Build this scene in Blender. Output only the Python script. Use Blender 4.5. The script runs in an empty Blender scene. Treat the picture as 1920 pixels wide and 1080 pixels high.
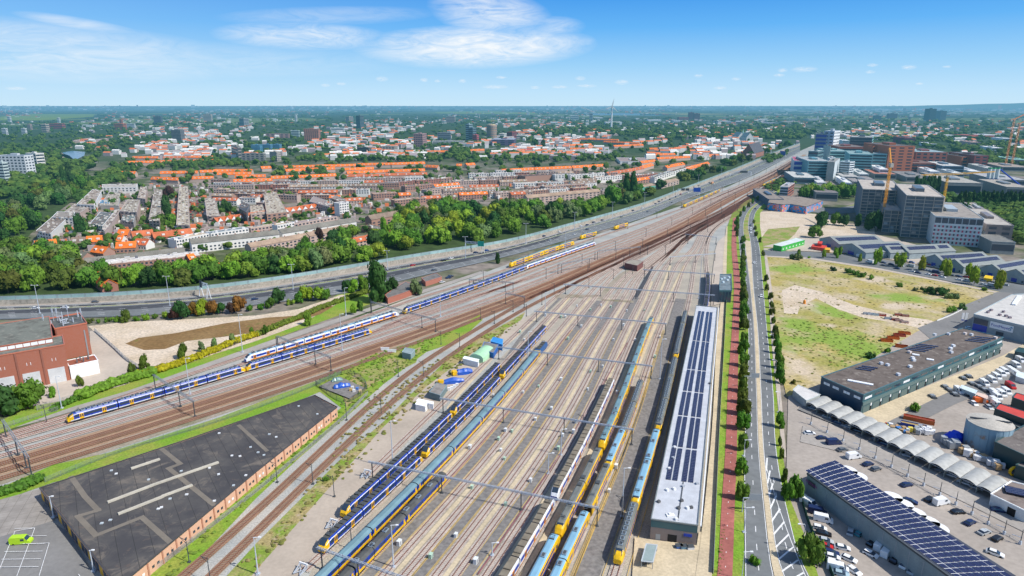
import bpy,bmesh,math,random
from math import sin,cos,pi,radians,atan2,hypot,sqrt,exp
from mathutils import Vector,Matrix
random.seed(7)
sc=bpy.context.scene
COL=sc.collection
# ------------------------------------------------------------------ camera
F=1240.0;CH=125.0;PT=math.atan(342/F)
def G(px,py,z=0.0):
 """ground (or height z) point seen at a position of the photograph"""
 u=(px-960)/F;v=(py-540)/F
 dy=cos(PT)-v*sin(PT);dz=-(sin(PT)+v*cos(PT))
 t=(CH-z)/-dz
 return Vector((u*t,dy*t,z))
def PR(x,y,z=0.0):
 zz=z-CH;d=y*cos(PT)-zz*sin(PT);up=y*sin(PT)+zz*cos(PT)
 return(960+F*x/d,540-F*up/d)
def HT(p,ytop):
 lo,hi=0.0,400.0
 for _ in range(40):
  m=(lo+hi)/2
  if PR(p[0],p[1],m)[1]>ytop:lo=m
  else:hi=m
 return lo
def lrp(pts,t):
 for i in range(len(pts)-1):
  if pts[i][0]<=t<=pts[i+1][0]:
   k=(t-pts[i][0])/(pts[i+1][0]-pts[i][0]);return pts[i][1]*(1-k)+pts[i+1][1]*k
 return pts[0][1]if t<pts[0][0]else pts[-1][1]
cam_d=bpy.data.cameras.new('camera');cam=bpy.data.objects.new('camera',cam_d);COL.objects.link(cam)
cam_d.sensor_width=36;cam_d.lens=36*F/1920;cam_d.clip_start=1;cam_d.clip_end=300000
cam.location=(0,0,CH);cam.rotation_euler=(pi/2-PT,0,0);sc.camera=cam
sc.view_settings.view_transform='Standard';sc.view_settings.look='None';sc.view_settings.exposure=0
# ------------------------------------------------------------------ light
SD=Vector((0.9*cos(radians(47)),-0.42*cos(radians(47)),sin(radians(47)))).normalized()
sl=bpy.data.lights.new('sun','SUN');sl.energy=5.0;sl.angle=radians(0.5);sl.color=(1,.955,.87)
so=bpy.data.objects.new('sun',sl);COL.objects.link(so);so.rotation_mode='QUATERNION'
so.rotation_quaternion=SD.to_track_quat('Z','Y');so.location=(0,0,500)
# ------------------------------------------------------------------ node helpers
class NT:
 def __init__(s,t):s.t=t
 def n(s,ty,**k):
  o=s.t.nodes.new(ty)
  for a,b in k.items():setattr(o,a,b)
  return o
 def put(s,v,sock):
  if isinstance(v,bpy.types.NodeSocket):s.t.links.new(v,sock)
  elif v is not None:
   if sock.type=='RGBA' and hasattr(v,'__len__')and len(v)==3:v=(*v,1)
   sock.default_value=v
 def m(s,op,a,b=0.0,c=None,clamp=False):
  o=s.n('ShaderNodeMath',operation=op);o.use_clamp=clamp
  s.put(a,o.inputs[0]);s.put(b,o.inputs[1])
  if c is not None:s.put(c,o.inputs[2])
  return o.outputs[0]
 def mix(s,f,a,b,bt='MIX'):
  o=s.n('ShaderNodeMix',data_type='RGBA',blend_type=bt)
  s.put(f,o.inputs[0]);s.put(a,o.inputs[6]);s.put(b,o.inputs[7]);return o.outputs[2]
 def noise(s,vec,sc_,det=3,rough=.55,dist=0.0):
  o=s.n('ShaderNodeTexNoise');s.put(vec,o.inputs['Vector']);o.inputs['Scale'].default_value=sc_
  o.inputs['Detail'].default_value=det;o.inputs['Roughness'].default_value=rough;o.inputs['Distortion'].default_value=dist
  return o.outputs[0]
 def ramp(s,v,stops,interp='LINEAR'):
  o=s.n('ShaderNodeValToRGB');s.put(v,o.inputs[0]);r=o.color_ramp;r.interpolation=interp
  while len(r.elements)<len(stops):r.elements.new(.5)
  for e,(p,c)in zip(r.elements,stops):
   e.position=p;e.color=(*c,1)if hasattr(c,'__len__')else(c,c,c,1)
  return o.outputs[0]
 def step(s,v,a,b):
  o=s.n('ShaderNodeMapRange');s.put(v,o.inputs[0]);o.inputs[1].default_value=a;o.inputs[2].default_value=b
  return o.outputs[0]
def painted_haze_group():  # painted aerial veil: bluish glow mixed into every material with distance from origin
 g=bpy.data.node_groups.new('painted_haze','ShaderNodeTree')
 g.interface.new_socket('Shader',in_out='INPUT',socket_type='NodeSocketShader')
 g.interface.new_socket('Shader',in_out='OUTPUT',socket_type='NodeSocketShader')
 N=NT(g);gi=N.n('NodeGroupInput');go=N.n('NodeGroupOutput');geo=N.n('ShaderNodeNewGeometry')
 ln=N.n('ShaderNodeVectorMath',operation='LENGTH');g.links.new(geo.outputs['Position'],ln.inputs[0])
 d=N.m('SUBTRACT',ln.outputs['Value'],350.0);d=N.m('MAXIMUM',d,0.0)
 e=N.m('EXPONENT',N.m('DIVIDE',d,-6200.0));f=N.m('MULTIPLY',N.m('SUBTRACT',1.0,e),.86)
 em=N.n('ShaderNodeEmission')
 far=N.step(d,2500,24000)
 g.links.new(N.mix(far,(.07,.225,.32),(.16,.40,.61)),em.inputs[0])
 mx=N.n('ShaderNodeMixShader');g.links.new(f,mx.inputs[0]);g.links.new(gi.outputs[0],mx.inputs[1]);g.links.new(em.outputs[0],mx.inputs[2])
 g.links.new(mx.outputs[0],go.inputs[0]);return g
HZ=painted_haze_group()
def mat(name,col=None,rough=.8,fn=None,metal=0.0,spec=.3,bump=None,trans=0):
 """col: rgb or 'obj' (colour kept on the object); fn(N, base, pos)->colour"""
 M=bpy.data.materials.new(name);M.use_nodes=True;t=M.node_tree;t.nodes.clear();N=NT(t)
 out=N.n('ShaderNodeOutputMaterial');b=N.n('ShaderNodeBsdfPrincipled')
 b.inputs['Roughness'].default_value=rough;b.inputs['Metallic'].default_value=metal;b.inputs['Specular IOR Level'].default_value=spec
 pos=N.n('ShaderNodeNewGeometry').outputs['Position']
 c=col
 if col=='obj':c=N.n('ShaderNodeObjectInfo').outputs['Color']
 if fn:c=fn(N,c,pos)
 N.put(c,b.inputs['Base Color'])
 if bump:
  bn=N.n('ShaderNodeBump');bn.inputs['Strength'].default_value=bump[1];bn.inputs['Distance'].default_value=bump[2]if len(bump)>2 else.3
  t.links.new(N.noise(pos,bump[0],3),bn.inputs['Height']);t.links.new(bn.outputs[0],b.inputs['Normal'])
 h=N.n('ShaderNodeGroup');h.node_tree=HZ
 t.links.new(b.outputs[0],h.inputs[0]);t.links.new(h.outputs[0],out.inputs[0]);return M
def vary(sc_=.2,lo=.8,hi=1.2,det=4,sc2=None,lo2=.85,hi2=1.15):
 def f(N,c,pos):
  v=N.ramp(N.noise(pos,sc_,det),[(.3,lo),(.7,hi)])
  c=N.mix(1.0,c,v,'MULTIPLY')
  if sc2:c=N.mix(1.0,c,N.ramp(N.noise(pos,sc2,2),[(.3,lo2),(.7,hi2)]),'MULTIPLY')
  return c
 return f
def two(c2,sc_,a=.45,b=.6,det=5,sc2=None,c3=None,a3=.55,b3=.65,fine=1.0):
 def f(N,c,pos):
  c=N.mix(N.step(N.noise(pos,sc_,det,.6),a,b),c,c2)
  if c3:c=N.mix(N.step(N.noise(pos,sc2,det,.6),a3,b3),c,c3)
  return N.mix(1.0,c,N.ramp(N.noise(pos,fine,3),[(.3,.72),(.7,1.25)]),'MULTIPLY')
 return f
def stripes(d,period,w,c2,base_fn=None):
 """stripe pattern across unit direction d"""
 def f(N,c,pos):
  if base_fn:c=base_fn(N,c,pos)
  dp=N.n('ShaderNodeVectorMath',operation='DOT_PRODUCT');N.put(pos,dp.inputs[0]);dp.inputs[1].default_value=d
  fr=N.m('FRACT',N.m('DIVIDE',dp.outputs['Value'],period))
  return N.mix(N.m('LESS_THAN',fr,w/period),c,c2)
 return f
# ------------------------------------------------------------------ mesh helpers
class MB:
 def __init__(s):s.v=[];s.f=[];s.mi=[]
 def face(s,pts,mi=0):
  n=len(s.v);s.v+=[tuple(p)for p in pts];s.f.append(tuple(range(n,n+len(pts))));s.mi.append(mi)
 def box(s,x0,x1,y0,y1,z0,z1,mi=0,M=None):
  P=[Vector(p)for p in((x0,y0,z0),(x1,y0,z0),(x1,y1,z0),(x0,y1,z0),(x0,y0,z1),(x1,y0,z1),(x1,y1,z1),(x0,y1,z1))]
  if M is not None:P=[M@p for p in P]
  n=len(s.v);s.v+=[tuple(p)for p in P]
  for q in((0,3,2,1),(4,5,6,7),(0,1,5,4),(1,2,6,5),(2,3,7,6),(3,0,4,7)):
   s.f.append(tuple(n+i for i in q));s.mi.append(mi)
 def prism(s,poly,z0,z1,mi=0,top=None):
  """poly: xy list (ccw)"""
  a=sum(poly[i][0]*poly[(i+1)%len(poly)][1]-poly[(i+1)%len(poly)][0]*poly[i][1]for i in range(len(poly)))
  if a<0:poly=poly[::-1]
  n=len(s.v);k=len(poly);s.v+=[(p[0],p[1],z0)for p in poly]+[(p[0],p[1],z1)for p in poly]
  for i in range(k):s.f.append((n+i,n+(i+1)%k,n+k+(i+1)%k,n+k+i));s.mi.append(mi)
  s.f.append(tuple(n+k+i for i in range(k)));s.mi.append(mi if top is None else top)
  s.f.append(tuple(n+k-1-i for i in range(k)));s.mi.append(mi)
 def bar(s,a,b,w,h=None,mi=0):
  a=Vector(a);b=Vector(b);d=(b-a)
  L=d.length
  if L<1e-6:return
  d/=L;up=Vector((0,0,1))if abs(d.z)<.95 else Vector((0,1,0))
  sx=d.cross(up).normalized();up=sx.cross(d);h=h or w
  M=Matrix(((sx.x,d.x,up.x,a.x),(sx.y,d.y,up.y,a.y),(sx.z,d.z,up.z,a.z),(0,0,0,1)))
  s.box(-w/2,w/2,0,L,-h/2,h/2,mi,M)
 def cyl(s,p,r0,r1,h,n=8,mi=0,cap=True):
  p=Vector(p);k=len(s.v)
  for i in range(n):a=2*pi*i/n;s.v.append((p.x+r0*cos(a),p.y+r0*sin(a),p.z))
  for i in range(n):a=2*pi*i/n;s.v.append((p.x+r1*cos(a),p.y+r1*sin(a),p.z+h))
  for i in range(n):s.f.append((k+i,k+(i+1)%n,k+n+(i+1)%n,k+n+i));s.mi.append(mi)
  if cap:s.f.append(tuple(k+n+i for i in range(n)));s.mi.append(mi)
 def loft(s,secs,mi=0,cap=True,smooth=False):
  """secs: list of point loops of equal length"""
  n=len(secs[0]);k=len(s.v)
  for c in secs:s.v+=[tuple(p)for p in c]
  for j in range(len(secs)-1):
   for i in range(n):
    a=k+j*n+i;b=k+j*n+(i+1)%n;s.f.append((a,b,b+n,a+n));s.mi.append(mi)
  if cap:
   s.f.append(tuple(k+n-1-i for i in range(n)));s.mi.append(mi)
   s.f.append(tuple(k+(len(secs)-1)*n+i for i in range(n)));s.mi.append(mi)
 def mesh(s,name,mats):
  me=bpy.data.meshes.new(name);me.from_pydata(s.v,[],s.f)
  for m_ in(mats if isinstance(mats,(list,tuple))else[mats]):me.materials.append(m_)
  if any(s.mi):me.polygons.foreach_set('material_index',s.mi)
  me.update();return me
 def obj(s,name,mats,parent=None,color=None):
  return link(name,s.mesh(name,mats),parent,color)
def link(name,me,parent=None,color=None,loc=None,rz=None,scl=None):
 o=bpy.data.objects.new(name,me);COL.objects.link(o)
 if parent is not None:o.parent=parent
 if color is not None:o.color=(*color[:3],1)
 if loc is not None:o.location=loc
 if rz is not None:o.rotation_euler=(0,0,rz)
 if scl is not None:o.scale=scl if hasattr(scl,'__len__')else(scl,)*3
 return o
def tag(o,label=None,cat=None,group=None,kind=None):
 if label:o['label']=label
 if cat:o['category']=cat
 if group:o['group']=group
 if kind:o['kind']=kind
 return o
def empty(name,loc=(0,0,0),rz=0,label=None,cat=None,group=None):
 o=bpy.data.objects.new(name,None);o.empty_display_size=.5;COL.objects.link(o)
 o.location=loc;o.rotation_euler=(0,0,rz);return tag(o,label,cat,group)
def copy_tree(o,parent=None):
 c=o.copy();COL.objects.link(c);c.parent=parent
 for ch in o.children:copy_tree(ch,c)
 return c
ORD=['first','second','third','fourth','fifth','sixth','seventh','eighth','ninth','tenth','eleventh','twelfth','thirteenth','fourteenth','fifteenth','sixteenth','seventeenth','eighteenth','nineteenth','twentieth']
TENS=['','','twenty','thirty','forty','fifty','sixty','seventy','eighty','ninety']
def ordn(i):
 if i<20:return ORD[i]
 n=i+1;pre=''
 if n>100:pre='hundred-and-';n-=100
 if n<=20:return pre+ORD[n-1]
 return pre+(TENS[n//10]+'-'+ORD[n%10-1]if n%10 else TENS[n//10][:-1]+'ieth')
def resample(pts,step,smooth=True):
 P=[Vector((p[0],p[1]))for p in pts]
 P=[P[0]]+[b for a,b in zip(P,P[1:])if(b-a).length>1e-3]
 if smooth and len(P)>2:
  Q=[]
  E=[P[0]*2-P[1]]+P+[P[-1]*2-P[-2]]
  for i in range(1,len(E)-2):
   a,b,c,d=E[i-1:i+3];n=max(2,int((c-b).length/step))
   l1=(b-a).length;l2=(c-b).length;l3=(d-c).length
   m1=((c-b)/l2*l1+(b-a)/l1*l2)/(l1+l2)*l2;m2=((d-c)/l3*l2+(c-b)/l2*l3)/(l2+l3)*l2
   for k in range(n):
    t=k/n;t2=t*t;t3=t2*t
    Q.append((2*t3-3*t2+1)*b+(t3-2*t2+t)*m1+(-2*t3+3*t2)*c+(t3-t2)*m2)
  Q.append(P[-1]);P=Q
 return P
def norms(P):
 o=[]
 for i in range(len(P)):
  d=(P[min(i+1,len(P)-1)]-P[max(i-1,0)]);d.normalize()if d.length else None
  o.append(Vector((-d.y,d.x)))
 return o
def offset(P,d):
 n=norms(P)
 if not callable(d):dd=d;d=lambda i:dd
 return[P[i]+n[i]*d(i)for i in range(len(P))]
def strip(mb,P,o0,o1,z,mi=0,skirt=0):
 n=norms(P);k=len(mb.v)
 for i,p in enumerate(P):
  a=p+n[i]*o0;b=p+n[i]*o1;mb.v+=[(a.x,a.y,z),(b.x,b.y,z)]
 for i in range(len(P)-1):
  mb.f.append((k+2*i,k+2*i+2,k+2*i+3,k+2*i+1)if o1>o0 else(k+2*i,k+2*i+1,k+2*i+3,k+2*i+2));mb.mi.append(mi)
def sweep(mb,P,prof,mi=0):
 """closed profile (offset,z) swept along 2-D polyline"""
 n=norms(P);mb.loft([[(p.x+n[i].x*a,p.y+n[i].y*a,z)for a,z in prof]for i,p in enumerate(P)],mi)
def dashes(mb,P,off,z,dash,gap,w,mi=0):
 n=norms(P);s=0;acc=0
 for i in range(len(P)-1):
  a=P[i];b=P[i+1];L=(b-a).length
  if L==0:continue
  d=(b-a)/L;nn=Vector((-d.y,d.x));t=(-acc)%(dash+gap)if acc else 0
  while t+dash<=L+dash*.5:
   q=a+d*t+n[i]*off;e=q+d*dash
   mb.face([(q.x-nn.x*w/2,q.y-nn.y*w/2,z),(e.x-nn.x*w/2,e.y-nn.y*w/2,z),(e.x+nn.x*w/2,e.y+nn.y*w/2,z),(q.x+nn.x*w/2,q.y+nn.y*w/2,z)],mi)
   t+=dash+gap
  acc+=L
def inside(p,poly):
 x,y=p;r=False;j=len(poly)-1
 for i in range(len(poly)):
  xi,yi=poly[i];xj,yj=poly[j]
  if(yi>y)!=(yj>y)and x<(xj-xi)*(y-yi)/(yj-yi+1e-12)+xi:r=not r
  j=i
 return r
def gp(pts,z=0):return[G(*p,z).xy for p in pts]
# ------------------------------------------------------------------ world: sky ramp, cirrus and small clouds, Nishita above
W=bpy.data.worlds.new('World');sc.world=W;W.use_nodes=True;wt=W.node_tree;wt.nodes.clear();N=NT(wt)
wo=N.n('ShaderNodeOutputWorld');bg=N.n('ShaderNodeBackground');bg.inputs[1].default_value=0.15
sky=N.n('ShaderNodeTexSky',sky_type='NISHITA');sky.sun_disc=False;sky.sun_elevation=math.asin(SD.z)
sky.sun_rotation=atan2(SD.x,SD.y);sky.air_density=1.0;sky.dust_density=.5;sky.ozone_density=2.0
tc=N.n('ShaderNodeTexCoord');sep=N.n('ShaderNodeSeparateXYZ');wt.links.new(tc.outputs['Generated'],sep.inputs[0])
X,Y,Z=sep.outputs
el=N.m('MULTIPLY',N.m('ARCSINE',Z),180/pi);az=N.m('MULTIPLY',N.m('ARCTAN2',X,Y),180/pi)
low=N.ramp(N.m('DIVIDE',el,24.0),[(0,(.58,.80,.95)),(.045,(.52,.77,.97)),(.13,(.34,.65,.95)),(.25,(.135,.465,.93)),(.36,(.062,.33,.85)),(1,(.04,.19,.56))])
# slightly paler on the left
low=N.mix(N.m('MULTIPLY',N.step(az,5,-36),.16),low,(.62,.82,.96))
cv=N.n('ShaderNodeCombineXYZ');wt.links.new(az,cv.inputs[0]);wt.links.new(N.m('MULTIPLY',el,4.5),cv.inputs[1]);V=cv.outputs[0]
def ell(a0,e0,ra,re,tilt=0):
 a=N.m('SUBTRACT',az,a0);e=N.m('SUBTRACT',N.m('SUBTRACT',el,e0),N.m('MULTIPLY',a,tilt))
 d=N.m('ADD',N.m('POWER',N.m('DIVIDE',a,ra),2),N.m('POWER',N.m('DIVIDE',e,re),2))
 return N.m('SUBTRACT',1.0,d,clamp=True)
def AE(px,py):
 u=(px-960)/F;v=(py-540)/F;dy=cos(PT)-v*sin(PT);dz=-(sin(PT)+v*cos(PT))
 return math.degrees(atan2(u,dy)),math.degrees(atan2(dz,hypot(u,dy)))
masks=None
for(px,py,rx,ry,tl,k)in[(890,88,235,38,.02,1.05),(920,25,120,42,-.12,.8),(1040,80,80,18,.03,.7),(800,70,120,14,.06,.6),(570,68,160,24,.0,.8),(60,95,340,46,-.03,.55),(330,110,420,30,0,.25),(150,45,90,10,-.12,.5),(1040,50,60,18,0,.5),(620,30,200,16,.05,.3)]:
 a,e=AE(px,py);m_=N.m('MULTIPLY',ell(a,e,rx/F*57.3*.93,ry/F*57.3,tl),k)
 masks=m_ if masks is None else N.m('MAXIMUM',masks,m_)
nz=N.noise(V,.22,8,.66,2.2);nz2=N.noise(V,.07,4,.5,.3)
cl=N.m('MULTIPLY',masks,N.m('ADD',N.step(nz,.30,.78),N.m('MULTIPLY',N.step(nz2,.3,.65),.5)),clamp=True)
puffs=None
for(px,py,rx,ry)in[(716,148,12,5),(795,150,8,4),(867,152,8,4),(928,163,26,4),(1088,147,11,4),(1049,163,16,3),(1165,154,14,5),(1508,130,22,5),(1467,132,9,4),(1704,126,12,4),(1636,122,9,3),(1632,135,8,3),(1310,142,9,3),(1350,165,12,3),(820,152,6,3),(640,157,9,3),(1380,148,9,3),(1776,125,7,2),(1724,157,6,2),(30,166,14,3),(1003,164,10,3),(940,145,12,3),(1461,141,10,3),(610,160,9,3),(1100,161,20,3)]:
 a,e=AE(px,py);m_=ell(a,e,rx/F*57.3,ry/F*57.3)
 puffs=m_ if puffs is None else N.m('MAXIMUM',puffs,m_)
pn=N.noise(V,3.0,4,.6,.6)
pm=N.m('MULTIPLY',N.m('MULTIPLY',puffs,N.step(pn,.32,.66)),.55,clamp=True)
low=N.mix(cl,low,(.93,.97,1.0));low=N.mix(pm,low,(.95,.96,.98))
fin=N.mix(N.step(el,12,30),N.mix(1.0,low,(6.67,6.67,6.67),'MULTIPLY'),sky.outputs[0])
wt.links.new(fin,bg.inputs[0]);wt.links.new(bg.outputs[0],wo.inputs[0])
# ------------------------------------------------------------------ materials
M={}
M['concrete']=mat('concrete',(.46,.43,.38),fn=vary(.15,.85,1.1,sc2=2))
M['paint']=mat('paint','obj',.35,spec=.5)
M['matte']=mat('matte','obj',.85,fn=vary(.3,.88,1.1,sc2=3,lo2=.92,hi2=1.08))
M['brickwork']=mat('brickwork','obj',.9,fn=lambda N,c,p:N.mix(N.m('MULTIPLY',N.noise(p,1.3,4),.35),c,(.33,.27,.25)))
M['rooftile']=mat('rooftile','obj',.85,fn=vary(.12,.75,1.2,sc2=1.1,lo2=.82,hi2=1.15))
def flatroof_fn(N,c,p):
 c=N.mix(N.step(N.noise(p,.22,4),.5,.62),c,N.mix(1.0,c,(.72,.70,.70),'MULTIPLY'))
 return N.mix(N.m('MULTIPLY',N.step(N.noise(p,.5,4),.55,.7),.35),c,(.42,.38,.33))
M['flatroof']=mat('flatroof','obj',.9,fn=flatroof_fn)
M['glass']=mat('glass',(.03,.05,.08),.12,spec=.8)
M['metal']=mat('metal',(.30,.33,.36),.45,metal=.2)
M['darkmetal']=mat('darkmetal',(.07,.08,.09),.6)
M['white']=mat('white',(.78,.79,.80),.5)
M['marking']=mat('marking',(.80,.80,.80),.7,fn=vary(2,.8,1.1))
M['yellow']=mat('yellow',(.80,.42,.01),.45)
M['rubber']=mat('rubber',(.02,.02,.02),.9)
M['rail']=mat('rail',(.19,.085,.06),.7)
M['railnew']=mat('railnew',(.23,.085,.06),.7)
M['sleeper']=mat('sleeper',(.50,.44,.40),.9)
M['sleeperdark']=mat('sleeperdark',(.27,.20,.15),.9)
M['bed']=mat('bed',(.50,.425,.365),.95,fn=two((.35,.30,.26),.25,.4,.7,fine=1.6))
M['bedbrown']=mat('bedbrown',(.31,.17,.105),.95,fn=two((.20,.115,.07),.2,.4,.7,fine=1.6))
M['ballast']=mat('ballast',(.40,.40,.375),.95,fn=two((.32,.325,.31),.06,.4,.65,fine=2.0,sc2=.02,c3=(.46,.43,.38)))
M['ballastyard']=mat('ballastyard',(.42,.375,.305),.95,fn=two((.33,.30,.26),.05,.4,.65,fine=2.0))
M['ballastbrown']=mat('ballastbrown',(.32,.195,.125),.95,fn=two((.40,.29,.20),.05,.4,.7,fine=1.5))
M['ballastwarm']=mat('ballastwarm',(.34,.29,.23),.95,fn=two((.22,.21,.13),.05,.45,.65,fine=1.5))
M['lane']=mat('lane',(.20,.19,.18),.95,fn=two((.21,.195,.185),.08,.4,.65,fine=.8))
M['cream']=mat('cream',(.58,.48,.33),.9,fn=vary(.1,.85,1.1,sc2=1.2,lo2=.85,hi2=1.1))
M['pave']=mat('pave',(.50,.43,.36),.9,fn=vary(.05,.88,1.08,sc2=.6,lo2=.93,hi2=1.05))
M['cream2']=mat('cream2',(.45,.38,.31),.9,fn=vary(.06,.85,1.1,sc2=.8,lo2=.93,hi2=1.05))
M['yard']=mat('yard',(.37,.325,.285),.9,fn=vary(.05,.85,1.12,sc2=.6,lo2=.9,hi2=1.08))
M['servicepath']=mat('servicepath',(.36,.33,.30),.9,fn=vary(.05,.85,1.1,sc2=.8,lo2=.9,hi2=1.1))
M['asphalt']=mat('asphalt',(.165,.175,.18),.85,fn=vary(.03,.85,1.15,sc2=.5,lo2=.9,hi2=1.1))
M['asphaltdark']=mat('asphaltdark',(.065,.068,.078),.85,fn=vary(.03,.85,1.15,sc2=.5))
M['lot']=mat('lot',(.21,.205,.20),.85,fn=vary(.04,.88,1.12,sc2=.7,lo2=.92,hi2=1.08))
M['redpath']=mat('redpath',(.36,.125,.105),.9,fn=vary(.08,.82,1.15,sc2=1.0))
M['grass']=mat('grass',(.165,.31,.025),.95,fn=two((.26,.30,.05),.07,.4,.62,sc2=.03,c3=(.34,.29,.11),a3=.6,b3=.72,fine=1.4),bump=(1.2,.6))
M['drygrass']=mat('drygrass',(.36,.29,.13),.95,fn=two((.19,.28,.035),.09,.42,.58,sc2=.25,c3=(.38,.30,.20),a3=.55,b3=.68,fine=1.4),bump=(1.2,.6))
def blobs(L,c2,inner=None,fine=.9,ns=.05):
 def f(N,c,p):
  if inner:c=inner(N,c,p)
  w=N.m('SUBTRACT',N.noise(p,ns,5,.65),.5);mx=None
  for(px,py,rx,ry)in L:
   q=G(px,py);ax=(G(px+rx,py)-q).length;ay=(G(px,py-ry)-G(px,py+ry)).length/2
   v=N.n('ShaderNodeVectorMath',operation='SUBTRACT');N.put(p,v.inputs[0]);v.inputs[1].default_value=q
   v2=N.n('ShaderNodeVectorMath',operation='MULTIPLY');N.put(v.outputs[0],v2.inputs[0]);v2.inputs[1].default_value=(1/ax,1/ay,0)
   ln=N.n('ShaderNodeVectorMath',operation='LENGTH');N.put(v2.outputs[0],ln.inputs[0]);e=N.m('SUBTRACT',1.0,ln.outputs['Value']);mx=e if mx is None else N.m('MAXIMUM',mx,e)
  k=N.step(N.m('ADD',mx,N.m('MULTIPLY',w,3.4)),-.05,.6)
  return N.mix(k,c,N.mix(1.0,c2,N.ramp(N.noise(p,fine,3),[(.3,.75),(.7,1.2)]),'MULTIPLY'))
 return f
fb=two((.50,.41,.28),.045,.42,.64,sc2=.02,c3=(.30,.29,.07),a3=.5,b3=.62,fine=.6)
fg=blobs([(1560,640,100,30),(1500,612,40,20),(1610,660,70,28),(1560,580,45,14),(1490,505,50,9),(1700,560,60,9)],(.235,.335,.055),fb)
fs=blobs([(1500,690,35,24),(1482,560,34,20),(1640,527,50,7),(1690,575,60,7),(1560,612,30,5)],(.56,.46,.34),fg)
M['field']=mat('field',(.40,.325,.105),.95,fn=fs,bump=(.8,.7))
M['sand']=mat('sand',(.62,.52,.41),.95,fn=two((.52,.42,.30),.05,.4,.65,sc2=.3,c3=(.26,.26,.11),a3=.66,b3=.74,fine=.8))
M['soil']=mat('soil',(.21,.125,.048),.95,fn=two((.26,.165,.07),.06,.4,.65,sc2=.1,c3=(.18,.17,.04),a3=.6,b3=.7,fine=.6))
M['water']=mat('water',(.06,.13,.22),.15,spec=.6)
def leaf_fn(N,c,p):
 v=N.n('ShaderNodeObjectInfo').outputs['Random']
 c=N.mix(1.0,c,N.ramp(v,[(0,(.8,.85,.8)),(1,(1.2,1.12,1.1))]),'MULTIPLY')
 return N.mix(1.0,c,N.ramp(N.noise(p,.5,2),[(.32,.6),(.68,1.4)]),'MULTIPLY')
M['leaf']=mat('leaf','obj',.7,fn=leaf_fn,spec=.15)
M['floor']=mat('floor',(.04,.07,.018),.95,fn=vary(.1,.7,1.4))
M['leafwood']=mat('leafwood',(.045,.10,.022),.8,spec=.1,fn=lambda N,c,p:N.mix(1.0,N.mix(N.step(N.noise(p,.035,3),.42,.66),c,(.10,.155,.025)),N.ramp(N.noise(p,.4,2),[(.3,.55),(.7,1.4)]),'MULTIPLY'))
M['bark']=mat('bark',(.10,.075,.05),.9)
def base_fn(N,c,p):
 near=N.mix(N.step(N.noise(p,.018,4),.42,.58),(.075,.10,.035),(.24,.205,.175))
 near=N.mix(1.0,near,N.ramp(N.noise(p,.15,3),[(.3,.7),(.7,1.3)]),'MULTIPLY')
 vx=N.n('ShaderNodeVectorMath',operation='MULTIPLY');N.put(p,vx.inputs[0]);vx.inputs[1].default_value=(1,.55,1)
 q=vx.outputs[0]
 wood=N.mix(N.noise(p,.03,5,.7),(.015,.04,.012),(.05,.095,.025))
 vo=N.n('ShaderNodeTexVoronoi');N.put(q,vo.inputs['Vector']);vo.inputs['Scale'].default_value=.0011
 fieldc=N.mix(N.noise(p,.0012,2),(.10,.17,.04),(.20,.25,.08))
 sel=N.step(vo.outputs['Color'],.60,.62)
 far=N.mix(N.m('MULTIPLY',sel,N.step(N.noise(p,.0004,2),.42,.5)),wood,fieldc)
 town=N.m('MULTIPLY',N.step(N.noise(q,.012,3,.7),.61,.64),N.step(N.noise(p,.0007,2),.46,.56))
 far=N.mix(town,far,(.42,.40,.40))
 ln=N.n('ShaderNodeSeparateXYZ');N.put(p,ln.inputs[0])
 return N.mix(N.step(ln.outputs[1],1200,1900),near,far)
M['base']=mat('base',fn=base_fn,rough=.95)
# ------------------------------------------------------------------ ground sheets
gz=[0.0]
def area(name,pts,m,z=None,world=False,subd=None):
 P=pts if world else gp(pts)
 gz[0]+=.012
 zz=gz[0]if z is None else z
 mb=MB();a=sum(P[i][0]*P[(i+1)%len(P)][1]-P[(i+1)%len(P)][0]*P[i][1]for i in range(len(P)))
 if a<0:P=P[::-1]
 mb.face([(p[0],p[1],zz)for p in P]);o=mb.obj(name,M[m]);o['kind']='structure';return o
g=MB();xs=[-150000,-20000,-4000,-1000,0,1000,4000,20000,150000];ys=[-3000,0,600,1500,4000,15000,50000,200000]
for i in range(len(xs)-1):
 for j in range(len(ys)-1):g.face([(xs[i],ys[j],0),(xs[i+1],ys[j],0),(xs[i+1],ys[j+1],0),(xs[i],ys[j+1],0)])
g.obj('ground',M['base'])['kind']='structure'
area('railway_ballast',[(-250,960),(-60,850),(0,832),(100,792),(240,748),(400,690),(640,606),(760,562),(880,522),(960,492),(1130,436),(1300,378),(1420,326),(1500,283),(1530,270),(1545,272),(1500,318),(1448,350),(1410,376),(1385,396),(1370,420),(1366,450),(1350,560),(1345,620),(1330,860),(1300,1160),(400,1250),(150,1150),(-200,1150)],'ballast')
area('railway_ballast',[(470,1240),(650,960),(760,820),(850,730),(935,640),(1006,580),(1050,553),(1120,555),(1210,545),(1260,475),(1340,470),(1362,460),(1345,620),(1330,860),(1300,1160)],'ballastyard')
area('woodland_floor',[(-150,556),(-20,476),(60,476),(160,490),(230,525),(345,512),(520,488),(640,478),(742,412),(830,385),(945,388),(1140,380),(1300,326),(1430,280),(1500,266),(1500,270),(1457,286),(1378,320),(1275,361),(1200,390),(1087,423),(925,464),(800,484),(640,512),(520,532),(400,548),(240,561),(0,571),(-150,578)],'floor')
area('woodland_floor',[(-150,480),(-60,390),(60,345),(160,335),(172,352),(110,396),(58,438),(36,462),(0,476)],'floor')
mb=MB();secs=[]
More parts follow.
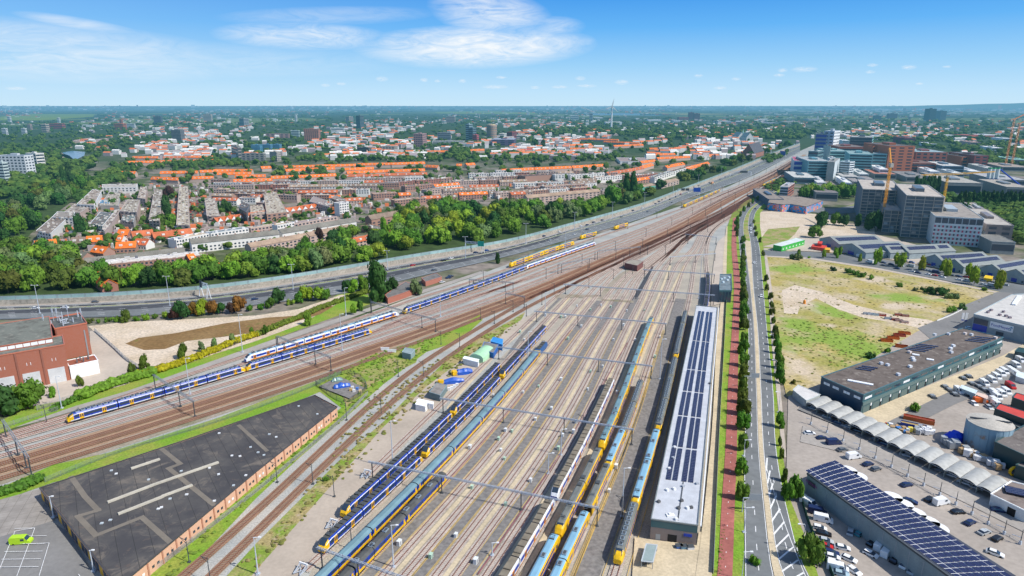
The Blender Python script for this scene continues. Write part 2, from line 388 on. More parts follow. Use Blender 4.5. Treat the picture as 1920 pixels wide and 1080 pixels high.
for(x,z)in[(1540,2),(1600,40),(1660,95),(1720,140),(1770,160),(1820,205),(1860,215),(1900,255),(1940,265),(2050,300)]:
 d_=30000;q=Vector(((x-960)/F*d_,d_));secs.append([(q.x*.95,q.y*.95,0),(q.x*.98,q.y*.98,z*.7),(q.x,q.y,z),(q.x*1.05,q.y*1.05,0)])
mb.loft(secs);mb.obj('hills',M['leafwood'])['kind']='structure'
# track geometry helpers
RP=[(-60,890),(0,873.5),(200,815.5),(400,755),(640,673),(760,630),(880,590),(1000,545),(1100,500),(1240,440),(1350,380),(1450,330),(1508,290)]
R0=gp(RP);R0=[R0[0]*2-R0[1]]+R0
RR=resample(R0,14)
for _ in range(25):RR=[RR[0]]+[(RR[i-1]+RR[i]*2+RR[i+1])/4 for i in range(1,len(RR)-1)]+[RR[-1]]
def roff(tab,y0=None,y1=None):
 n=norms(RR);out=[]
 for i,p in enumerate(RR):
  if(y0 is None or p.y>=y0)and(y1 is None or p.y<=y1):out.append(p+n[i]*lrp(tab,p.y))
 return out
def ribbon(name,tab0,tab1,m,y0=None,y1=None):
 a=roff(tab0,y0,y1);b=roff(tab1,y0,y1);area(name,a+b[::-1],m,world=True)
ribbon('railway_ballast',[(190,5),(391,4.0),(900,3.6),(1500,3)],[(190,-9),(500,-9),(900,-8),(1500,-6)],'ballastbrown')
ribbon('gravel_strip',[(190,-9),(500,-9)],[(190,-16),(320,-17),(420,-12),(450,-10)],'ballastwarm',180,450)
ribbon('service_road',[(190,42),(228,37),(248,40.5),(301,51),(348,56.5),(393,62),(470,63)],[(190,33),(228,31),(248,35),(301,44),(348,50.5),(393,56),(470,57.5)],'servicepath',180,470)
# green verges beside the left tracks
area('grass_verge',[(-200,905),(0,812),(60,790),(140,762),(240,733),(300,712),(480,648),(640,590),(695,570),(690,553),(640,548),(560,600),(480,625),(400,662),(300,698),(240,712),(140,742),(60,760),(0,790),(-200,850)],'grass')
area('grass_verge',[(-200,985),(0,915),(100,872),(200,850),(400,787),(600,712),(700,665),(740,660),(850,617),(900,590),(905,600),(860,640),(800,660),(720,720),(640,790),(560,860),(480,935),(400,1020),(340,1090),(240,1200),(180,1180),(480,885),(640,765),(600,735),(480,785),(350,830),(240,868),(100,905),(0,940),(-200,1020)],'grass')
area('dry_verge',[(690,690),(740,668),(790,650),(780,680),(700,720),(650,765),(640,735),(660,705)],'drygrass')
area('dry_verge',[(860,655),(905,630),(960,600),(985,585),(975,605),(930,640),(860,690),(800,745),(740,800),(660,890),(560,985),(500,1060),(450,1130),(380,1130),(480,1020),(560,940),(640,860),(720,790),(780,730)],'drygrass')
area('concrete_service_road',[(990,592),(1004,596),(960,640),(900,690),(850,735),(800,790),(740,855),(680,930),(620,1000),(575,1060),(520,1150),(420,1150),(480,1070),(560,980),(640,890),(720,800),(800,725),(860,680),(930,630)],'cream2')
area('gravel_strip',[(1010,598),(1030,580),(1006,612),(950,660),(900,712),(860,756),(800,815),(740,880),(690,940),(640,1000),(590,1060),(560,1120),(530,1120),(575,1060),(620,1000),(680,930),(740,855),(800,790),(850,735),(900,690),(960,640)],'ballast')
area('concrete_kerb_strip',[(1024,576),(1028,578),(990,612),(930,668),(880,722),(838,770),(838,764),(876,716),(925,665),(985,610)],'cream')
# left: sandy field beside the motorway
area('sandy_field',[(165,612),(240,604),(330,600),(480,592),(560,580),(640,553),(660,555),(560,610),(480,640),(400,665),(330,690),(270,700),(215,655)],'sand')
area('bare_soil',[(235,645),(260,634),(330,625),(420,607),(500,596),(560,592),(610,572),(625,575),(600,590),(500,620),(420,632),(350,640),(310,655),(270,657)],'soil')
area('brick_yard',[(168,622),(178,620),(265,700),(262,706),(180,728),(110,745),(60,755),(60,720),(178,700),(172,690)],'pave')
area('brick_yard_edge',[(62,762),(60,752),(180,728),(262,706),(265,709),(235,722),(140,748)],'pave')
# lower left car park
area('car_park_asphalt',[(-300,1010),(0,1008),(95,978),(130,1000),(200,1120),(-300,1250)],'lot')
def slab_fn(N,c,p):
 for a in(.35,.35+pi/2):
  c=stripes((cos(a),sin(a),0),3.0,.10,(.16,.14,.12))(N,c,p)
 return c
M['slabs']=mat('slabs',(.30,.275,.25),.9,fn=lambda N,c,p:slab_fn(N,vary(.25,.8,1.15)(N,c,p),p))
area('paving_slabs',[(-300,1000),(-300,955),(0,938),(85,915),(120,960),(98,978),(0,1008)],'slabs')
# ------------------------------------------------------------------ right side
area('yard_paving',[(1478,735),(1540,700),(1740,612),(1870,548),(1925,552),(2400,560),(2700,1300),(1560,1300),(1500,1060),(1474,900)],'yard')
area('sandy_field',[(1430,478),(1480,470),(1560,490),(1660,508),(1760,525),(1880,548),(1800,580),(1745,612),(1720,622),(1640,670),(1540,720),(1475,745),(1462,690),(1455,620),(1440,540)],'field')
area('sand_track',[(1466,545),(1490,535),(1540,548),(1600,572),(1680,592),(1740,600),(1760,606),(1740,620),(1680,606),(1620,597),(1570,580),(1530,560),(1500,575),(1495,590),(1470,588)],'sand')
area('sand_lot',[(1418,398),(1450,396),(1480,398),(1560,404),(1590,420),(1640,428),(1640,450),(1560,445),(1500,446),(1470,460),(1430,475),(1418,455)],'sand')
area('dry_patch',[(1425,450),(1440,430),(1500,425),(1490,440),(1470,458),(1432,474)],'drygrass')
area('green_meadow',[(1560,396),(1618,378),(1640,385),(1640,402),(1600,400),(1580,400)],'drygrass')
area('side_road',[(1395,466),(1440,470),(1520,473),(1600,478),(1700,495),(1811,516),(1920,536),(2100,572),(2100,600),(1920,556),(1880,549),(1770,526),(1645,503),(1520,484),(1435,480),(1400,484)],'asphalt')
area('pavement',[(1432,466),(1500,468),(1600,473),(1700,489),(1811,511),(1920,531),(1920,534),(1811,514),(1700,492),(1600,476),(1500,471),(1432,469)],'pave')
area('pavement',[(1436,482),(1520,487),(1645,506),(1770,530),(1880,553),(1880,550),(1770,527),(1645,503),(1520,484),(1436,480)],'pave')
area('side_street',[(1720,616),(1760,600),(1810,572),(1870,548),(1900,550),(1850,580),(1800,610),(1760,650)],'lot')
area('industrial_apron',[(1430,463),(1500,445),(1640,440),(1760,470),(1920,500),(2200,540),(2200,580),(1920,532),(1811,512),(1700,490),(1600,474),(1500,469)],'pave')
area('junction_road',[(1415,381),(1440,378),(1560,392),(1640,380),(1640,372),(1700,380),(1600,400),(1560,402),(1440,390),(1418,396)],'asphalt')
area('yard_lane',[(1616,775),(1880,668),(1930,640),(1990,640),(1900,690),(1700,795),(1660,830),(1640,800)],'cream')
area('yard_lane',[(1650,800),(1760,745),(1860,700),(1950,640),(2000,645),(1880,722),(1790,760),(1690,810),(1670,812)],'lot')
area('car_wash_road',[(1505,800),(1640,830),(1800,900),(1960,980),(1960,1020),(1800,940),(1640,865),(1500,830)],'servicepath')
# main road
LEFT0=[(1396,1160),(1396,1080),(1395,950),(1395,860),(1400,740),(1403,620),(1394,540),(1386.5,465),(1385,416),(1396,390),(1421,371),(1448,356)]
LEFT1=[(1470,1160),(1450,1080),(1433,950),(1424,860),(1419,740),(1414,620),(1407,540),(1398,465),(1395,416),(1406,393),(1428,376),(1454,358)]
RIGHT0=[(1500,1160),(1466,1080),(1443,950),(1432,860),(1426,740),(1420,620),(1412,540),(1408,465),(1403,416),(1410,394),(1430,377),(1455,359)]
RIGHT1=[(1560,1160),(1514,1080),(1474,950),(1457,860),(1450,740),(1438,620),(1431,540),(1424,465),(1413,416),(1418,397),(1435,380),(1458,361)]
def rs(px):return resample(gp(px),12)
L0,L1,R_0,R_1=rs(LEFT0),rs(LEFT1),rs(RIGHT0),rs(RIGHT1)
def rs2(px,n=60):
 P=resample(gp(px),6);s=[0]
 for a,b in zip(P,P[1:]):s.append(s[-1]+(b-a).length)
 out=[];j=0
 for i in range(n+1):
  t=s[-1]*i/n
  while j<len(P)-2 and s[j+1]<t:j+=1
  k=(t-s[j])/max(1e-6,s[j+1]-s[j]);out.append(P[j]*(1-k)+P[j+1]*k)
 return out
Ns=90
eL0,eL1,eR0,eR1=[rs2(p,Ns)for p in(LEFT0,LEFT1,RIGHT0,RIGHT1)]
def between(name,A,B,z,m,h=0):
 mb=MB()
 for i in range(len(A)-1):
  a,b,c,d=A[i],A[i+1],B[i+1],B[i]
  mb.face([(d.x,d.y,z),(c.x,c.y,z),(b.x,b.y,z),(a.x,a.y,z)])
  if h:
   mb.face([(a.x,a.y,z-h),(a.x,a.y,z),(b.x,b.y,z),(b.x,b.y,z-h)]);mb.face([(d.x,d.y,z),(d.x,d.y,z-h),(c.x,c.y,z-h),(c.x,c.y,z)])
 o=mb.obj(name,M[m]);o['kind']='structure';return o
def mixl(A,B,t):return[a*(1-t)+b*t for a,b in zip(A,B)]
RZ=.55
area('grass_verge',[(1310,1160),(1322,1000),(1334,880),(1348,700),(1358,560),(1362,470),(1362,430),(1372,402),(1395,380),(1425,362),(1452,346),(1475,345),(1460,362),(1445,380),(1425,400),(1425,425),(1432,470),(1440,540),(1450,640),(1462,760),(1468,860),(1482,940),(1510,1010),(1560,1160)],'grass',z=.42)
between('road',eL0,eL1,RZ,'asphalt');between('road',eR0,eR1,RZ+.004,'asphalt')
between('road_median',mixl(eL1,eR0,.0)[8:50],mixl(eL1,eR0,1.0)[8:50],RZ+.14,'cream',.14)
between('road_median',mixl(eL1,eR0,0)[:9],mixl(eL1,eR0,1.0)[:9],RZ+.14,'cream',.14)
between('road_median',mixl(eL1,eR0,0)[49:],mixl(eL1,eR0,1.0)[49:],RZ+.1,'drygrass',.1)
CYL=[(1336,1160),(1345,1080),(1352,960),(1359,860),(1364,740),(1372,620),(1376,540),(1371.5,465),(1374,410)]
CYR=[(1368,1160),(1373,1080),(1377,960),(1381,860),(1383,740),(1385.5,620),(1388,540),(1381,465),(1382,407)]
between('cycle_path',rs2(CYL,60),rs2(CYR,60),RZ+.01,'redpath')
between('platform_path',rs2([(1290,1160),(1304,1080),(1330,860),(1345,620),(1352,560),(1357,470),(1362,425)],40),rs2([(1326,1160),(1336,1070),(1345,860),(1357,620),(1361,540),(1363,470),(1364,425)],40),.60,'cream')
between('sidewalk',rs2([(1466,860),(1458,760),(1448,660),(1441,560),(1433,480)],30),rs2([(1474,860),(1466,760),(1456,660),(1449,560),(1438,480)],30),.56,'pave')
area('station_forecourt',[(1180,1160),(1190,1010),(1306,1025),(1310,1000),(1326,1000),(1300,1160)],'cream',z=.5)
area('service_yard',[(1335,520),(1341,470),(1345,455),(1362,440),(1360,540),(1352,570),(1333,575)],'pave',z=.5)
# markings
mk=MB()
for A,B,fr in((eL0,eL1,.5),(eR0,eR1,.5)):
 dashes(mk,mixl(A,B,fr),0,RZ+.012,3,6,.22)
for A,B,fr in((eL0,eL1,.96),(eR0,eR1,.04),(eR0,eR1,.97),(eL0,eL1,.04)):
 strip(mk,mixl(A,B,fr),-.09,.09,RZ+.012)
o=mk.obj('road_markings',M['marking']);o['kind']='structure'
hb=MB()
for i in range(10):
 y=885+i*24;xa=lrp([(880,1436),(980,1446),(1100,1466)],y);xb=lrp([(856,1437),(936,1455),(1036,1489),(1106,1518)],y-24);a=G(xa,y);b=G(xb,y-24);hb.bar((a.x,a.y,RZ+.02),(b.x,b.y,RZ+.02),.5,.01)
for px in([(1437,880),(1462,960),(1500,1060),(1530,1130)],):strip(hb,resample(gp(px),6),.1,-.1,RZ+.03)
o=hb.obj('hatched_markings',M['marking']);o['kind']='structure'
dd=MB();dashes(dd,mixl(rs2(CYL,60),rs2(CYR,60),.5),0,RZ+.025,.6,6,.18)
dd.obj('cycle_path_markings',M['marking'])['kind']='structure'
# ------------------------------------------------------------------ motorway
MWX=[-160,0,120,240,400,520,640,800,925,1087,1200,1275,1378,1457,1500]
MWL=[581,573,569,563,550,534,514,486,466,424,391,362,321,287,271]
MWR=[606,600,597,594,582,568,552,516,488,444,411,378,343,306,285]
mL=rs2(list(zip(MWX,MWL)),140);mR=rs2(list(zip(MWX,MWR)),140)
between('motorway',mL,mR,.30,'asphalt')
def mwl(tab):return[a*(1-lrp(tab,i))+b*lrp(tab,i)for i,(a,b)in enumerate(zip(mL,mR))]
med=[(0,.30),(40,.33),(60,.42),(140,.45)]
medp=[(t,v+.035)for t,v in med]
between('motorway_shoulder',mwl([(0,0)]),mwl([(0,.10)]),.31,'yard')
between('motorway_median',mwl(med),mwl(medp),.33,'drygrass')
between('motorway_dark_lanes',mwl([(0,.18),(30,.18)])[:34],mwl([(0,.285),(30,.30)])[:34],.31,'asphaltdark')
between('motorway_dark_lanes',mwl([(0,.40)])[:34],mwl([(0,.62)])[:34],.31,'asphaltdark')
mm=MB()
for f in(.125,.17):
 strip(mm,mwl([(0,f)]),-.15,.15,.335)
strip(mm,mwl([(t,v-.012)for t,v in med]),-.12,.12,.335);strip(mm,mwl([(t,v+.05)for t,v in med]),-.12,.12,.335);strip(mm,mwl([(0,.93)]),-.15,.15,.335)
for f in(.22,.27):dashes(mm,mwl([(0,f)]),0,.335,4,9,.25)
for f in(.56,.66,.76,.85):dashes(mm,mwl([(0,f)]),0,.335,4,9,.25)
mm.obj('motorway_markings',M['marking'])['kind']='structure'
def tablab(o,l,c,g=None):return tag(o,l,c,g)
w=empty('retaining_wall',(0,0,0),0,'long cream concrete retaining wall with glass screens along the far side of the motorway','wall')
b=MB();sweep(b,mL,[(0,0),(0,3.6),(.9,3.6),(.9,0)]);M['oldwall']=mat('oldwall',(.40,.36,.30),.95,fn=two((.30,.28,.24),.07,.4,.62,sc2=.25,c3=(.44,.40,.34),fine=.7));b.obj('wall',M['oldwall'],w)
M['screen']=mat('screen',(.30,.44,.44),.25,spec=.6,fn=vary(.05,.75,1.2))
b=MB();sweep(b,offset(mL,.45),[(-.06,3.6),(-.06,6.0),(.06,6.0),(.06,3.6)]);b.obj('glass_screen',M['screen'],w)
b=MB();sweep(b,offset(mL,.45),[(-.12,6.0),(-.12,6.2),(.12,6.2),(.12,6.0)]);b.obj('top_rail',M['metal'],w)
b=MB()
q=offset(mL,.35);acc=0
for i in range(len(q)-1):
 L=(q[i+1]-q[i]).length
 for k in range(int(L/8)+1):
  if k*8<L:p=q[i].lerp(q[i+1],k*8/L);b.box(p.x-.1,p.x+.1,p.y-.1,p.y+.1,3.6,6.1)
o=b.obj('screen_posts',M['metal'],w);o['kind']='stuff'
w=empty('crash_barrier',(0,0,0),0,'grey steel crash barrier along the railway side of the motorway','crash barrier')
b=MB();sweep(b,mwl([(0,.985)]),[(-.1,.6),(-.1,1.1),(.1,1.1),(.1,.6)]);b.obj('rail',M['metal'],w)
# ------------------------------------------------------------------ railway tracks
def arc(P):
 s=[0]
 for a,b in zip(P,P[1:]):s.append(s[-1]+(b-a).length)
 return s
def at_s(P,S,t):
 if t<=0:d=(P[1]-P[0]).normalized();return P[0]+d*t,d
 for i in range(len(P)-1):
  if S[i+1]>=t:d=(P[i+1]-P[i]);return P[i]+d*((t-S[i])/d.length),d.normalized()
 d=(P[-1]-P[-2]).normalized();return P[-1]+d*(t-S[-1]),d
def track(P,label,kind='new',ymax=420,group=None):
 t=empty('railway_track',(0,0,0),0,label,'railway track',group)
 bedm,slm,rm={'new':('bed','sleeper','railnew'),'brown':('bedbrown','sleeperdark','rail'),'yard':('bed','sleeper','rail')}[kind]
 b=MB();strip(b,P,1.75,-1.75,.36);b.obj('track_bed',M[bedm],t)
 for s in(1,-1):
  b=MB();sweep(b,offset(P,s*.78),[(-.085,.44),(-.085,.62),(.085,.62),(.085,.44)]);b.obj('rail',M[rm],t)
 S=arc(P);b=MB();d=0
 while d<S[-1]:
  p,dr=at_s(P,S,d)
  if p.y>ymax:break
  if p.y>125:b.bar((p.x-dr.y*1.3,p.y+dr.x*1.3,.40),(p.x+dr.y*1.3,p.y-dr.x*1.3,.40),.28,.1)
  d+=.72 if p.y<330 else 1.0
 if b.v:
  o=b.obj('sleepers',M[slm],t);o['kind']='stuff'
 return P
TL={}
tabs={'outer':([(190,24),(208,25),(240,30),(265,36),(317,42.7),(391,49),(583,48.5),(640,46),(816,29),(1000,22),(1600,15)],'outermost track of the left bundle, beside the service road','new'),'L1':([(190,21.5),(208,22.5),(235,25),(250,27.5),(290,30.5),(370,30),(423,32.6),(485,35),(587,31),(816,22),(1000,16),(1600,10)],'track under the white and yellow train, second from the service road','new'),'L2':([(190,19),(229,20),(285,19.3),(343,17),(485,22),(587,20),(816,14),(1600,6)],'track under the blue trains at the left edge','new'),'L2b':([(343,20),(380,27),(420,28),(485,29),(587,26),(816,18),(1600,8)],'track branching off behind the end of the blue train','new'),'L2c':([(330,17.5),(360,21.5),(420,22.6),(485,16.5),(587,14),(816,9),(1600,4)],'middle pale track between the blue train and the rusty main lines','new'),'Lc':([(190,13.3),(265,12.8),(391,11.4),(587,9),(816,6),(1600,3)],'pale track on the grey ballast, second left of the rusty main lines','new'),'Ld':([(190,7.3),(265,6.8),(317,5.6),(391,6),(600,5),(1600,1.5)],'pale track on the grey ballast, immediately left of the rusty main lines','new'),'Le':([(190,.2),(1600,0)],'rust-brown main line track, left one of the pair','brown'),'Lf':([(190,-5.6),(600,-5.2),(1600,-4)],'rust-brown main line track, right one of the pair','brown'),'Lg':([(190,-11.6),(265,-12.3),(310,-13.3),(370,-12.6),(420,-9.6),(600,-9),(1600,-7)],'brown track right of the main pair, beside the grass strip','brown'),}
for k,(tb,lb,kd)in tabs.items():
 y0=tb[0][0];TL[k]=resample([tuple(p)for p in roff(tb,y0,1600)][::2],8)if False else roff(tb,y0,1600)
 track(TL[k],lb,kd)
for k,off_,px in(('M1',0,[(300,1120),(350,1077),(480,965),(642,807),(712,742),(792,678),(855,640),(905,612),(960,578),(1000,556),(1070,524),(1140,492),(1210,460),(1280,428),(1345,398),(1400,366),(1450,336),(1502,300)]),('M2',0,[(365,1112),(410,1072),(480,1000),(677,807),(730,757),(792,705),(855,657),(905,627),(955,595),(1000,570),(1075,533),(1145,500),(1215,467),(1284,434),(1350,401),(1403,370),(1453,339),(1504,302)])):
 P=resample(gp(px),10)
 for _ in range(14):P=[P[0]]+[(P[i-1]+P[i]*2+P[i+1])/4 for i in range(1,len(P)-1)]+[P[-1]]
 TL[k]=P;track(P,{'M1':'rusty brown track past the brick shed, left of the separate pair','M2':'rusty brown track past the brick shed, right of the separate pair, on grey gravel'}[k],'brown')
LEAD={'A':[(1160,500),(1215,472),(1270,444),(1335,411),(1392,380),(1447,346),(1495,308)],'B':[(1186,517),(1222,492),(1258,464),(1300,436),(1350,408),(1400,379),(1452,345),(1498,308)],'C':[(1262,480),(1284,454),(1312,431),(1356,408),(1405,379),(1456,345),(1500,309)],'D':[(1309,470),(1317,444),(1334,424),(1366,406),(1412,378),(1460,345),(1502,310)]}
CRE={'c0':[(-77,116),(-60.6,154.8),(-34.2,217.9),(16.8,360.8)],'c1':[(-62.5,116),(-46,154.8),(-19.6,217.9),(30.1,360.8),(53,428)],'c2':[(-49,116),(-32.4,154.8),(-6.1,217.9),(43.2,360.8),(65.5,425)],'c3':[(-34,116),(-18,154.8),(7.8,217.9),(55,360.8),(76.5,424)],'c4':[(-20.5,116),(-3.8,154.8),(21.4,217.9),(68,360.8),(91,430),(103,470)],'c5':[(-13.5,116),(3.1,154.8),(27.9,217.9),(75,360.8),(97,424),(128,520)],'c6':[(59,296),(81.3,360.8),(104,424),(139,520)]}
def ytrk(name,c,off,lead,lo,label):
 base=resample(c,12)if isinstance(c,list)else resample(CRE[c],12)
 base=offset(base,off)
 ld=[]
 if lead:
  q=resample(gp(LEAD[lead]),12);n=len(q)
  ld=[q[i]+norms(q)[i]*(lo*max(0.35,1-i/n))for i in range(n)][1::2]
 P=resample([tuple(p)for p in base[::3]+[base[-1]]]+[tuple(p)for p in ld],9)
 for _ in range(10):P=[P[0]]+[(P[i-1]+P[i]*2+P[i+1])/4 for i in range(1,len(P)-1)]+[P[-1]]
 TL[name]=P;track(P,label,'yard');return P
def cre_y(name,y0):
 return[p for p in TL[name]if p.y>=y0]
T1c=[(-50.4,205.5),(-46.2,217.9),(4.5,360.8),(29,430)]
ytrk('T1',T1c,0,'A',9,'yard track with a grey buffer stop, leftmost track of the stabling yard')
ytrk('T2',[(-54.5,176.1),(-37.2,217.9),(13.8,360.8),(37,428)],0,'A',6,'yard track under the shorter line of blue trains, second from the left of the yard')
ytrk('T3',[(-57.9,156.4),(-31.4,217.9),(19.6,360.8),(42.5,427)],0,'A',3,'yard track under the long line of blue trains with yellow noses')
ytrk('T4','c1',2.8,'A',0,'yard track under the long train with a grey-blue roof')
ytrk('T5','c1',-2.8,'A',-3,'yard track right of the long grey-blue train, left of the magenta-lined lane')
ytrk('T6','c2',2.8,'B',6,'empty yard track directly left of the second cream walkway')
ytrk('T7','c2',-2.8,'B',2,'empty yard track directly right of the second cream walkway')
ytrk('T8','c3',2.6,'B',-2,'empty yard track directly left of the third cream walkway')
ytrk('T9','c3',-2.6,'B',-5,'empty yard track directly right of the third cream walkway')
ytrk('T10','c4',2.7,'C',4,'empty yard track left of the white trains')
ytrk('T11',[(-16.5,116),(.3,154.8),(24.3,217.9),(71,360.8),(94,430),(115,495)],0,'C',-1,'yard track under the white trains with brown roofs')
ytrk('T13',[(-9,110),(7.9,154.8),(32.2,217.9),(78.6,360.8),(101,426),(134,525)],0,'D',4,'yard track under the yellow double-deck train')
ytrk('T14',[(-3.5,110),(13.5,154.8),(38.0,217.9),(85,360.8),(108,426),(142,528)],0,'D',0,'yard track under the yellow train with sky-blue roofs')
ytrk('T15',[(13,112),(28.2,154.8),(51.3,217.9),(98,360.8),(121,432),(150,530)],0,'D',-4,'yard track beside the long white-roofed depot')
ytrk('T16',[(118.5,388),(135.5,440),(160,532)],0,'D',-7,'short yard track running up to the end of the white-roofed depot')
# walkways
def walk(pts,m,w,name,z=.42):
 P=resample(pts,10);b=MB();strip(b,P,w/2,-w/2,z);b.obj(name,M[m])['kind']='structure'
for k in CRE:
 c=CRE[k]if k!='c0' else[(14.5,355),(16.8,360.8),(39,429)]
 walk(c,'cream',1.5 if k not in('c5','c6')else 1.7,'walkway')
walk([(-52,154.8-38),(-39.4,154.8),(-12.9,217.9),(36.7,360.8),(58,420)],'lane',3.9,'service_lane',.40)
walk([(-41.5,116),(-25.2,154.8),(.9,217.9),(49,360.8),(71,424)],'lane',3.6,'service_lane',.40)
walk([(-28,116),(-12.2,154.8),(14.5,217.9),(61.6,360.8),(84,428)],'lane',3.4,'service_lane',.40)
walk([(3,112),(20.8,154.8),(44,217.9),(92,360.8),(113,425)],'lane',6.5,'service_lane',.34)
walk([(-45.5,214),(-41.5,217.9),(9,360.8),(33,428)],'lane',2.2,'service_lane',.34)
lm=MB()
for c,offs in(([(-39.4,154.8),(-12.9,217.9),(36.7,360.8)],(1.75,2.1,-1.8,-2.2)),([(-25.2,154.8),(.9,217.9),(49,360.8)],(1.6,2,-1.65,-2.0)),([(-12.2,154.8),(14.5,217.9),(61.6,360.8)],(1.5,-1.6)),([(10.8,154.8),(34,217.9),(62,300)],(-3.4,-6.2)),([(17.5,154.8),(41.2,217.9),(88,360.8)],(.6,1.1,0)),([(25.5,154.8),(48.6,217.9),(95,360.8)],(.4,)),([(31.5,154.8),(54.2,217.9),(100,360.8)],(-.4,))):
 P=resample(c,10);P=[P[0]+(P[0]-P[1])*5]+P
 for o_ in offs:strip(lm,P,o_+.09,o_-.09,.44)
M['yline']=mat('yline',(.62,.42,.12),.8,fn=vary(.6,.75,1.1));lm.obj('yellow_lines',M['yline'])['kind']='structure'
M['mline']=mat('mline',(.27,.12,.13),.9,fn=vary(.3,.7,1.2))
walk([(-42.2,154.8),(-15.5,217.9),(33.8,360.8)],'mline',.9,'red_cable_trough',.43)
walk([(-9.4,154.8),(17.0,217.9),(63,340)],'mline',.5,'red_cable_trough',.43)
area('yard_cross_path',[(1040,556),(1048,553),(1122,554),(1121,557),(1075,559),(1042,560)],'ballastwarm',z=.45)
area('yard_cross_path',[(1127,562),(1128,565),(1188,569),(1188,565)],'ballastwarm',z=.45)
area('dark_lane',[(1172,585),(1180,587),(1213,528),(1226,500),(1222,500),(1206,526)],'asphaltdark',z=.39)
area('sandy_triangle',[(1115,560),(1132,560),(1175,530),(1215,500),(1240,478),(1225,478),(1190,498),(1160,515)],'ballastwarm',z=.33)
area('gravel_patch',[(1215,508),(1236,500),(1262,470),(1300,445),(1290,440),(1255,460)],'ballast',z=.33)
# ------------------------------------------------------------------ trains
gr=vary(.35,.78,1.1,sc2=2.2,lo2=.85,hi2=1.08);M['tblue']=mat('tblue',(.012,.05,.40),.3,spec=.5,fn=gr);M['tyellow']=mat('tyellow',(.84,.50,.01),.35,spec=.5,fn=gr)
M['twhite']=mat('twhite',(.76,.79,.84),.35,spec=.5,fn=gr);M['troofdark']=mat('troofdark',(.085,.088,.085),.7,fn=vary(.4,.75,1.3))
M['troofblue']=mat('troofblue',(.16,.27,.31),.5,fn=vary(.3,.85,1.15));M['trooflight']=mat('trooflight',(.22,.41,.55),.4,fn=vary(.3,.9,1.1))
M['troofbrown']=mat('troofbrown',(.215,.185,.14),.7,fn=vary(.4,.8,1.2));M['troofgrey']=mat('troofgrey',(.16,.17,.16),.6,fn=vary(.4,.8,1.2))
M['troofnavy']=mat('troofnavy',(.02,.055,.22),.5,fn=vary(.4,.8,1.2));M['unit']=mat('unit',(.24,.30,.36),.6)
M['orange']=mat('orange',(.72,.25,.02),.5)
SK,RU='darkmetal','rubber'
# kind: H, L, bands [(z, half-width, material of the band below->this)], roof material, nose
TK={'sng':dict(L=18.6,H=3.95,prof=[(.55,1.3,None),(.95,1.42,SK),(1.35,1.45,'twhite'),(3.25,1.45,'tblue'),(3.5,1.36,'twhite'),(3.95,1.1,'tblue')],roof='troofdark',nose='sng',doors='yellow',units='troofdark'),'sngb':dict(L=18.6,H=3.95,prof=[(.55,1.3,None),(.95,1.42,SK),(1.35,1.45,'twhite'),(3.25,1.45,'tblue'),(3.5,1.36,'twhite'),(3.95,1.1,'tblue')],roof='troofnavy',nose='sng',doors='yellow',units='unit'),'slt':dict(L=16.6,H=3.9,prof=[(.55,1.3,None),(.95,1.42,SK),(1.5,1.45,'orange'),(3.3,1.45,'twhite'),(3.9,1.15,'twhite')],roof='trooflight',nose='slt',doors='orange',units='unit'),'sltb':dict(L=16.6,H=4.1,prof=[(.55,1.3,None),(.95,1.42,SK),(1.3,1.45,'orange'),(3.5,1.45,'twhite'),(4.1,1.15,'twhite')],roof='troofbrown',nose='slt',doors='orange',units='troofbrown'),'icr':dict(L=26.1,H=4.0,prof=[(.6,1.2,None),(1.0,1.42,SK),(1.9,1.45,'tyellow'),(3.3,1.45,'tblue'),(3.75,1.2,'troofblue'),(4.05,.6,'troofblue')],roof='troofblue',nose=None,doors='tyellow',units=None),'icrd':dict(L=26.1,H=4.0,prof=[(.6,1.2,None),(1.0,1.42,SK),(1.9,1.45,'tyellow'),(3.3,1.45,'tblue'),(3.75,1.2,'troofdark'),(4.05,.6,'troofdark')],roof='troofdark',nose=None,doors='tyellow',units='unit'),'dd':dict(L=26.6,H=4.6,prof=[(.5,1.2,None),(.9,1.42,SK),(1.2,1.45,'tyellow'),(3.9,1.45,'tyellow'),(4.35,1.2,'tyellow'),(4.65,.7,'troofblue')],roof='troofblue',nose='dd',doors='tyellow',units='unit'),'ddb':dict(L=26.6,H=4.6,prof=[(.5,1.2,None),(.9,1.42,SK),(1.2,1.45,'tyellow'),(3.9,1.45,'tyellow'),(4.35,1.2,'tyellow'),(4.65,.7,'trooflight')],roof='trooflight',nose='dd',doors='tyellow',units='unit'),'ddd':dict(L=26.6,H=4.6,prof=[(.5,1.2,None),(.9,1.42,SK),(1.2,1.45,'tyellow'),(3.9,1.45,'tyellow'),(4.35,1.2,'tyellow'),(4.65,.7,'troofgrey')],roof='troofgrey',nose='dd',doors='tyellow',units='troofdark'),'grey':dict(L=26.6,H=4.2,prof=[(.5,1.2,None),(.9,1.42,SK),(1.2,1.45,'tyellow'),(3.5,1.45,'tyellow'),(4.0,1.2,'troofgrey'),(4.25,.7,'troofgrey')],roof='troofgrey',nose='dd',doors='tyellow',units='unit'),}
RAILZ=.55
MESHC={}
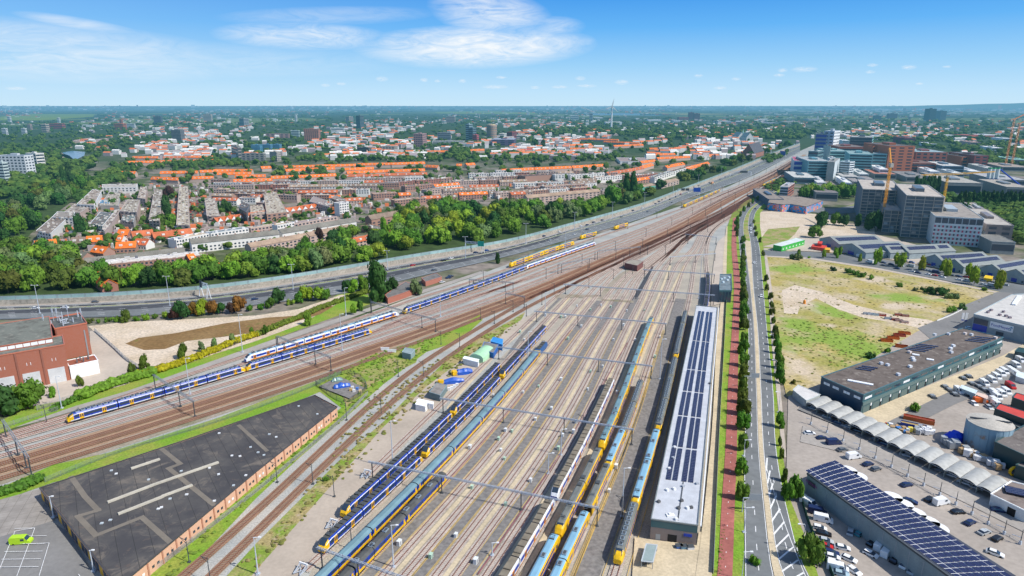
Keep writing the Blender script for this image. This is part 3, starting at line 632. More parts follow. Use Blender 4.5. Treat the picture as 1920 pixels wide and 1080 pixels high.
def car_meshes(kind,end):
 key=(kind,end)
 if key in MESHC:return MESHC[key]
 K=TK[kind];L=K['L'];h=L/2-.2;pr=K['prof']
 mats=[];idx={}
 def mi(m):
  if m not in idx:idx[m]=len(mats);mats.append(M[m])
  return idx[m]
 pts=[(-w,z)for z,w,_ in pr]+[(w,z)for z,w,_ in reversed(pr)]
 n=len(pr);segm=[p[2]for p in pr[1:]]+[K['roof']]+[p[2]for p in reversed(pr[1:])]+[SK]
 xs=[(-h,1,1)]
 if end and K['nose']:xs+=[(h-3.4,1,1),(h-2.2,.99,.93),(h-1.0,.93,.72),(h,.80,.40)]
 else:xs+=[(h,1,1)]
 b=MB();k0=0
 for(x,sw,sh)in xs:
  b.v+=[(x,y*sw,.55+(z-.55)*sh if z>.55 else z)for y,z in pts]
 m=len(pts)
 for j in range(len(xs)-1):
  for i in range(m):
   a=j*m+i;c=j*m+(i+1)%m;b.f.append((a,c,c+m,a+m))
   mm_=segm[i]
   if j>=2:mm_={'sng':'tyellow' if(mm_!='twhite' or j==3)and mm_!=SK else mm_,'slt':'twhite' if mm_!=SK else SK,'dd':'tyellow' if mm_!=SK else SK}[K['nose']]
   b.mi.append(mi(mm_))
 b.f.append(tuple(range(m))[::-1]);b.mi.append(mi(SK if not K['nose']else 'darkmetal'))
 b.f.append(tuple((len(xs)-1)*m+i for i in range(m)));b.mi.append(mi('tyellow' if K['nose']in('sng','dd')else SK if not K['nose']else 'tblue'))
 for bx in(-h+3,h-3.6):
  b.box(bx-1.6,bx+1.6,-1.05,1.05,.02,.6,mi(RU))
 if not end:b.box(h,h+.45,-1.1,1.1,.9,K['H']-.5,mi(RU))
 subs=[('body',b.mesh(kind+'_body',mats))]
 W_=1.45
 def add(nm,bb,m_):subs.append((nm,bb.mesh(nm,m_)))
 if K['nose']:
  if kind[:2]=='dd':
   for s in(-1,1):
    for(a,c,z0,z1)in((-h+2.4,-h+5.2,2.1,3.0),(-h+6.4,h-7,1.35,2.25),(-h+6.4,h-7,3.05,3.85),(h-5.6,h-(4 if end else 2.6),2.1,3.0)):
     bb=MB();bb.box(a,c,s*(W_-.02),s*(W_+.02),z0,z1)if s>0 else bb.box(a,c,-W_-.02,-W_+.02,z0,z1);add('window',bb,M['tblue'])
   ds=(-h+1.2,h-4.6)
  else:
   ds=(-L*.22,L*.22)if L<25 else(-h+1.6,h-3.8)
   ed=[-h+.5]+[v for d in ds for v in(d-.85,d+.85)]+[h-(2.6 if end else.5)]
   for s in(-1,1):
    for q in range(3):
     if ed[2*q+1]-ed[2*q]<.8:continue
     bb=MB();y0,y1=(W_-.02,W_+.025)if s>0 else(-W_-.025,-W_+.02);bb.box(ed[2*q],ed[2*q+1],y0,y1,1.95,3.0);add('window',bb,M['glass']if kind[:3]=='sng' else M['tblue'])
  for s in(-1,1):
   for d in ds:
    bb=MB();y0,y1=(W_-.02,W_+.05)if s>0 else(-W_-.05,-W_+.02)
    bb.box(d-.75,d+.75,y0,y1,.95,3.2);bb.box(d-.6,d-.12,y0*1.012,y1*1.012,1.6,2.9,1);bb.box(d+.12,d+.6,y0*1.012,y1*1.012,1.6,2.9,1)
    add('door',bb,[M[K['doors']],M['glass']])
  if end:
   bb=MB();zt=.55+(K['H']-.55)
   bb.face([(h-.42,-.98,2.1),(h-.42,.98,2.1),(h-2.0,1.0,.55+(K['H']-.55)*.93),(h-2.0,-1.0,.55+(K['H']-.55)*.93)])
   bb.face([(h-.3,-1.0,2.15),(h-.3,1.0,2.15),(h-.95,1.02,3.1),(h-.95,-1.02,3.1)][::1]);bb.face([(h-.95,-1.02,3.1),(h-.95,1.02,3.1),(h-2.3,.98,K['H']-.08),(h-2.3,-.98,K['H']-.08)])
   add('windscreen',bb,M['glass'])
 else:
  for s in(-1,1):
   for q in range(5):
    a=-h+2.2+q*(L-4.4)/5
    bb=MB();y0,y1=(W_-.02,W_+.025)if s>0 else(-W_-.025,-W_+.02);bb.box(a,a+(L-4.4)/5-1.0,y0,y1,2.15,2.95);add('window',bb,M['glass'])
   for d in(-h+1.1,h-1.1):
    bb=MB();y0,y1=(W_-.02,W_+.04)if s>0 else(-W_-.04,-W_+.02);bb.box(d-.4,d+.4,y0,y1,1.0,3.1);add('door',bb,M['tyellow'])
 if K['units']:
  nu={'sng':7,'slt':4,'icr':3,'ddb':2,'ddd':2,'gre':9}.get(kind[:3],2)
  for q in range(nu):
   a=-h+1.2+q*(L-4.2)/nu;bb=MB();z=K['H']+(.05 if kind[0]!='d' else.1)
   wd=.95 if kind[:3]in('sng','slt')else.6;ln_=min(1.9,(L-4.2)/nu*.7)
   if kind[:4]=='sltb':ln_=(L-4.2)/nu*.85;wd=1.05
   bb.box(a,a+ln_,-wd,wd,z-.1,z+.32);bb.box(a+.2,a+ln_-.2,-wd+.2,wd-.2,z+.32,z+.36,1)
   add('roof_unit',bb,[M[K['units']],M['darkmetal']if K['units']!='troofbrown' else M['troofbrown']])
  bb=MB();a=h-4.2;z=K['H']
  for y in(-.6,.6):bb.bar((a-1,y,z+.25),(a+.3,y,z+.7),.08);bb.bar((a+.3,y,z+.7),(a-.4,y,z+1.1),.08)
  bb.bar((a-.4,-.8,z+1.1),(a-.4,.8,z+1.1),.12);bb.box(a-1.2,a-.8,-.7,.7,z,z+.3)
  if end:add('pantograph',bb,M['darkmetal'])
 MESHC[key]=subs;return subs
TRN=[0]
def train(P,s0,n,kind,label,cat='train',group=None,name='passenger_train',noses=(1,1),loco=None):
 """s0: arc position of the near end"""
 S=arc(P);K=TK[kind];L=K['L'];p0,d0=at_s(P,S,s0)
 root=empty(name,(p0.x,p0.y,RAILZ),0,label,cat,group)
 for i in range(n):
  a,_=at_s(P,S,s0+i*L);c,_=at_s(P,S,s0+(i+1)*L);mid=(a+c)/2;d=(c-a).normalized()
  end=(i==0 and noses[0])or(i==n-1 and noses[1]);flip=(i==0)
  ang=atan2(d.y,d.x)+(pi if flip else 0)
  subs=car_meshes(kind,bool(end))
  car=link('carriage',subs[0][1],root,loc=(mid.x-p0.x,mid.y-p0.y,0),rz=ang)
  for nm,me in subs[1:]:link(nm,me,car)
 return s0+n*L
def s_at_y(P,y):
 S=arc(P)
 for i in range(len(P)-1):
  if P[i].y<=y<=P[i+1].y:return S[i]+(S[i+1]-S[i])*(y-P[i].y)/(P[i+1].y-P[i].y)
 return 0
def s_px(P,px,py,z=0):
 g_=G(px,py,z).xy;S=arc(P);return min(((p-g_).length,s)for p,s in zip(P,S))[1]if False else s_near(P,S,g_)
def s_near(P,S,g_):
 best=(1e9,0)
 for i in range(len(P)-1):
  d=P[i+1]-P[i];t=max(0,min(1,(g_-P[i]).dot(d)/d.length_squared));q=P[i]+d*t
  if(q-g_).length<best[0]:best=((q-g_).length,S[i]+d.length*t)
 return best[1]
train(TL['L2'],s_px(TL['L2'],127,797),4,'sngb','blue train with yellow doors nearest the left edge, parked past the red brick building')
train(TL['L2'],s_px(TL['L2'],466,702),4,'sngb','blue train with yellow doors standing beside the white and yellow train')
train(TL['L1'],s_px(TL['L1'],462,683),6,'slt','white train with blue windows and yellow doors beside the hedge-side service road')
train(TL['L1'],s_px(TL['L1'],757,591),4,'sngb','blue train with a yellow nose standing just behind the white and yellow train')
train(TL['L1'],s_px(TL['L1'],885,547),4,'sngb','blue train farther up the line, nose to tail between a blue and a white one')
train(TL['L1'],s_px(TL['L1'],985,508),7,'slt','farthest white and blue train, beside the yellow double-deck train')
P=resample(gp([(940,508),(956,503),(1020,479),(1088,456),(1130,440)]),10)
train(P,s_px(P,956,503),4,'dd','yellow double-deck train with a pale roof parked at the edge of the motorway')
P=resample(gp([(1080,452),(1122,441),(1140,435)]),10)
train(P,s_px(P,1088,450),1,'dd','single short yellow railcar behind the yellow double-deck train',noses=(1,0),name='railcar')
P=resample(gp([(1145,434),(1180,424)]),10)
train(P,s_px(P,1151,432),1,'ddd','short yellow railcar with a dark roof beside the pale motorway edge',noses=(0,1),name='railcar')
P=resample(gp([(1275,393),(1320,373),(1370,350)]),10)
train(P,s_px(P,1281,390),7,'dd','long yellow double-deck train far up the line, beside the motorway')
P=resample(gp([(1425,353),(1455,338),(1465,333)]),10)
train(P,s_px(P,1431,350),4,'dd','farthest yellow train, near the white tower offices')
train(TL['T2'],s_at_y(TL['T2'],180),4,'sng','blue train with a yellow nose, front end just behind the second crossed buffer stop')
train(TL['T2'],s_at_y(TL['T2'],180)+75.5,3,'sng','blue train coupled behind, ending beside the green-roofed shed')
train(TL['T3'],s_at_y(TL['T3'],163),3,'sng','nearest blue train with a yellow nose, at the bottom of the yard')
s_=s_at_y(TL['T3'],163)+58
train(TL['T3'],s_,4,'sng','middle blue train of the long line, its yellow nose hidden between two other blue trains')
train(TL['T3'],s_+77.5,4,'sng','farthest blue train of the long yard line, ending by the walkway')
s_=s_at_y(TL['T4'],122)
e_=train(TL['T4'],s_,8,'icr','long blue and yellow train with a grey-blue rounded roof',noses=(0,0))
train(TL['T5'],s_at_y(TL['T5'],201)-4*26.1,4,'icrd','blue and yellow train with a dark streaked roof at the bottom of the yard',noses=(0,0))
train(TL['T11'],s_px(TL['T11'],1042,945),6,'sltb','white train with a brown boxy roof and blue windscreen, front end in the lower yard')
train(TL['T11'],s_px(TL['T11'],1042,945)-5*16.6-1.5,5,'sltb','white train with a brown boxy roof leaving the bottom edge of the picture')
T13=TL['T13'];s_=s_at_y(T13,221)
train(T13,s_,6,'dd','long yellow double-deck train with a grey-green roof in the middle of the yard')
train(T13,s_at_y(T13,219)-2*26.6,2,'ddd','yellow double-deck train with a dark olive roof, in front of the grey-green one')
train(T13,s_at_y(T13,219)-2*26.6-53.8,2,'ddb','yellow train with a mottled sky-blue roof leaving the bottom edge')
T14=TL['T14'];s_=s_at_y(T14,231)
train(T14,s_,2,'grey','dark-roofed yellow railcar set at the head of the sky-blue roofed train',noses=(0,1))
train(T14,s_-27,1,'ddb','sky-blue roofed yellow carriage set between two dark-roofed ones',noses=(1,0))
train(T14,s_-2*26.8,1,'ddd','olive-roofed yellow carriage in front of the second gantry',noses=(0,0))
train(T14,s_-2*26.8-54,2,'ddb','yellow train with clean sky-blue roofs leaving the bottom edge')
T15=TL['T15'];s_=s_at_y(T15,234)
train(T15,s_,3,'grey','grey-roofed yellow train beside the depot with its orange nose towards the camera')
train(T15,s_+81,3,'grey','second grey-roofed train beside the depot, beyond the orange noses')
train(T15,s_-53.8,2,'ddb','yellow train with sky-blue roofs beside the depot')
train(T15,s_-53.8-27,1,'grey','dark-roofed yellow carriage beside the depot forecourt',noses=(0,1))
train(TL['T16'],6,5,'sng','blue train with a dark roof beyond the end of the white-roofed depot')
# blue locomotive at the end of the grey-blue train
p,d=at_s(TL['T4'],arc(TL['T4']),e_+9)
lo=empty('locomotive',(p.x,p.y,RAILZ),atan2(d.y,d.x),'blue electric locomotive with a yellow end, coupled to the grey-blue roofed train','locomotive')
b=MB();b.box(-8,8,-1.45,1.45,.8,2.0,0);b.box(-8.3,-6.2,-1.48,1.48,1.0,3.3,1);b.loft([[(-7.9,-1.4,2),(-7.9,1.4,2),(-6.5,1.3,3.6),(-6.5,-1.3,3.6)],[(7.9,-1.4,2),(7.9,1.4,2),(6.5,1.3,3.6),(6.5,-1.3,3.6)]],0)
for bx in(-5,5):b.box(bx-1.8,bx+1.8,-1.1,1.1,0,.8,2)
M['lblue']=mat('lblue',(.02,.10,.28),.4);b.obj('body',[M['lblue'],M['tyellow'],M['rubber']],lo)
b=MB();b.box(-5.5,5.5,-1.0,1.0,3.6,3.85)
for x in(-4,-1.5,1.5,4):b.box(x-.7,x+.7,-.8,.8,3.85,4.1)
b.obj('roof_equipment',M['troofdark'],lo)
for s in(-1,1):
 b=MB();b.bar((s*3.4,-.7,4.0),(s*4.6,-.7,4.9),.1);b.bar((s*3.4,.7,4.0),(s*4.6,.7,4.9),.1);b.bar((s*4.6,-.9,4.9),(s*4.6,.9,4.9),.12);b.obj('pantograph',M['darkmetal'],lo)
# ------------------------------------------------------------------ gantries and masts
def rot(v,a):return Vector((v.x*cos(a)-v.y*sin(a),v.x*sin(a)+v.y*cos(a)))
GN=[0]
def gantry(pts,label,h=6.5,m='metal',heavy=.5,over=1.5):
 """pts: photo positions of post feet"""
 Q=gp(pts);a,b_=Q[0],Q[-1];d=(b_-a).normalized();a2=a-d*over;b2=b_+d*.6
 t=empty('overhead_gantry',(a.x,a.y,0),0,label,'railway gantry','gantries carrying the overhead line')
 def L(p):return(p.x-a.x,p.y-a.y)
 for q in Q:
  q=a+d*(q-a).dot(d);x,y=L(q);mb=MB();mb.box(x-.16,x+.16,y-.16,y+.16,0,h);mb.box(x-.5,x+.5,y-.5,y+.5,0,.55);mb.obj('post',M['darkmetal'],t)
 mb=MB();n=Vector((-d.y,d.x));w=heavy/2
 for s in(-1,1):
  for z in(h,h+heavy*.9):
   p=a2+n*s*w;q=b2+n*s*w;mb.bar((*L(p),z),(*L(q),z),.12)
 LL=(b2-a2).length;k=int(LL/1.6)
 for i in range(k):
  p=a2+d*(LL*i/k);q=a2+d*(LL*(i+1)/k)
  for s in(-1,1):
   u,v=(p,q)if i%2 else(q,p);mb.bar((*L(u+n*s*w),h),(*L(v+n*s*w),h+heavy*.9),.07)
  mb.bar((*L(p+n*w),h+heavy*.9),(*L(q-n*w),h+heavy*.9),.07)
 mb.obj('beam',M[m],t)
 mb=MB();i=0
 while i*5.6+2<(b_-a).length:
  p=a+d*(i*5.6+2)
  if 'hang' not in MESHC:mb.bar((0,0,0),(0,0,-.9),.09);mb.bar((0,0,-.9),(1.2,0,-.7),.06);mb.bar((0,0,0),(0,0,1.2),.07);MESHC['hang']=mb.mesh('hanger',M['metal'])
  link('hanger',MESHC['hang'],t,loc=(*L(p),h),rz=atan2(d.y,d.x));i+=1
 return t
M['galv']=mat('galv',(.48,.53,.60),.4,metal=.1)
for pts,lb in(([(605,1068),(674,1092),(830,1150)],'pale gantry nearest the camera at the bottom of the yard'),([(699,899),(824,932),(975,961),(1119,988)],'pale gantry across the yard in front of the first blue train noses'),([(831,775),(942,796),(1057,814),(1184,835)],'pale gantry crossing above the trains beside the white cabins'),([(935,674),(1026,686),(1121,699),(1220,711)],'pale gantry crossing beside the green-roofed shed'),([(1006,604),(1083,612),(1165,620),(1247,628)],'pale gantry over the end of the blue trains'),([(1060,551),(1125,557),(1194,556),(1262,566),(1337,572)],'wide pale gantry at the far end of the walkways'),([(1208,522),(1254,520),(1338,531)],'pale gantry ahead of the dark glass pavilion'),([(1256,497),(1285,486),(1340,490)],'farther pale gantry above the curving yard leads'),([(1286,452),(1342,458)],'smallest pale gantry where the yard leads converge')):
 gantry(pts,lb,6.5,'galv',.5)
for pts,lb in(([(12,820),(37,853),(49,879),(60,893)],'green-grey lattice portal over the left tracks at the picture edge'),([(292,731),(342,762),(366,782)],'lattice portal over the left tracks behind the nearest blue train'),([(522,655),(533,650),(592,684),(621,696)],'lattice portal over the white and blue trains'),([(697,587),(718,580),(790,615),(817,622)],'dark portal where the white train meets the blue one'),([(880,543),(892,540),(937,558),(962,549)],'dark portal over the line of blue trains'),([(948,570),(983,577)],'low dark portal over the brown main lines'),([(1046,513),(1070,517),(1105,502)],'dark portal over the main lines beside the white train'),([(1120,487),(1127,492),(1180,480),(1200,478)],'heavy dark portal ahead of the maroon brick signal hut')):
 gantry(pts,lb,7.0,'metal',.7,.3)
def mast(px,py,h,label,name='catenary_mast',arm=True,group='catenary masts',m='darkmetal',w=.26,cat='mast'):
 p=G(px,py);key=('mast',h,arm,m,w)
 t=empty(name,p,0,label,cat,group)
 if key not in MESHC:
  b=MB();b.cyl((0,0,0),w*.62,w*.4,h,6);b.box(-.4,.4,-.4,.4,0,.4);pm_=b.mesh('pole',M[m])
  b=MB()
  if arm:b.bar((0,0,h-.6),(-2.2,.9,h-.3),.12);b.bar((0,0,h-1.7),(-2.0,.8,h-.4),.09)
  MESHC[key]=(pm_,b.mesh('arm',M[m])if arm else None)
 pm_,am=MESHC[key];link('pole',pm_,t)
 if am:link('arm',am,t)
 return t
for i,(x,y)in enumerate([(901,600),(927,607),(827,646),(862,651),(747,706),(794,706),(715,777),(650,788),(627,932),(520,905),(587,908),(355,1055),(395,1092),(88,793),(987,593),(962,585),(1016,571),(1039,551),(1104,540),(1150,523),(1172,522),(1186,515),(1208,515),(660,1030),(1166,972),(1137,742),(1093,812)]):
 near=['beside the brown tracks','beside the grass strip','by the gravel service road','beside the rusty tracks'][i%4]
 mast(x,y,8.0,'dark overhead-line mast %s, %s of its kind from the left'%(near,ordn(i//4)))
k=0
for tab,y0,st,lb in(([(300,39),(600,44),(900,26),(1600,18)],470,55,'along the outer track by the motorway'),([(300,9.2),(1600,5)],480,58,'between the pale tracks and the rusty main lines'),([(300,-8.5),(1600,-8)],500,52,'right of the rusty main lines'),([(300,-22),(600,-24),(1600,-16)],520,50,'among the converging yard leads'),([(500,-38),(800,-36),(1600,-20)],560,60,'near the road side of the converging leads')):
 P=roff(tab,y0-80,1500);S=arc(P);s=s_at_y(P,y0);j=0
 while s<S[-1]-30:
  p,d=at_s(P,S,s);q=PR(p.x,p.y)
  mast(q[0],q[1],8.5,'thin line mast %s, %s outwards'%(lb,ordn(j)),w=.34);s+=st*(1+j*.12);j+=1
def lightmast(px,py,ytop,label,heads=1,name='light_mast',group='tall floodlight masts',arm=1.5,m='galv',w=.24,cat='light mast'):
 p=G(px,py);h=HT(p,ytop);t=empty(name,p,0,label,cat,group)
 b=MB();b.cyl((0,0,0),w,w*.45,h,6);b.box(-.5,.5,-.5,.5,0,.6);b.obj('pole',M[m],t)
 b=MB();b.bar((-.2,0,h),(arm,0,h+.15),.14)
 if heads>1:b.bar((0,0,h),(-arm,0,h+.15),.14);b.box(-arm-.5,-arm+.3,-.2,.2,h,h+.25)
 b.box(arm-.3,arm+.5,-.2,.2,h,h+.25);b.obj('lamp_head',M['white'],t);return t
LMS=[((116,766),706,'beside the leafy tree in front of the brick building'),((357,741),672,'behind the nearest blue train'),((455,661),590,'at the end of the yellow-green hedge'),((642,658),589,'in front of the blue and white trains'),((649,592),540,'on the grass beside the tall poplar'),((826,594),551,'below the yellow marker on the track'),((1166,970),878,'in the lane between yellow trains'),((1237,712),636,'beside the second train along the depot'),((737,880),790,'beside the first yard gantry on the gravel'),((990,682),622,'at the corner of the blue shed'),((738,1065),985,'behind the nearest gantry'),((484,1078),1008,'on the verge at the bottom edge'),((923,1043),1018,'short one between empty tracks in the yard'),((1028,890),850,'short one between the third pair of tracks'),((1052,855),805,'thin one beside the empty track'),((1310,560),480,'at the end of the depot'),((1022,593),548,'beside the start of the walkways'),((1240,603),560,'over the far walkways'),((1060,470),430,'beside the yellow double-deck train')]
for(a,t_,lb)in LMS:lightmast(a[0],a[1],t_,'tall slim floodlight mast '+lb)
for i,(a,t_)in enumerate([((75,588),535),((319,574),518),((550,543),496),((727,506),470),((873,485),444),((986,457),419),((1077,432),398),((1148,410),379),((1208,387),361),((1262,368),344),((1309,348),328),((1352,332),313),((1392,316),300),((1428,300),287)]):
 lightmast(a[0],a[1],t_,'motorway street lamp at the retaining wall, %s from the left edge'%ordn(i),2,'street_lamp','motorway street lamps',1.8,w=.28,cat='street lamp')
# buffer stops, yard boxes, huts
def bufferstop(px,py,P,lb):
 p=G(px,py);S=arc(P);d=(P[1]-P[0]).normalized();t=empty('buffer_stop',(p.x,p.y,.5),atan2(d.y,d.x),lb,'buffer stop','grey crossed buffer stops')
 b=MB()
 for y in(-1.1,1.1):b.bar((0,y,0),(0,y,1.5),.22);b.bar((0,y,1.4),(-3,y,.1),.2);b.bar((-3,y,.1),(0,y,.1),.2)
 b.bar((-3,-1.1,.1),(0,1.1,.2),.16);b.bar((-3,1.1,.1),(0,-1.1,.2),.16);b.obj('frame',M['galv'],t)
 b=MB();b.bar((.1,-1.5,1.4),(.1,1.5,1.4),.35,.45);b.obj('beam',M['white'],t)
bufferstop(690,891,TL['T1'],'grey crossed buffer stop beside the second yard gantry');bufferstop(627,985,TL['T2'],'grey crossed buffer stop in front of the second blue nose');bufferstop(570,1068,TL['T3'],'grey crossed buffer stop at the nearest gantry, bottom of the yard')
YB=[(862,768),(925,745),(1052,715),(1010,728),(1034,770),(1004,790),(960,812),(1080,795),(1102,733),(1107,700),(1130,690),(981,739),(935,827),(881,843),(939,848),(885,918),(948,811),(749,1024),(808,1048),(855,1009),(892,1058),(946,864),(1075,814),(1055,820),(1107,583),(1082,576),(1060,596),(1052,597),(1023,593),(1127,575),(1145,578),(1175,585),(1169,612),(1208,584),(1191,640),(1150,640),(1065,638),(1127,600),(995,905),(1047,845),(1000,675),(983,640),(975,625),(1090,615),(1237,635),(1228,672),(1199,735),(1157,740),(1111,873),(1142,925),(1155,880),(948,950)]
cab=MB();cab.box(-.7,.7,-.5,.5,0,1.5);cab.box(-.75,.75,-.55,.55,1.5,1.62);cabm=cab.mesh('housing',M['paint'])
cd=MB();cd.box(-.3,.25,-.53,-.5,.2,1.35);cdm=cd.mesh('door',M['metal'])
for i,(x,y)in enumerate(YB):
 p=G(x,y);g_=i%3==0
 t=empty('equipment_cabinet',(p.x,p.y,.4),1.2,'%s metal cabinet in a yard lane, %s from the %s'%('pale green' if g_ else 'white',ordn(i%20),['depot end','far end','gantry side'][i//20 if i<60 else 2]),'cabinet','cabinets standing between the yard tracks')
 s=random.uniform(.7,1.05);t.scale=(s,s,s);link('housing',cabm,t,(.45,.62,.47)if g_ else(.72,.74,.74));link('door',cdm,t)
# ------------------------------------------------------------------ buildings
_u=MB();_u.box(-.5,.5,-.5,.5,0,1)
UN={}
def unit(m):
 if m not in UN:UN[m]=_u.mesh('panel_'+m,M[m])
 return UN[m]
class Bd:
 def __init__(s,name,label,cat,at,group=None):
  s.o=Vector((at[0],at[1],0));s.r=empty(name,s.o,0,label,cat,group)
 def mesh(s,nm,mb,mats,color=None,parent=None):
  o=mb.obj(nm,mats,parent or s.r,color);
  if parent is None:o.location=-s.o
  return o
 def box(s,nm,c,sz,rz,m,color=None,z=0):
  return link(nm,unit(m),s.r,color,(c[0]-s.o.x,c[1]-s.o.y,z),rz,sz)
 def panel(s,A,B,f0,f1,z0,z1,m,nm='window',out=.06,color=None,th=.12):
  d=B-A;L=d.length;d=d/L;n=Vector((d.y,-d.x));c=A+d*(L*(f0+f1)/2)+n*(out-th/2)
  return link(nm,unit(m),s.r,color,(c.x-s.o.x,c.y-s.o.y,z0),atan2(d.y,d.x),(L*(f1-f0),th,z1-z0))
def quadb(name,label,cat,px,h,wallc,roofc,wm='matte',rm='flatroof',parapet=.4,group=None,z0=0,world=False):
 """px: corners seen at roof height, any order round"""
 Q=[Vector(p)for p in px]if world else[G(x,y,h).xy for x,y in px]
 a=sum(Q[i].x*Q[(i+1)%len(Q)].y-Q[(i+1)%len(Q)].x*Q[i].y for i in range(len(Q)))
 if a<0:Q=Q[::-1]
 c=sum(Q,Vector((0,0)))/len(Q);b=Bd(name,label,cat,c,group);b.Q=Q;b.h=h
 w=MB();w.prism(Q,z0,h);b.mesh('wall',w,M[wm],wallc)
 r=MB();r.prism([q+(c-q).normalized()*.35 for q in Q],h,h+.06)
 b.mesh('roof',r,M[rm],roofc)
 if parapet:
  p=MB()
  for i in range(len(Q)):
   A,B=Q[i],Q[(i+1)%len(Q)];d=(B-A).normalized();n=Vector((d.y,-d.x));p.bar((*(A+n*.03-d*.15),h+parapet/2),(*(B+n*.03+d*.0),h+parapet/2+.003*i),.32,parapet)
  b.mesh('parapet',p,M['paint'],tuple(min(1,v*1.3+.03)for v in wallc))
 return b
def ccw_edges(b):return[(b.Q[i],b.Q[(i+1)%len(b.Q)])for i in range(len(b.Q))]
def edge_facing(b,dx,dy):
 best=None
 for A,B in ccw_edges(b):
  d=(B-A).normalized();n=Vector((d.y,-d.x));s=n.x*dx+n.y*dy
  if best is None or s>best[0]:best=(s,A,B)
 return best[1],best[2]
def ventbox(b,px,py,sz=(1.2,1.2,.9),col=(.6,.62,.63),name='roof_vent'):
 p=G(px,py,b.h);b.box(name,p,sz,random.uniform(0,.6),'paint',col,b.h)
# --- large dark-roofed depot lower left
D=quadb('depot','huge flat depot with a patched dark tar roof and salmon brick side','depot',[(75,916),(365,820),(590,742),(632,764),(479,886),(246,1081),(222,1100)],4.3,(.74,.42,.27),(.045,.042,.042),'brickwork','flatroof',.35)
def tar(N,c,p):
 c=N.mix(N.step(N.noise(p,.05,5,.7),.42,.6),(.062,.06,.064),(.10,.094,.09))
 c=N.mix(N.m('MULTIPLY',N.step(N.noise(p,.10,6,.78,1.2),.52,.68),.8),c,(.20,.17,.14))
 c=N.mix(N.m('MULTIPLY',N.step(N.noise(p,.35,5,.7,.6),.60,.68),.6),c,(.13,.10,.085))
 c=stripes((.82,.57,0),4.2,.12,(.03,.03,.03))(N,c,p)
 return c
[setattr(c_,'color',(.07,.065,.065,1))for c_ in D.r.children if c_.name.startswith('parapet')]
M['tar']=mat('tar',(.05,.05,.05),.9,fn=tar)
for ch in D.r.children:
 if ch.name.startswith('roof'):ch.data.materials[0]=M['tar']
E_=ccw_edges(D)
for A,B in E_:
 d=(B-A).normalized();n=Vector((d.y,-d.x))
 if n.x>.5 and n.y<.1:
  k=int((B-A).length/5.2)
  for i in range(k):
   f=i/k;D.panel(A,B,f-.002,f+.35/(B-A).length,0,4.3,'brickwork','pilaster',.25,(.50,.22,.13),.5)
   for u in(.28,.62):D.panel(A,B,f+u/k,f+(u+.16)/k,1.5,2.3,'glass' if(i*3)%7 else 'white','window')
 elif n.x<-.3 and n.y<.5:
  k=int((B-A).length/3)
  for i in range(k):D.panel(A,B,(i+.1)/k,(i+.9)/k,.5,3.3,'glass' if i%3 else 'yellow','window')
 elif n.y<-.3:
  pass
def roofpath(b,px,w,m,nm,color,hh=.1):
 mb=MB();P=[G(x,y,b.h)for x,y in px]
 for a,c in zip(P,P[1:]):
  d=(c-a).normalized()*w/2;mb.bar((a.x-d.x,a.y-d.y,b.h+.06+hh/2),(c.x+d.x,c.y+d.y,b.h+.0601+hh/2),w,hh)
 b.mesh(nm,mb,M[m],color)
pc=(.19,.165,.135)
roofpath(D,[(134,895),(160,932),(184,957),(146,968),(180,1004),(266,970),(318,1016)],1.6,'matte','roof_walkway',pc,.03)
roofpath(D,[(303,842),(338,870),(316,878),(400,946)],1.6,'matte','roof_walkway',pc,.03)
roofpath(D,[(448,798),(500,845)],1.4,'matte','roof_walkway',pc,.03)
for a in([(205,942),(284,912)],[(286,911),(407,869)],[(225,964),(304,933)],[(307,931),(358,912)],[(249,879),(297,863)]):
 roofpath(D,a,1.0,'matte','roof_light',(.50,.46,.38),.5)
for x,y in[(191,982),(207,976),(319,936),(350,928),(218,889),(209,883),(279,900),(393,878),(410,890),(340,884),(297,955),(303,952),(435,855),(450,856),(470,839),(402,940),(438,911),(461,892),(411,813),(505,815),(518,820),(484,849),(495,854),(560,762),(595,777)]:
 ventbox(D,x,y,(.85,.75,.35),random.choice([(.7,.72,.74),(.5,.55,.58),(.75,.75,.75)]))
# --- red brick substation
def bxl(name,label,cat,A,B,dep,h,wallc,roofc,**k):
 d=(B-A).normalized();n=Vector((-d.y,d.x))*dep
 return quadb(name,label,cat,[A,B,B+n,A+n],h,wallc,roofc,world=True,**k)
RB=(.36,.105,.055)
s=bxl('brick_tower','tall red brick tower block with aerials and white pipes on its flat roof','building',G(114,676).xy,G(173,664).xy,22,HT(G(173,664),607),RB,(.10,.11,.11),wm='brickwork',parapet=.7)
tw=s
A,B=edge_facing(s,.3,-1)
s.panel(A,B,.02,.05,0,s.h,'brickwork','pilaster',.2,(.24,.07,.04),.4);s.panel(A,B,.86,.9,0,s.h-3,'metal','drainpipe',.2)
c=s.o
for i in range(11):
 mb=MB();x=c.x+random.uniform(-7,7);y=c.y+random.uniform(-8,8);mb.cyl((x,y,s.h),.3,.25,random.uniform(1.5,4.5),6);mb.bar((x,y,s.h+1),(x+random.uniform(-3,3),y+random.uniform(-3,3),s.h+1.1),.3);s.mesh('roof_pipe',mb,M['galv'])
for i in range(5):mb=MB();x=c.x+random.uniform(-8,8);y=c.y+random.uniform(-10,10);mb.cyl((x,y,s.h),.15,.08,7,5);mb.box(x-.3,x+.3,y-.2,y+.2,s.h+4.5,s.h+6.8);s.mesh('antenna',mb,M['galv'])
s2=bxl('brick_substation','long red brick substation hall with grey roller doors beside the tall brick tower','building',G(-60,751).xy,G(133,713).xy,16,HT(G(133,713),647),RB,(.165,.175,.155),wm='brickwork',parapet=.5)
A,B=edge_facing(s2,.3,-1)
nn=4
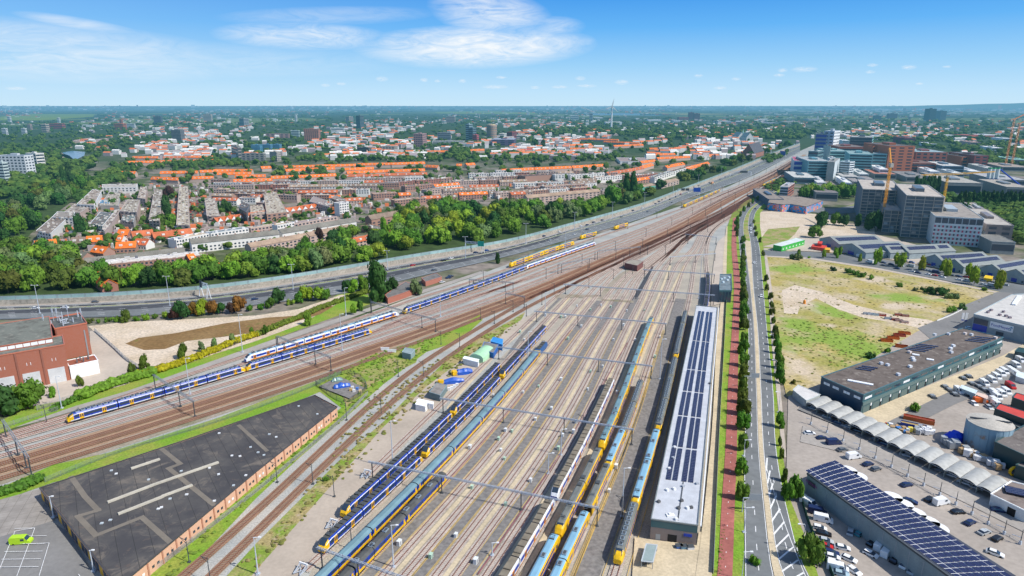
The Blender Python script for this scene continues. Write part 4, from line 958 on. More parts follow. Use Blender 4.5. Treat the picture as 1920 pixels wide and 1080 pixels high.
for i in range(nn):
 s2.panel(A,B,(i+.16)/nn,(i+.84)/nn,0,s2.h*.42,'matte','roller_door',.12,(.56,.57,.58));s2.panel(A,B,i/nn,i/nn+.02,0,s2.h,'brickwork','pilaster',.35,(.27,.08,.045),.7);s2.panel(A,B,(i+.4)/nn,(i+.42)/nn,s2.h*.62,s2.h*.7,'white','window');s2.panel(A,B,(i+.55)/nn,(i+.57)/nn,s2.h*.62,s2.h*.7,'white','window')
A2,B2=s2.Q[0],s2.Q[1]
d=(B-A).normalized();n=Vector((-d.y,d.x))
s3=bxl('brick_hall','raised grey-green roofed brick hall with a pale window strip above the roller doors','building',A+n*6,B+n*6-d*4,40,s2.h+2.6,RB,(.17,.18,.155),wm='brickwork',parapet=.3)
A,B=edge_facing(s3,.3,-1);nk=12
for i in range(nk):s3.panel(A,B,(i+.05)/nk,(i+.95)/nk,s2.h+.6,s2.h+2.1,'white','window',.05)
s4=bxl('white_annex','low white-walled enclosure attached to the foot of the brick tower','annex',G(134.5,712).xy,G(188,700).xy,9,HT(G(134,712),687),(.80,.80,.80),(.30,.10,.06),parapet=.3)
for q in((145,680),(151,676),(157,678),(166,674)):ventbox(s4,*q,(.5,.5,2.2),(.12,.13,.14),'vent_pipe')
# --- the long solar depot beside the yard
SO=quadb('solar_depot','long white-roofed train depot with four rows of dark solar panels along its roof','depot',[(1221,974),(1308,986),(1345,577),(1306,573)],7.0,(.13,.15,.15),(.50,.52,.56),'matte','matte',.35)
Q=[G(1221,974,7).xy,G(1308,986,7).xy,G(1345,577,7).xy,G(1306,573,7).xy]
def bil(Q,u,v):return(Q[0]*(1-u)+Q[1]*u)*(1-v)+(Q[3]*(1-u)+Q[2]*u)*v
def pvfn(N,c,p):return c
M['pv']=mat('pv',(.018,.022,.065),.25,spec=.6,fn=lambda N,c,p:stripes((.33,.944,0),1.05,.08,(.22,.24,.30))(N,c,p))
VY=[(G(1280,y_,7).y-G(1265,980,7).y)/(G(1325,575,7).y-G(1265,980,7).y)for y_ in(903,840,781,735,694,640,584)]
for u0 in(.15,.31,.53,.69):
 for(v0,v1)in zip(VY,VY[1:]):
  mb=MB();w=.115;P4=[bil(Q,u0,v0),bil(Q,u0+w,v0),bil(Q,u0+w,v1-.006),bil(Q,u0,v1-.006)]
  mb.prism(P4,7.12,7.32);SO.mesh('solar_panel_row',mb,M['pv'])
A,B=edge_facing(SO,-.2,-1)
SO.panel(A,B,0,1,4.6,7.0,'paint','cladding',.08,(.03,.10,.12));SO.panel(A,B,.38,.58,0,2.9,'rubber','door');SO.panel(A,B,.12,.22,0,2.4,'metal','door');SO.panel(A,B,.2,.28,5.2,5.7,'glass');SO.panel(A,B,.45,.55,5.2,5.7,'glass');SO.panel(A,B,.72,.9,3.0,3.9,'tblue','sign_board',.16)
SO.panel(A,B,.0,1,0,4.6,'brickwork','cladding',.04,(.19,.16,.15))
A,B=edge_facing(SO,1,0);L_=(B-A).length
for i in range(24):SO.panel(A,B,(i+.2)/24,(i+.75)/24,1.2,4.2,'glass','window')
mb=MB();d=(B-A).normalized();n_=Vector((d.y,-d.x));mb.bar((*(A+n_*.9),7.1),(*(B+n_*.9),7.1),.35,.3);SO.mesh('roof_pipe',mb,M['white'])
for(x,y)in[(1251,920),(1264,918),(1281,913),(1307,908),(1278,940),(1272,954),(1289,954),(1296,953),(1256,966),(1235,942),(1265,840),(1331,720),(1268,975),(1262,860),(1255,880)]:ventbox(SO,x,y,(.9,.9,.7),random.choice([(.1,.1,.1),(.75,.75,.75),(.4,.42,.45)]))
ventbox(SO,1257,967,(2.4,1.6,.4),(.8,.8,.78),'roof_hatch')
roofpath(SO,[(1281,905),(1271,976)],.35,'darkmetal','cable_duct',None,.12)
for i,(x,c)in enumerate([((1273,1029),(.03,.10,.30)),((1282,1030),(.10,.2,.28)),((1294,1031),(.55,.57,.6))]):
 p=G(*x);t=empty('waste_container',p,.1,['blue','teal','pale grey'][i]+' waste container in front of the depot doors','container');mb=MB();mb.box(-1.0,1.0,-.7,.7,.15,1.3);mb.obj('bin',M['paint'],t,c);mb=MB();mb.box(-1.05,1.05,-.75,.75,1.3,1.42);mb.obj('lid',M['darkmetal'],t)
bs=quadb('bicycle_shelter','grey flat-roofed bicycle shelter on the pale forecourt of the depot','shelter',[(1203,1052),(1224,1054),(1232,1022),(1212,1020)],2.6,(.35,.38,.40),(.28,.35,.35),'matte','matte',.1,z0=2.3)
mb=MB()
for q in bs.Q:mb.bar((q.x,q.y,.5),(q.x,q.y,2.4),.15)
bs.mesh('posts',mb,M['metal'])
mb=MB()
for i in range(10):p=G(1203+i*2.1,1062-(i%2));mb.bar((p.x,p.y,.6),(p.x+.1,p.y+.9,1.3),.12);mb.bar((p.x,p.y,1.3),(p.x,p.y+.9,.7),.12)
o=mb.obj('parked_bicycles',M['darkmetal']);tag(o,'row of dark bicycles racked at the end of the shelter','bicycles',None,'stuff')
# glass pavilion + low block north of depot
gp_=quadb('glass_pavilion','small dark glass pavilion with a cluttered flat roof, north of the long depot','pavilion',[(1349,545),(1372,545),(1371,515),(1350,515)],8.5,(.05,.12,.14),(.16,.21,.24),'paint','flatroof',.5)
A,B=edge_facing(gp_,0,-1)
for i in range(4):gp_.panel(A,B,(i+.08)/4,(i+.92)/4,.4,7.6,'glass','window')
for x,y in[(1353,524),(1358,522),(1364,526),(1367,521),(1356,530)]:ventbox(gp_,x,y,(1.4,1.2,.9),(.6,.7,.75))
# fence between path and grass
def fence(pts,h,label,m='metal',world=False,posts=5.0,name='fence',solid=False,wires=3):
 P=resample(pts if world else gp(pts),6,True);t=empty(name,(P[0].x,P[0].y,0),0,label,'fence');o_=-Vector((P[0].x,P[0].y,0))
 S=arc(P);s=0;posts=max(posts,S[-1]/95)
 while s<S[-1]:p,_=at_s(P,S,s);link('post',unit(m),t,None,(p.x+o_.x,p.y+o_.y,0),0,(.12,.12,h+.1));s+=posts
 mb=MB()
 if solid:sweep(mb,P,[(-.05,0),(-.05,h),(.05,h),(.05,0)])
 else:
  for k in range(wires):z=h*(k+1)/wires;sweep(mb,P,[(-.05,z-.06),(-.05,z),(.05,z),(.05,z-.06)])
 q=mb.obj('panel' if solid else 'rails',M[m],t);q.location=o_
 return t
M['meshgreen']=mat('meshgreen',(.20,.27,.20),.7);M['meshgrey']=mat('meshgrey',(.30,.31,.30),.7);M['greenwall']=mat('greenwall',(.02,.10,.07),.7)
fence([(1337,1078),(1346,860),(1359,620),(1363,540)],2.0,'long grey-green mesh fence between the pale path and the cycle lane','meshgrey',solid=True)
fence([(85,905),(200,858),(400,795),(600,720),(640,702)],2.0,'green mesh fence behind the huge dark-roofed depot','meshgreen',wires=6)
fence([(282,1078),(480,925),(560,858),(640,790),(690,740)],1.8,'mesh fence along the salmon brick side of the depot','meshgrey',wires=6)
fence([(178,622),(215,655),(240,678),(262,692)],2.2,'dark fence between the brick yard and the sandy field','metal',wires=6)
fence([(70,770),(140,748),(190,730),(240,712)],2.4,'pale steel palisade fence around the red brick building','meshgrey',wires=8,solid=False)
fence([(262,700),(330,684),(400,662),(480,632),(560,600),(640,566),(690,548)],2.0,'dark wire fence behind the yellow-green hedge','darkmetal',wires=5)
fence([(0,806),(60,786),(110,770)],2.0,'grey wire fence below the trees at the left edge','meshgrey',wires=5)
# --- yard sheds and tarpaulin-covered machines
def shed(px,h,wc,rc,name,label,cat='shed',**k):return quadb(name,label,cat,px,h,wc,rc,parapet=.1,**k)
shed([(805,735),(825,741),(838,722),(819,718)],3.2,(.16,.22,.23),(.28,.26,.24),'grey_shed','grey-green flat-roofed cabin between the pale kerb and the service road')
shed([(779,758),(797,762),(801,757),(783,752)],2.8,(.78,.79,.80),(.80,.80,.80),'container','small white container, nearest of the pair on the gravel','container',rm='matte')
shed([(781,751),(812,758),(813,754),(785,748)],2.8,(.75,.77,.80),(.80,.80,.80),'container','long white container behind the small white one on the gravel','container',rm='matte')
sh=shed([(868,672),(896,679),(898,674),(871,668)],3.2,(.72,.76,.78),(.74,.78,.80),'container','white cabin at the front of the green barrel-roofed shed','container',rm='matte')
shed([(903,655),(925,662),(935,646),(908,641)],3.4,(.03,.12,.38),(.22,.22,.21),'blue_cabin','dark blue cabin with a grey roof beside the barrel-roofed shed')
shed([(920,640),(942,646),(943,636),(925,632)],3.8,(.06,.28,.55),(.04,.26,.62),'blue_cabin','bright blue cabin with a bright blue roof at the end of the row',rm='matte')
shed([(754,660),(770,664),(778,655),(760,652)],3.4,(.24,.32,.33),(.26,.33,.34),'grey_container','grey-green steel container on the grass triangle','container',rm='matte')
shed([(1171,493),(1195,498),(1206,490),(1184,486)],5.0,(.16,.045,.04),(.32,.29,.24),'signal_hut','maroon brick flat-roofed signal hut between the converging tracks','hut',wm='brickwork')
sb=shed([(727,559),(757,549),(786,538),(760,528),(740,540),(722,553)],4.0,(.40,.12,.07),(.17,.165,.16),'brick_shed','low brick shed with a dark flat roof beside the tall poplar',wm='brickwork')
sb=shed([(798,528),(828,519),(818,512),(790,521)],3.6,(.42,.14,.09),(.17,.165,.16),'brick_shed','low brick shed with a white fascia beyond the dark conifer',wm='brickwork')
# barrel shed
c=G(893,680).xy;d=Vector((.38,.92)).normalized();t=Bd('barrel_shed','pale green barrel-roofed shed beside the blue trains','shed',c)
mb=MB();n=Vector((-d.y,d.x));secs=[]
for L_ in(0,14):
 secs.append([(*(c+d*L_+n*(3.8*cos(a))),max(0,2.2+2.2*sin(a))if 0<=a<=pi else 0)for a in[pi*i/10 for i in range(11)]]+[(*(c+d*L_-n*3.8),0),(*(c+d*L_+n*3.8),0)])
mb.loft(secs);t.mesh('shell',mb,M['matte'],(.42,.68,.45))
mb=MB();mb.loft([[(p[0]*1,p[1],p[2]+.05)for p in s_[:11]]+[(p[0],p[1],p[2]+.12)for p in s_[:11][::-1]]for s_ in secs]);t.mesh('roof_ribs',mb,M['matte'],(.36,.62,.40))
def tarp(px,py,L,Wd,H,ang,label,col=(.02,.10,.48),extra=True):
 p=G(px,py);t=empty('covered_machine',p,ang,label,'covered machine',None)
 mb=MB();rnd=random.Random(px);secs=[]
 for i in range(9):
  x=-L/2+L*i/8;k=sin(pi*(i+.6)/9.2)**.35;hh=H*k*rnd.uniform(.85,1.08)
  secs.append([(x,-Wd/2*k,0),(x,-Wd/2*rnd.uniform(.8,1),hh*.6),(x,-Wd*.22,hh),(x,Wd*.22,hh*rnd.uniform(.9,1)),(x,Wd/2*rnd.uniform(.8,1),hh*.6),(x,Wd/2*k,0)])
 mb.loft(secs);mb.obj('tarpaulin',M['paint'],t,col)
 if extra:mb=MB();mb.box(-L/2-1.8,-L/2+.4,-Wd*.4,Wd*.4,.4,H*.75);mb.box(-L/2-2.2,-L/2-1.4,-.3,.3,.2,H*.9);mb.obj('machine_end',M['tyellow'],t)
tarp(870,701,8,3.4,3,.35,'machine under a blue tarpaulin with a yellow end, beside the white cabin')
tarp(850,718,10,3,2.8,.3,'machine under a longer blue tarpaulin with a yellow end, behind the grey-green cabin')
tarp(641,728,7.5,3.2,2.8,.45,'bulky blue tarpaulin inside the fenced compound beside the dark depot',extra=False)
tarp(632,716,5,3,2.4,.45,'grey-green covered skip inside the fenced compound',(.17,.28,.27),False)
for i,(x,y)in enumerate([(842,733),(847,731),(852,728),(857,725)]):
 p=G(x,y);mb=MB();mb.box(p.x-.6,p.x+.6,p.y-.5,p.y+.5,0,1.5);mb.box(p.x-.65,p.x+.65,p.y-.55,p.y+.55,1.5,1.6);o=mb.obj('white_tank',M['white']);tag(o,'small white tank behind the grey-green cabin, %s in its row'%ordn(i),'tank','white tanks in a row')
fence([(592,722),(640,700),(688,730),(655,755),(592,722)],2.2,'fence around the small compound holding blue tarpaulins','darkmetal',wires=5)
area('compound_floor',[(598,727),(636,708),(685,730),(656,750)],'lane',z=.7)
for i,(x,y)in enumerate([(658,735),(664,737),(670,733),(676,738),(661,731)]):
 p=G(x,y);mb=MB();mb.box(p.x-.6,p.x+.6,p.y-.5,p.y+.5,.7,1.8);o=mb.obj('crate',M['paint'],color=[(.6,.4,.15),(.75,.75,.75),(.1,.2,.5),(.7,.5,.25),(.7,.7,.72)][i]);tag(o,['tan','white','dark blue','light brown','off-white'][i]+' crate in the compound beside the blue tarpaulin','crate')
for i,(x,y)in enumerate([(722,657),(735,661)]):
 p=G(x,y);mb=MB();mb.box(p.x-2.2,p.x+2.2,p.y-.2,p.y+.2,0,1.6);mb.box(p.x-2.3,p.x+2.3,p.y-.25,p.y+.25,1.6,1.7);o=mb.obj('white_screen',M['white']);tag(o,['left','right'][i]+' one of two white screens beside the brown track near the grey container','screen')
# --- hedges and green cars follow in other parts
# --- dark green industrial row
DG=quadb('industrial_building','long dark teal industrial building with a brown flat roof and a row of roller doors','building',[(1540,707),(1619,741),(1881,633),(1805,616)],9.0,(.03,.10,.125),(.145,.12,.105),'paint','flatroof',.35)
A,B=edge_facing(DG,.5,-.85);nk=17
for i in range(nk):
 DG.panel(A,B,(i+.14)/nk,(i+.80)/nk,0,3.4,'paint','roller_door',.09,(.07,.13,.14));DG.panel(A,B,(i+.88)/nk,(i+.99)/nk,2.6,3.8,'white','sign',.14);DG.panel(A,B,(i+.86)/nk,(i+1.0)/nk,0,2.5,'rubber','door',.07)
 DG.panel(A,B,(i+.2)/nk,(i+.9)/nk,6.6,7.6,'glass' if i%4 else 'white','window')
DG.panel(A,B,0,1,4.3,5.9,'paint','fascia',.45,(.085,.16,.17),.5)
A,B=edge_facing(DG,-.85,-.5)
for f in(.08,.3,.56,.8):DG.panel(A,B,f,f+.07,6.4,7.5,'white','window');DG.panel(A,B,f+.075,f+.145,6.4,7.5,'white','window')
DG.panel(A,B,0,1,0,8.6,'paint','cladding',.03,(.012,.055,.10),.05)
for(cx,cy,n_,w_)in[(1629,690,3,7),(1727,654,5,9),(1838,637,4,9)]:
 for i in range(n_):
  p=G(cx-10+i*6,cy+4-i*2.4,9);mb=MB();d=Vector((.85,-.5)).normalized();mb.bar((p.x-w_/2*.84,p.y+w_/2*.4,9.35),(p.x+w_/2*.84,p.y-w_/2*.4,9.35),1.1,.1);DG.mesh('solar_panel',mb,M['pv'])
for x,y in[(1684,704),(1706,689),(1713,677),(1711,673),(1705,662),(1752,629),(1783,662),(1782,655),(1787,650),(1809,627),(1821,629),(1778,628),(1652,683),(1866,635),(1664,686)]:ventbox(DG,x,y,(1.4,1.4,1.1),random.choice([(.6,.62,.66),(.7,.62,.58),(.75,.77,.8)]))
for x,y,a_ in[(1613,718,10),(1717,666,3),(1744,675,3)]:p=G(x,y,9);DG.box('roof_light',p,(a_,1.8,.4),-.55,'white',None,9.05)
# --- timber merchant with sign
PM=quadb('timber_store','big grey store with a white name board and flat white roof at the right edge','store',[(1826,590),(1925,613),(2060,640),(2060,545),(1898,553)],9.5,(.28,.33,.35),(.55,.53,.50),'matte','matte',.5)
A,B=edge_facing(PM,-.4,-1);
E2=sorted(ccw_edges(PM),key=lambda e:-((e[1]-e[0]).normalized().y*-.35+-(e[1]-e[0]).normalized().x*-1))
pa,pb=G(1826,590,9.5).xy,G(1925,613,9.5).xy
PM.panel(pa,pb,.02,.3,0,4.5,'tblue','cladding',.1);PM.panel(pa,pb,.02,.3,4.7,8,'glass','window',.1);PM.panel(pa,pb,.34,.78,4.4,8.2,'white','sign_board',.18)
PM.panel(pa,pb,.48,.62,0,3.2,'darkmetal','door',.12);PM.panel(pa,pb,0,1,8.7,9.5,'paint','fascia',.3,(.33,.38,.40),.3)
def text(body,loc,ang,size,m,parent,nm='lettering',tilt=pi/2):
 cu=bpy.data.curves.new(nm,'FONT');cu.body=body;cu.size=size;cu.extrude=.02;cu.align_x='CENTER';cu.align_y='CENTER'
 o=bpy.data.objects.new(nm,cu);COL.objects.link(o);o.data.materials.append(M[m]);dg=bpy.context.evaluated_depsgraph_get();me=bpy.data.meshes.new_from_object(o.evaluated_get(dg));bpy.data.objects.remove(o)
 o=bpy.data.objects.new(nm,me);COL.objects.link(o);o.parent=parent;o.location=loc;o.rotation_euler=(tilt,0,ang);return o
d=(pb-pa);L_=d.length;d=d/L_;n=Vector((d.y,-d.x));ang=atan2(d.y,d.x);q=pa+d*(L_*.54)+n*.22
text('PontMeyer',(q.x-PM.o.x,q.y-PM.o.y,6.3),ang,2.4*L_/30,'tblue',PM.r)
q=pa+d*(L_*.735)+n*.24;M['tealmark']=mat('tealmark',(.02,.25,.42),.5)
mb=MB()
for(x0,z0,x1,z1)in((-.9,5.3,-.3,5.5),(-.9,6.1,-.2,6.4),(-.5,7.0,.3,7.5),(.3,7.5,.9,6.6),(.2,7.4,-.1,5.2)):a_=q+d*x0;b_=q+d*x1;mb.bar((a_.x,a_.y,z0),(b_.x,b_.y,z1),.2)
PM.mesh('logo',mb,M['tealmark'])
for x,y in[(1852,587),(1858,583),(1881,586),(1886,594),(1874,592),(1893,597)]:ventbox(PM,x,y,(1.4,1.3,1.2),(.25,.2,.22))
p=G(1906,564,9.5);PM.box('roof_light',p,(2.2,26,.8),-.75,'white',None,9.5)
for i,(x,y)in enumerate([(1801,606),(1807,608)]):
 p=G(x,y);h=HT(p,586);t=empty('flag',p,0,'pale blue and white banner flag on a pole, %s of the pair outside the store'%['left','right'][i],'flag');mb=MB();mb.cyl((0,0,0),.12,.08,h,6);mb.obj('pole',M['galv'],t);mb=MB();mb.box(.1,1.5,-.04,.04,h*.25,h*.97);mb.box(.1,1.5,-.05,.05,h*.25,h*.36,1);mb.obj('banner',[M['white'],M['tblue']],t)
fence([(1757,603),(1780,594),(1804,582)],1.1,'low white and blue banner fence at the edge of the sandy field','white',solid=True)
# --- curved white canopies
area('canopy_floor',[(1495,770),(1570,800),(1700,860),(1850,935),(1880,915),(1700,820),(1540,745)],'lot',z=.66)
ca,cb_=G(1512,755,3),G(1864,927,3)
ds_=(cb_-ca).xy;nC=14
M['canopy']=mat('canopy',(.46,.46,.435),.5,fn=lambda N,c,p:N.mix(1.0,c,N.ramp(N.noise(p,.6,4),[(.3,.8),(.7,1.08)]),'MULTIPLY'))
M['board']=mat('board',(.36,.37,.33),.8)
cm=None
du=ds_.normalized();cang=atan2(du.y,du.x)
Lc=ds_.length/nC;dep=12.0
bdir=(G(1562,748,3)-G(1537,759,3)).xy.normalized()
secs=[(f,3.0+.7*sin(pi*f))for f in[i/8 for i in range(9)]]
cv=MB();nrm=Vector((cos(cang),sin(cang)))
loc_b=rot(bdir,-cang)*dep
for(f0,z0),(f1,z1)in zip(secs,secs[1:]):
 x0=f0*Lc*.97;x1=f1*Lc*.97
 for dz,fl in((0,0),(-.06,1)):
  q_=[(x0,0,z0+dz),(x1,0,z1+dz),(x1+loc_b.x,loc_b.y,z1+dz),(x0+loc_b.x,loc_b.y,z0+dz)]
  cv.face(q_ if not fl else q_[::-1])
cvm=cv.mesh('canopy',M['canopy'])
wl=MB();wl.bar((0,0,1.3),(loc_b.x*.25,loc_b.y*.25,1.301),.15,2.6);wl.bar((loc_b.x*.35,loc_b.y*.35,1.4),(loc_b.x*.97,loc_b.y*.97,1.401),.15,2.8);wlm=wl.mesh('divider',M['board'])
rb=MB();
for f in(0,.5,1):rb.bar((0+loc_b.x*f,loc_b.y*f,3.0),(Lc*.97+loc_b.x*f,loc_b.y*f,3.003),.12)
rbm=rb.mesh('frame',M['galv'])
for i in range(nC):
 p=ca.xy+du*(Lc*i)
 t=empty('wash_bay',(p.x,p.y,.0),cang,'car wash bay under a curved white canopy, %s from the road'%ordn(i),'wash bay','curved white wash bay canopies in a row')
 link('canopy',cvm,t);link('divider',wlm,t);link('frame',rbm,t)
wh=quadb('white_shed','white flat-roofed shed at the head of the row of curved canopies','shed',[(1487,731),(1512,751),(1538,740),(1497,722)],3.6,(.42,.45,.44),(.62,.60,.58),'matte','matte',.15)
# --- solar-roofed shed along the parking
CW=quadb('solar_shed','long grey-walled shed covered with white-edged blue solar panels, at the bottom right','building',[(1514,886),(1568,865),(1925,1092),(1860,1150),(1790,1086)],7.9,(.25,.30,.31),(.06,.07,.1),'matte','matte',0)
p1,p2,p3,p4=G(1510,881,8.2).xy,G(1566,862,8.2).xy,G(1951,1115,8.2).xy,G(1840,1115,8.2).xy
P00,P10,P01,P11=p1,p2,p4,p3
nu,nv=8,30
M['pvcell']=mat('pvcell',(.018,.022,.075),.2,spec=.7);
fr=MB();fr.face([(*P00,8.06),(*P01,8.06),(*P11,8.06),(*P10,8.06)]);CW.mesh('panel_frame',fr,M['white'])
for j in range(nv):
 mb=MB()
 for i in range(nu):
  g_=.075
  def bp(u,v):return(P00*(1-u)+P10*u)*(1-v)+(P01*(1-u)+P11*u)*v
  off_=.012 if i>=4 else 0
  u0,u1=(i+g_)/nu+off_-.006,(i+1-g_)/nu+off_-.006;v0,v1=(j+.05)/nv,(j+.95)/nv;zz=8.12+.05*(3.5-abs(i-3.5))
  mb.face([(*bp(u0,v0),zz),(*bp(u0,v1),zz),(*bp(u1,v1),zz),(*bp(u1,v0),zz)]);
 CW.mesh('solar_panel_row',mb,M['pvcell'])
A,B=edge_facing(CW,-.8,-.6)
CW.panel(A,B,0,1,7.3,7.9,'darkmetal','gutter',.3,None,.3)
for i in range(12):CW.panel(A,B,i/12,i/12+.004,0,6.6,'metal','joint',.04)
sgn=CW.panel(A,B,.02,.075,4.2,6.0,'darkmetal','sign_board',.2);M['magenta']=mat('magenta',(.30,.03,.25),.5)
dd_=(B-A);LL=dd_.length;dd_/=LL;nn_=Vector((dd_.y,-dd_.x));q=A+dd_*(LL*.047)+nn_*.25
text('McWASH',(q.x-CW.o.x,q.y-CW.o.y,5.1),atan2(dd_.y,dd_.x),1.25,'magenta',CW.r)
CW.panel(A,B,.0,.14,0,.5,'concrete','plinth',.3)
for i,(x,y)in enumerate([(1589,882),(1607,893),(1672,932),(1692,945),(1715,962),(1740,978),(1757,990)]):
 p=G(x,y,4);mb=MB();k=[(3.2*cos(a),3.2*sin(a))for a in[2*pi*j/16 for j in range(16)]];mb.prism(k,3.9,4.1);mb.cyl((0,0,0),.15,.15,3.9,6);o=mb.obj('parasol_canopy',M['white'],None);o.location=(p.x,p.y,0);tag(o,'round white canopy beside the solar panels, %s from the top'%ordn(i),'canopy','round white canopies beside the solar shed')
# vacuum posts row
fence([(1519,797),(1560,822),(1620,855),(1680,888),(1750,930),(1840,978),(1912,1020)],.9,'purple-grey double rail beside the row of vacuum bays','metal',posts=6,name='guard_rail',wires=2)
for i in range(14):
 t_=i/13;x=1520+(1912-1520)*t_;y=797+(1022-797)*t_-6*sin(pi*t_)
 p=G(x,y);h=5.2;t=empty('vacuum_post',p,cang,'slim dark post of the vacuum bays, %s from the road end'%ordn(i),'post','posts along the vacuum bays');mb=MB();mb.cyl((0,0,0),.14,.1,h,6);mb.obj('pole',M['darkmetal'],t);mb=MB();mb.bar((0,0,2.6),(-2.2,-.6,2.4),.16);mb.box(-.3,.3,-.3,.3,0,1.4);mb.obj('arm',M['galv'],t)
# --- storage tank, stores, red roofs
p=G(1847,838);t=empty('storage_tank',(p.x,p.y,0),0,'big round pale blue storage tank with a rusty conical grey roof','tank');rT=7.4;hT=HT((p.x,p.y+rT),796)
M['tankblue']=mat('tankblue',(.26,.38,.45),.6,fn=lambda N,c,p:N.mix(N.step(N.noise(p,.35,5),.55,.7),c,(.30,.20,.14)))
hT=10.5;mb=MB();mb.cyl((0,0,0),rT,rT,hT,40)
for i in range(20):a=2*pi*i/20;mb.bar((rT*cos(a),rT*sin(a),.1),(rT*cos(a),rT*sin(a),hT),.16)
mb.obj('shell',M['tankblue'],t);mb=MB();mb.cyl((0,0,hT),rT+.2,.5,1.3,40);mb.obj('roof',M['concrete'],t)
mb=MB()
mb.bar((-6.5,2,hT+.9),(6,-2.5,hT+.9),.5);mb.obj('walkway',M['darkmetal'],t)
DGc=(.015,.055,.06)
k=quadb('warehouse','dark green warehouse with a brown flat roof behind the pale blue tank','warehouse',[(1866,829),(1925,856),(2080,900),(2080,760),(1935,790)],8,DGc,(.17,.15,.14),'paint','flatroof',.3)
A,B=edge_facing(k,-.6,-.8)
k2=quadb('warehouse','low dark green annex beside the yellow hose reel at the right edge','warehouse',[(1905,872),(2000,905),(2080,870),(1960,850)],5,DGc,(.17,.15,.14),'paint','flatroof',.3)
for px,h,lb in(([(1865,766),(1990,812),(2010,800),(1874,757)],6,'dark green store with a red roof, nearer of the two beside the van lot'),([(1898,745),(1990,778),(2010,766),(1905,737)],6,'dark green store with a red roof, farther of the two beside the van lot'),([(1903,659),(1990,675),(1990,665),(1910,652)],4,'dark green container-like store behind the white vans')):
 quadb('store_shed',lb,'store',px,h,DGc,(.55,.07,.06)if 'red' in lb else(.02,.07,.08),'paint','matte',.25)
quadb('store_shed','grey lean-to in front of the nearer red-roofed store','store',[(1868,783),(1960,822),(1975,812),(1880,778)],3.2,(.03,.08,.10),(.22,.22,.2),'paint','flatroof',.1)
wv=quadb('wash_office','low white building with tilted solar panels on its brown roof at the right edge','building',[(1858,927),(1926,960),(2000,930),(1896,903)],4.2,(.68,.69,.68),(.23,.19,.17),'matte','flatroof',.3)
A,B=edge_facing(wv,-.6,-.8)
wv.panel(A,B,.5,.72,0,3,'rubber','door');p=G(1905,925,4.2);wv.box('solar_panel',p,(6,4.5,.3),-.5,'pv',None,4.8)
# skips and clutter
def skip(px,py,ang,col,label,L=6,Wd=2.4,H=1.6,grp=None,fill=None):
 p=G(px,py);t=empty('skip',p,ang,label,'skip',grp);mb=MB()
 for(a0,a1,b0,b1)in((-L/2,L/2,-Wd/2,-Wd/2+.12),(-L/2,L/2,Wd/2-.12,Wd/2),(-L/2,-L/2+.12,-Wd/2,Wd/2),(L/2-.12,L/2,-Wd/2,Wd/2)):mb.box(a0,a1,b0,b1,.15,H+(.002 if a1-a0<1 else 0))
 mb.box(-L/2,L/2,-Wd/2,Wd/2,.1,.3);mb.obj('shell',M['paint'],t,col)
 mb=MB();mb.box(-L/2+.13,L/2-.13,-Wd/2+.13,Wd/2-.13,.3,H*(.8 if fill else.4));mb.obj('load',M['matte'],t,fill or(.12,.03,.02))
OR=(.50,.11,.02);RD=(.33,.05,.03)
for i,(x,y,c)in enumerate([(1662,641,OR),(1674,636,OR),(1686,631,RD),(1695,627,OR)]):skip(x,y,-.25,c,['nearest bright orange skip on the sandy field','orange skip standing second in the row on the field','dark red skip third in the row on the field','farthest orange skip in the row on the field'][i])
for i,(x,y,c)in enumerate([(1625,590,(.35,.4,.45)),(1633,591,(.5,.55,.6)),(1641,592,(.3,.4,.45)),(1654,593,RD),(1665,599,(.3,.38,.45)),(1678,601,RD),(1685,603,(.4,.25,.22)),(1696,606,(.45,.3,.27)),(1684,592,RD),(1697,594,(.3,.12,.08))]):skip(x,y,-.3,c,'%s skip in the line beside the sand track, %s from its left end'%('dark red' if c==RD else 'greyish',ordn(i)),4,2,1.4,'skips beside the sand track',(.25,.24,.22))
skip(1722,791,-.55,OR,'long orange skip loaded with scrap beside the blue bins',11,2.6,2.0,None,(.25,.05,.03));skip(1712,802,-.55,(.02,.06,.35),'long blue skip loaded with yellow-brown boards',9,2.4,1.8,None,(.4,.28,.1))
skip(1690,652,-.4,OR,'rusty skip half hidden behind the teal building roof edge')
rc=random.Random(3);cols=[((.75,.75,.75),'white'),((.75,.6,.08),'yellow'),((.06,.2,.5),'blue'),((.45,.3,.15),'brown'),((.5,.1,.05),'red'),((.35,.37,.38),'grey'),((.1,.35,.15),'green')]
bm_=MB();bm_.box(-.5,.5,-.5,.5,0,1);bm_.box(-.52,.52,-.52,.52,1,1.08);bxm=bm_.mesh('crate',M['paint'])
def crates(n,quad,lab,grp,pal,s0=.9,s1=1.6,cat='crate',name='crate'):
 for i in range(n):
  u=(i+.5)/n;v=rc.random();x=(quad[0][0]*(1-u)+quad[1][0]*u)*(1-v)+(quad[3][0]*(1-u)+quad[2][0]*u)*v;y=(quad[0][1]*(1-u)+quad[1][1]*u)*(1-v)+(quad[3][1]*(1-u)+quad[2][1]*u)*v
  c,cn=pal[rc.randrange(len(pal))];s=rc.uniform(s0,s1);p=G(x,y);o=link(name,bxm,None,c,(p.x,p.y,.6),rc.uniform(-.7,.1),(s,s,s*rc.uniform(.8,1.3)))
  tag(o,'%s crate %s, %s from the left'%(cn,lab,ordn(i)),cat,grp)
crates(22,[(1662,798),(1712,812),(1700,820),(1655,805)],'in the jumble beside the skips','crates piled beside the skips',cols)
crates(18,[(1715,806),(1752,810),(1745,818),(1716,816)],'stacked in the white pile by the pale yard','white bagged crates beside the skips',[cols[0],cols[0],cols[5]],1.2,1.8)
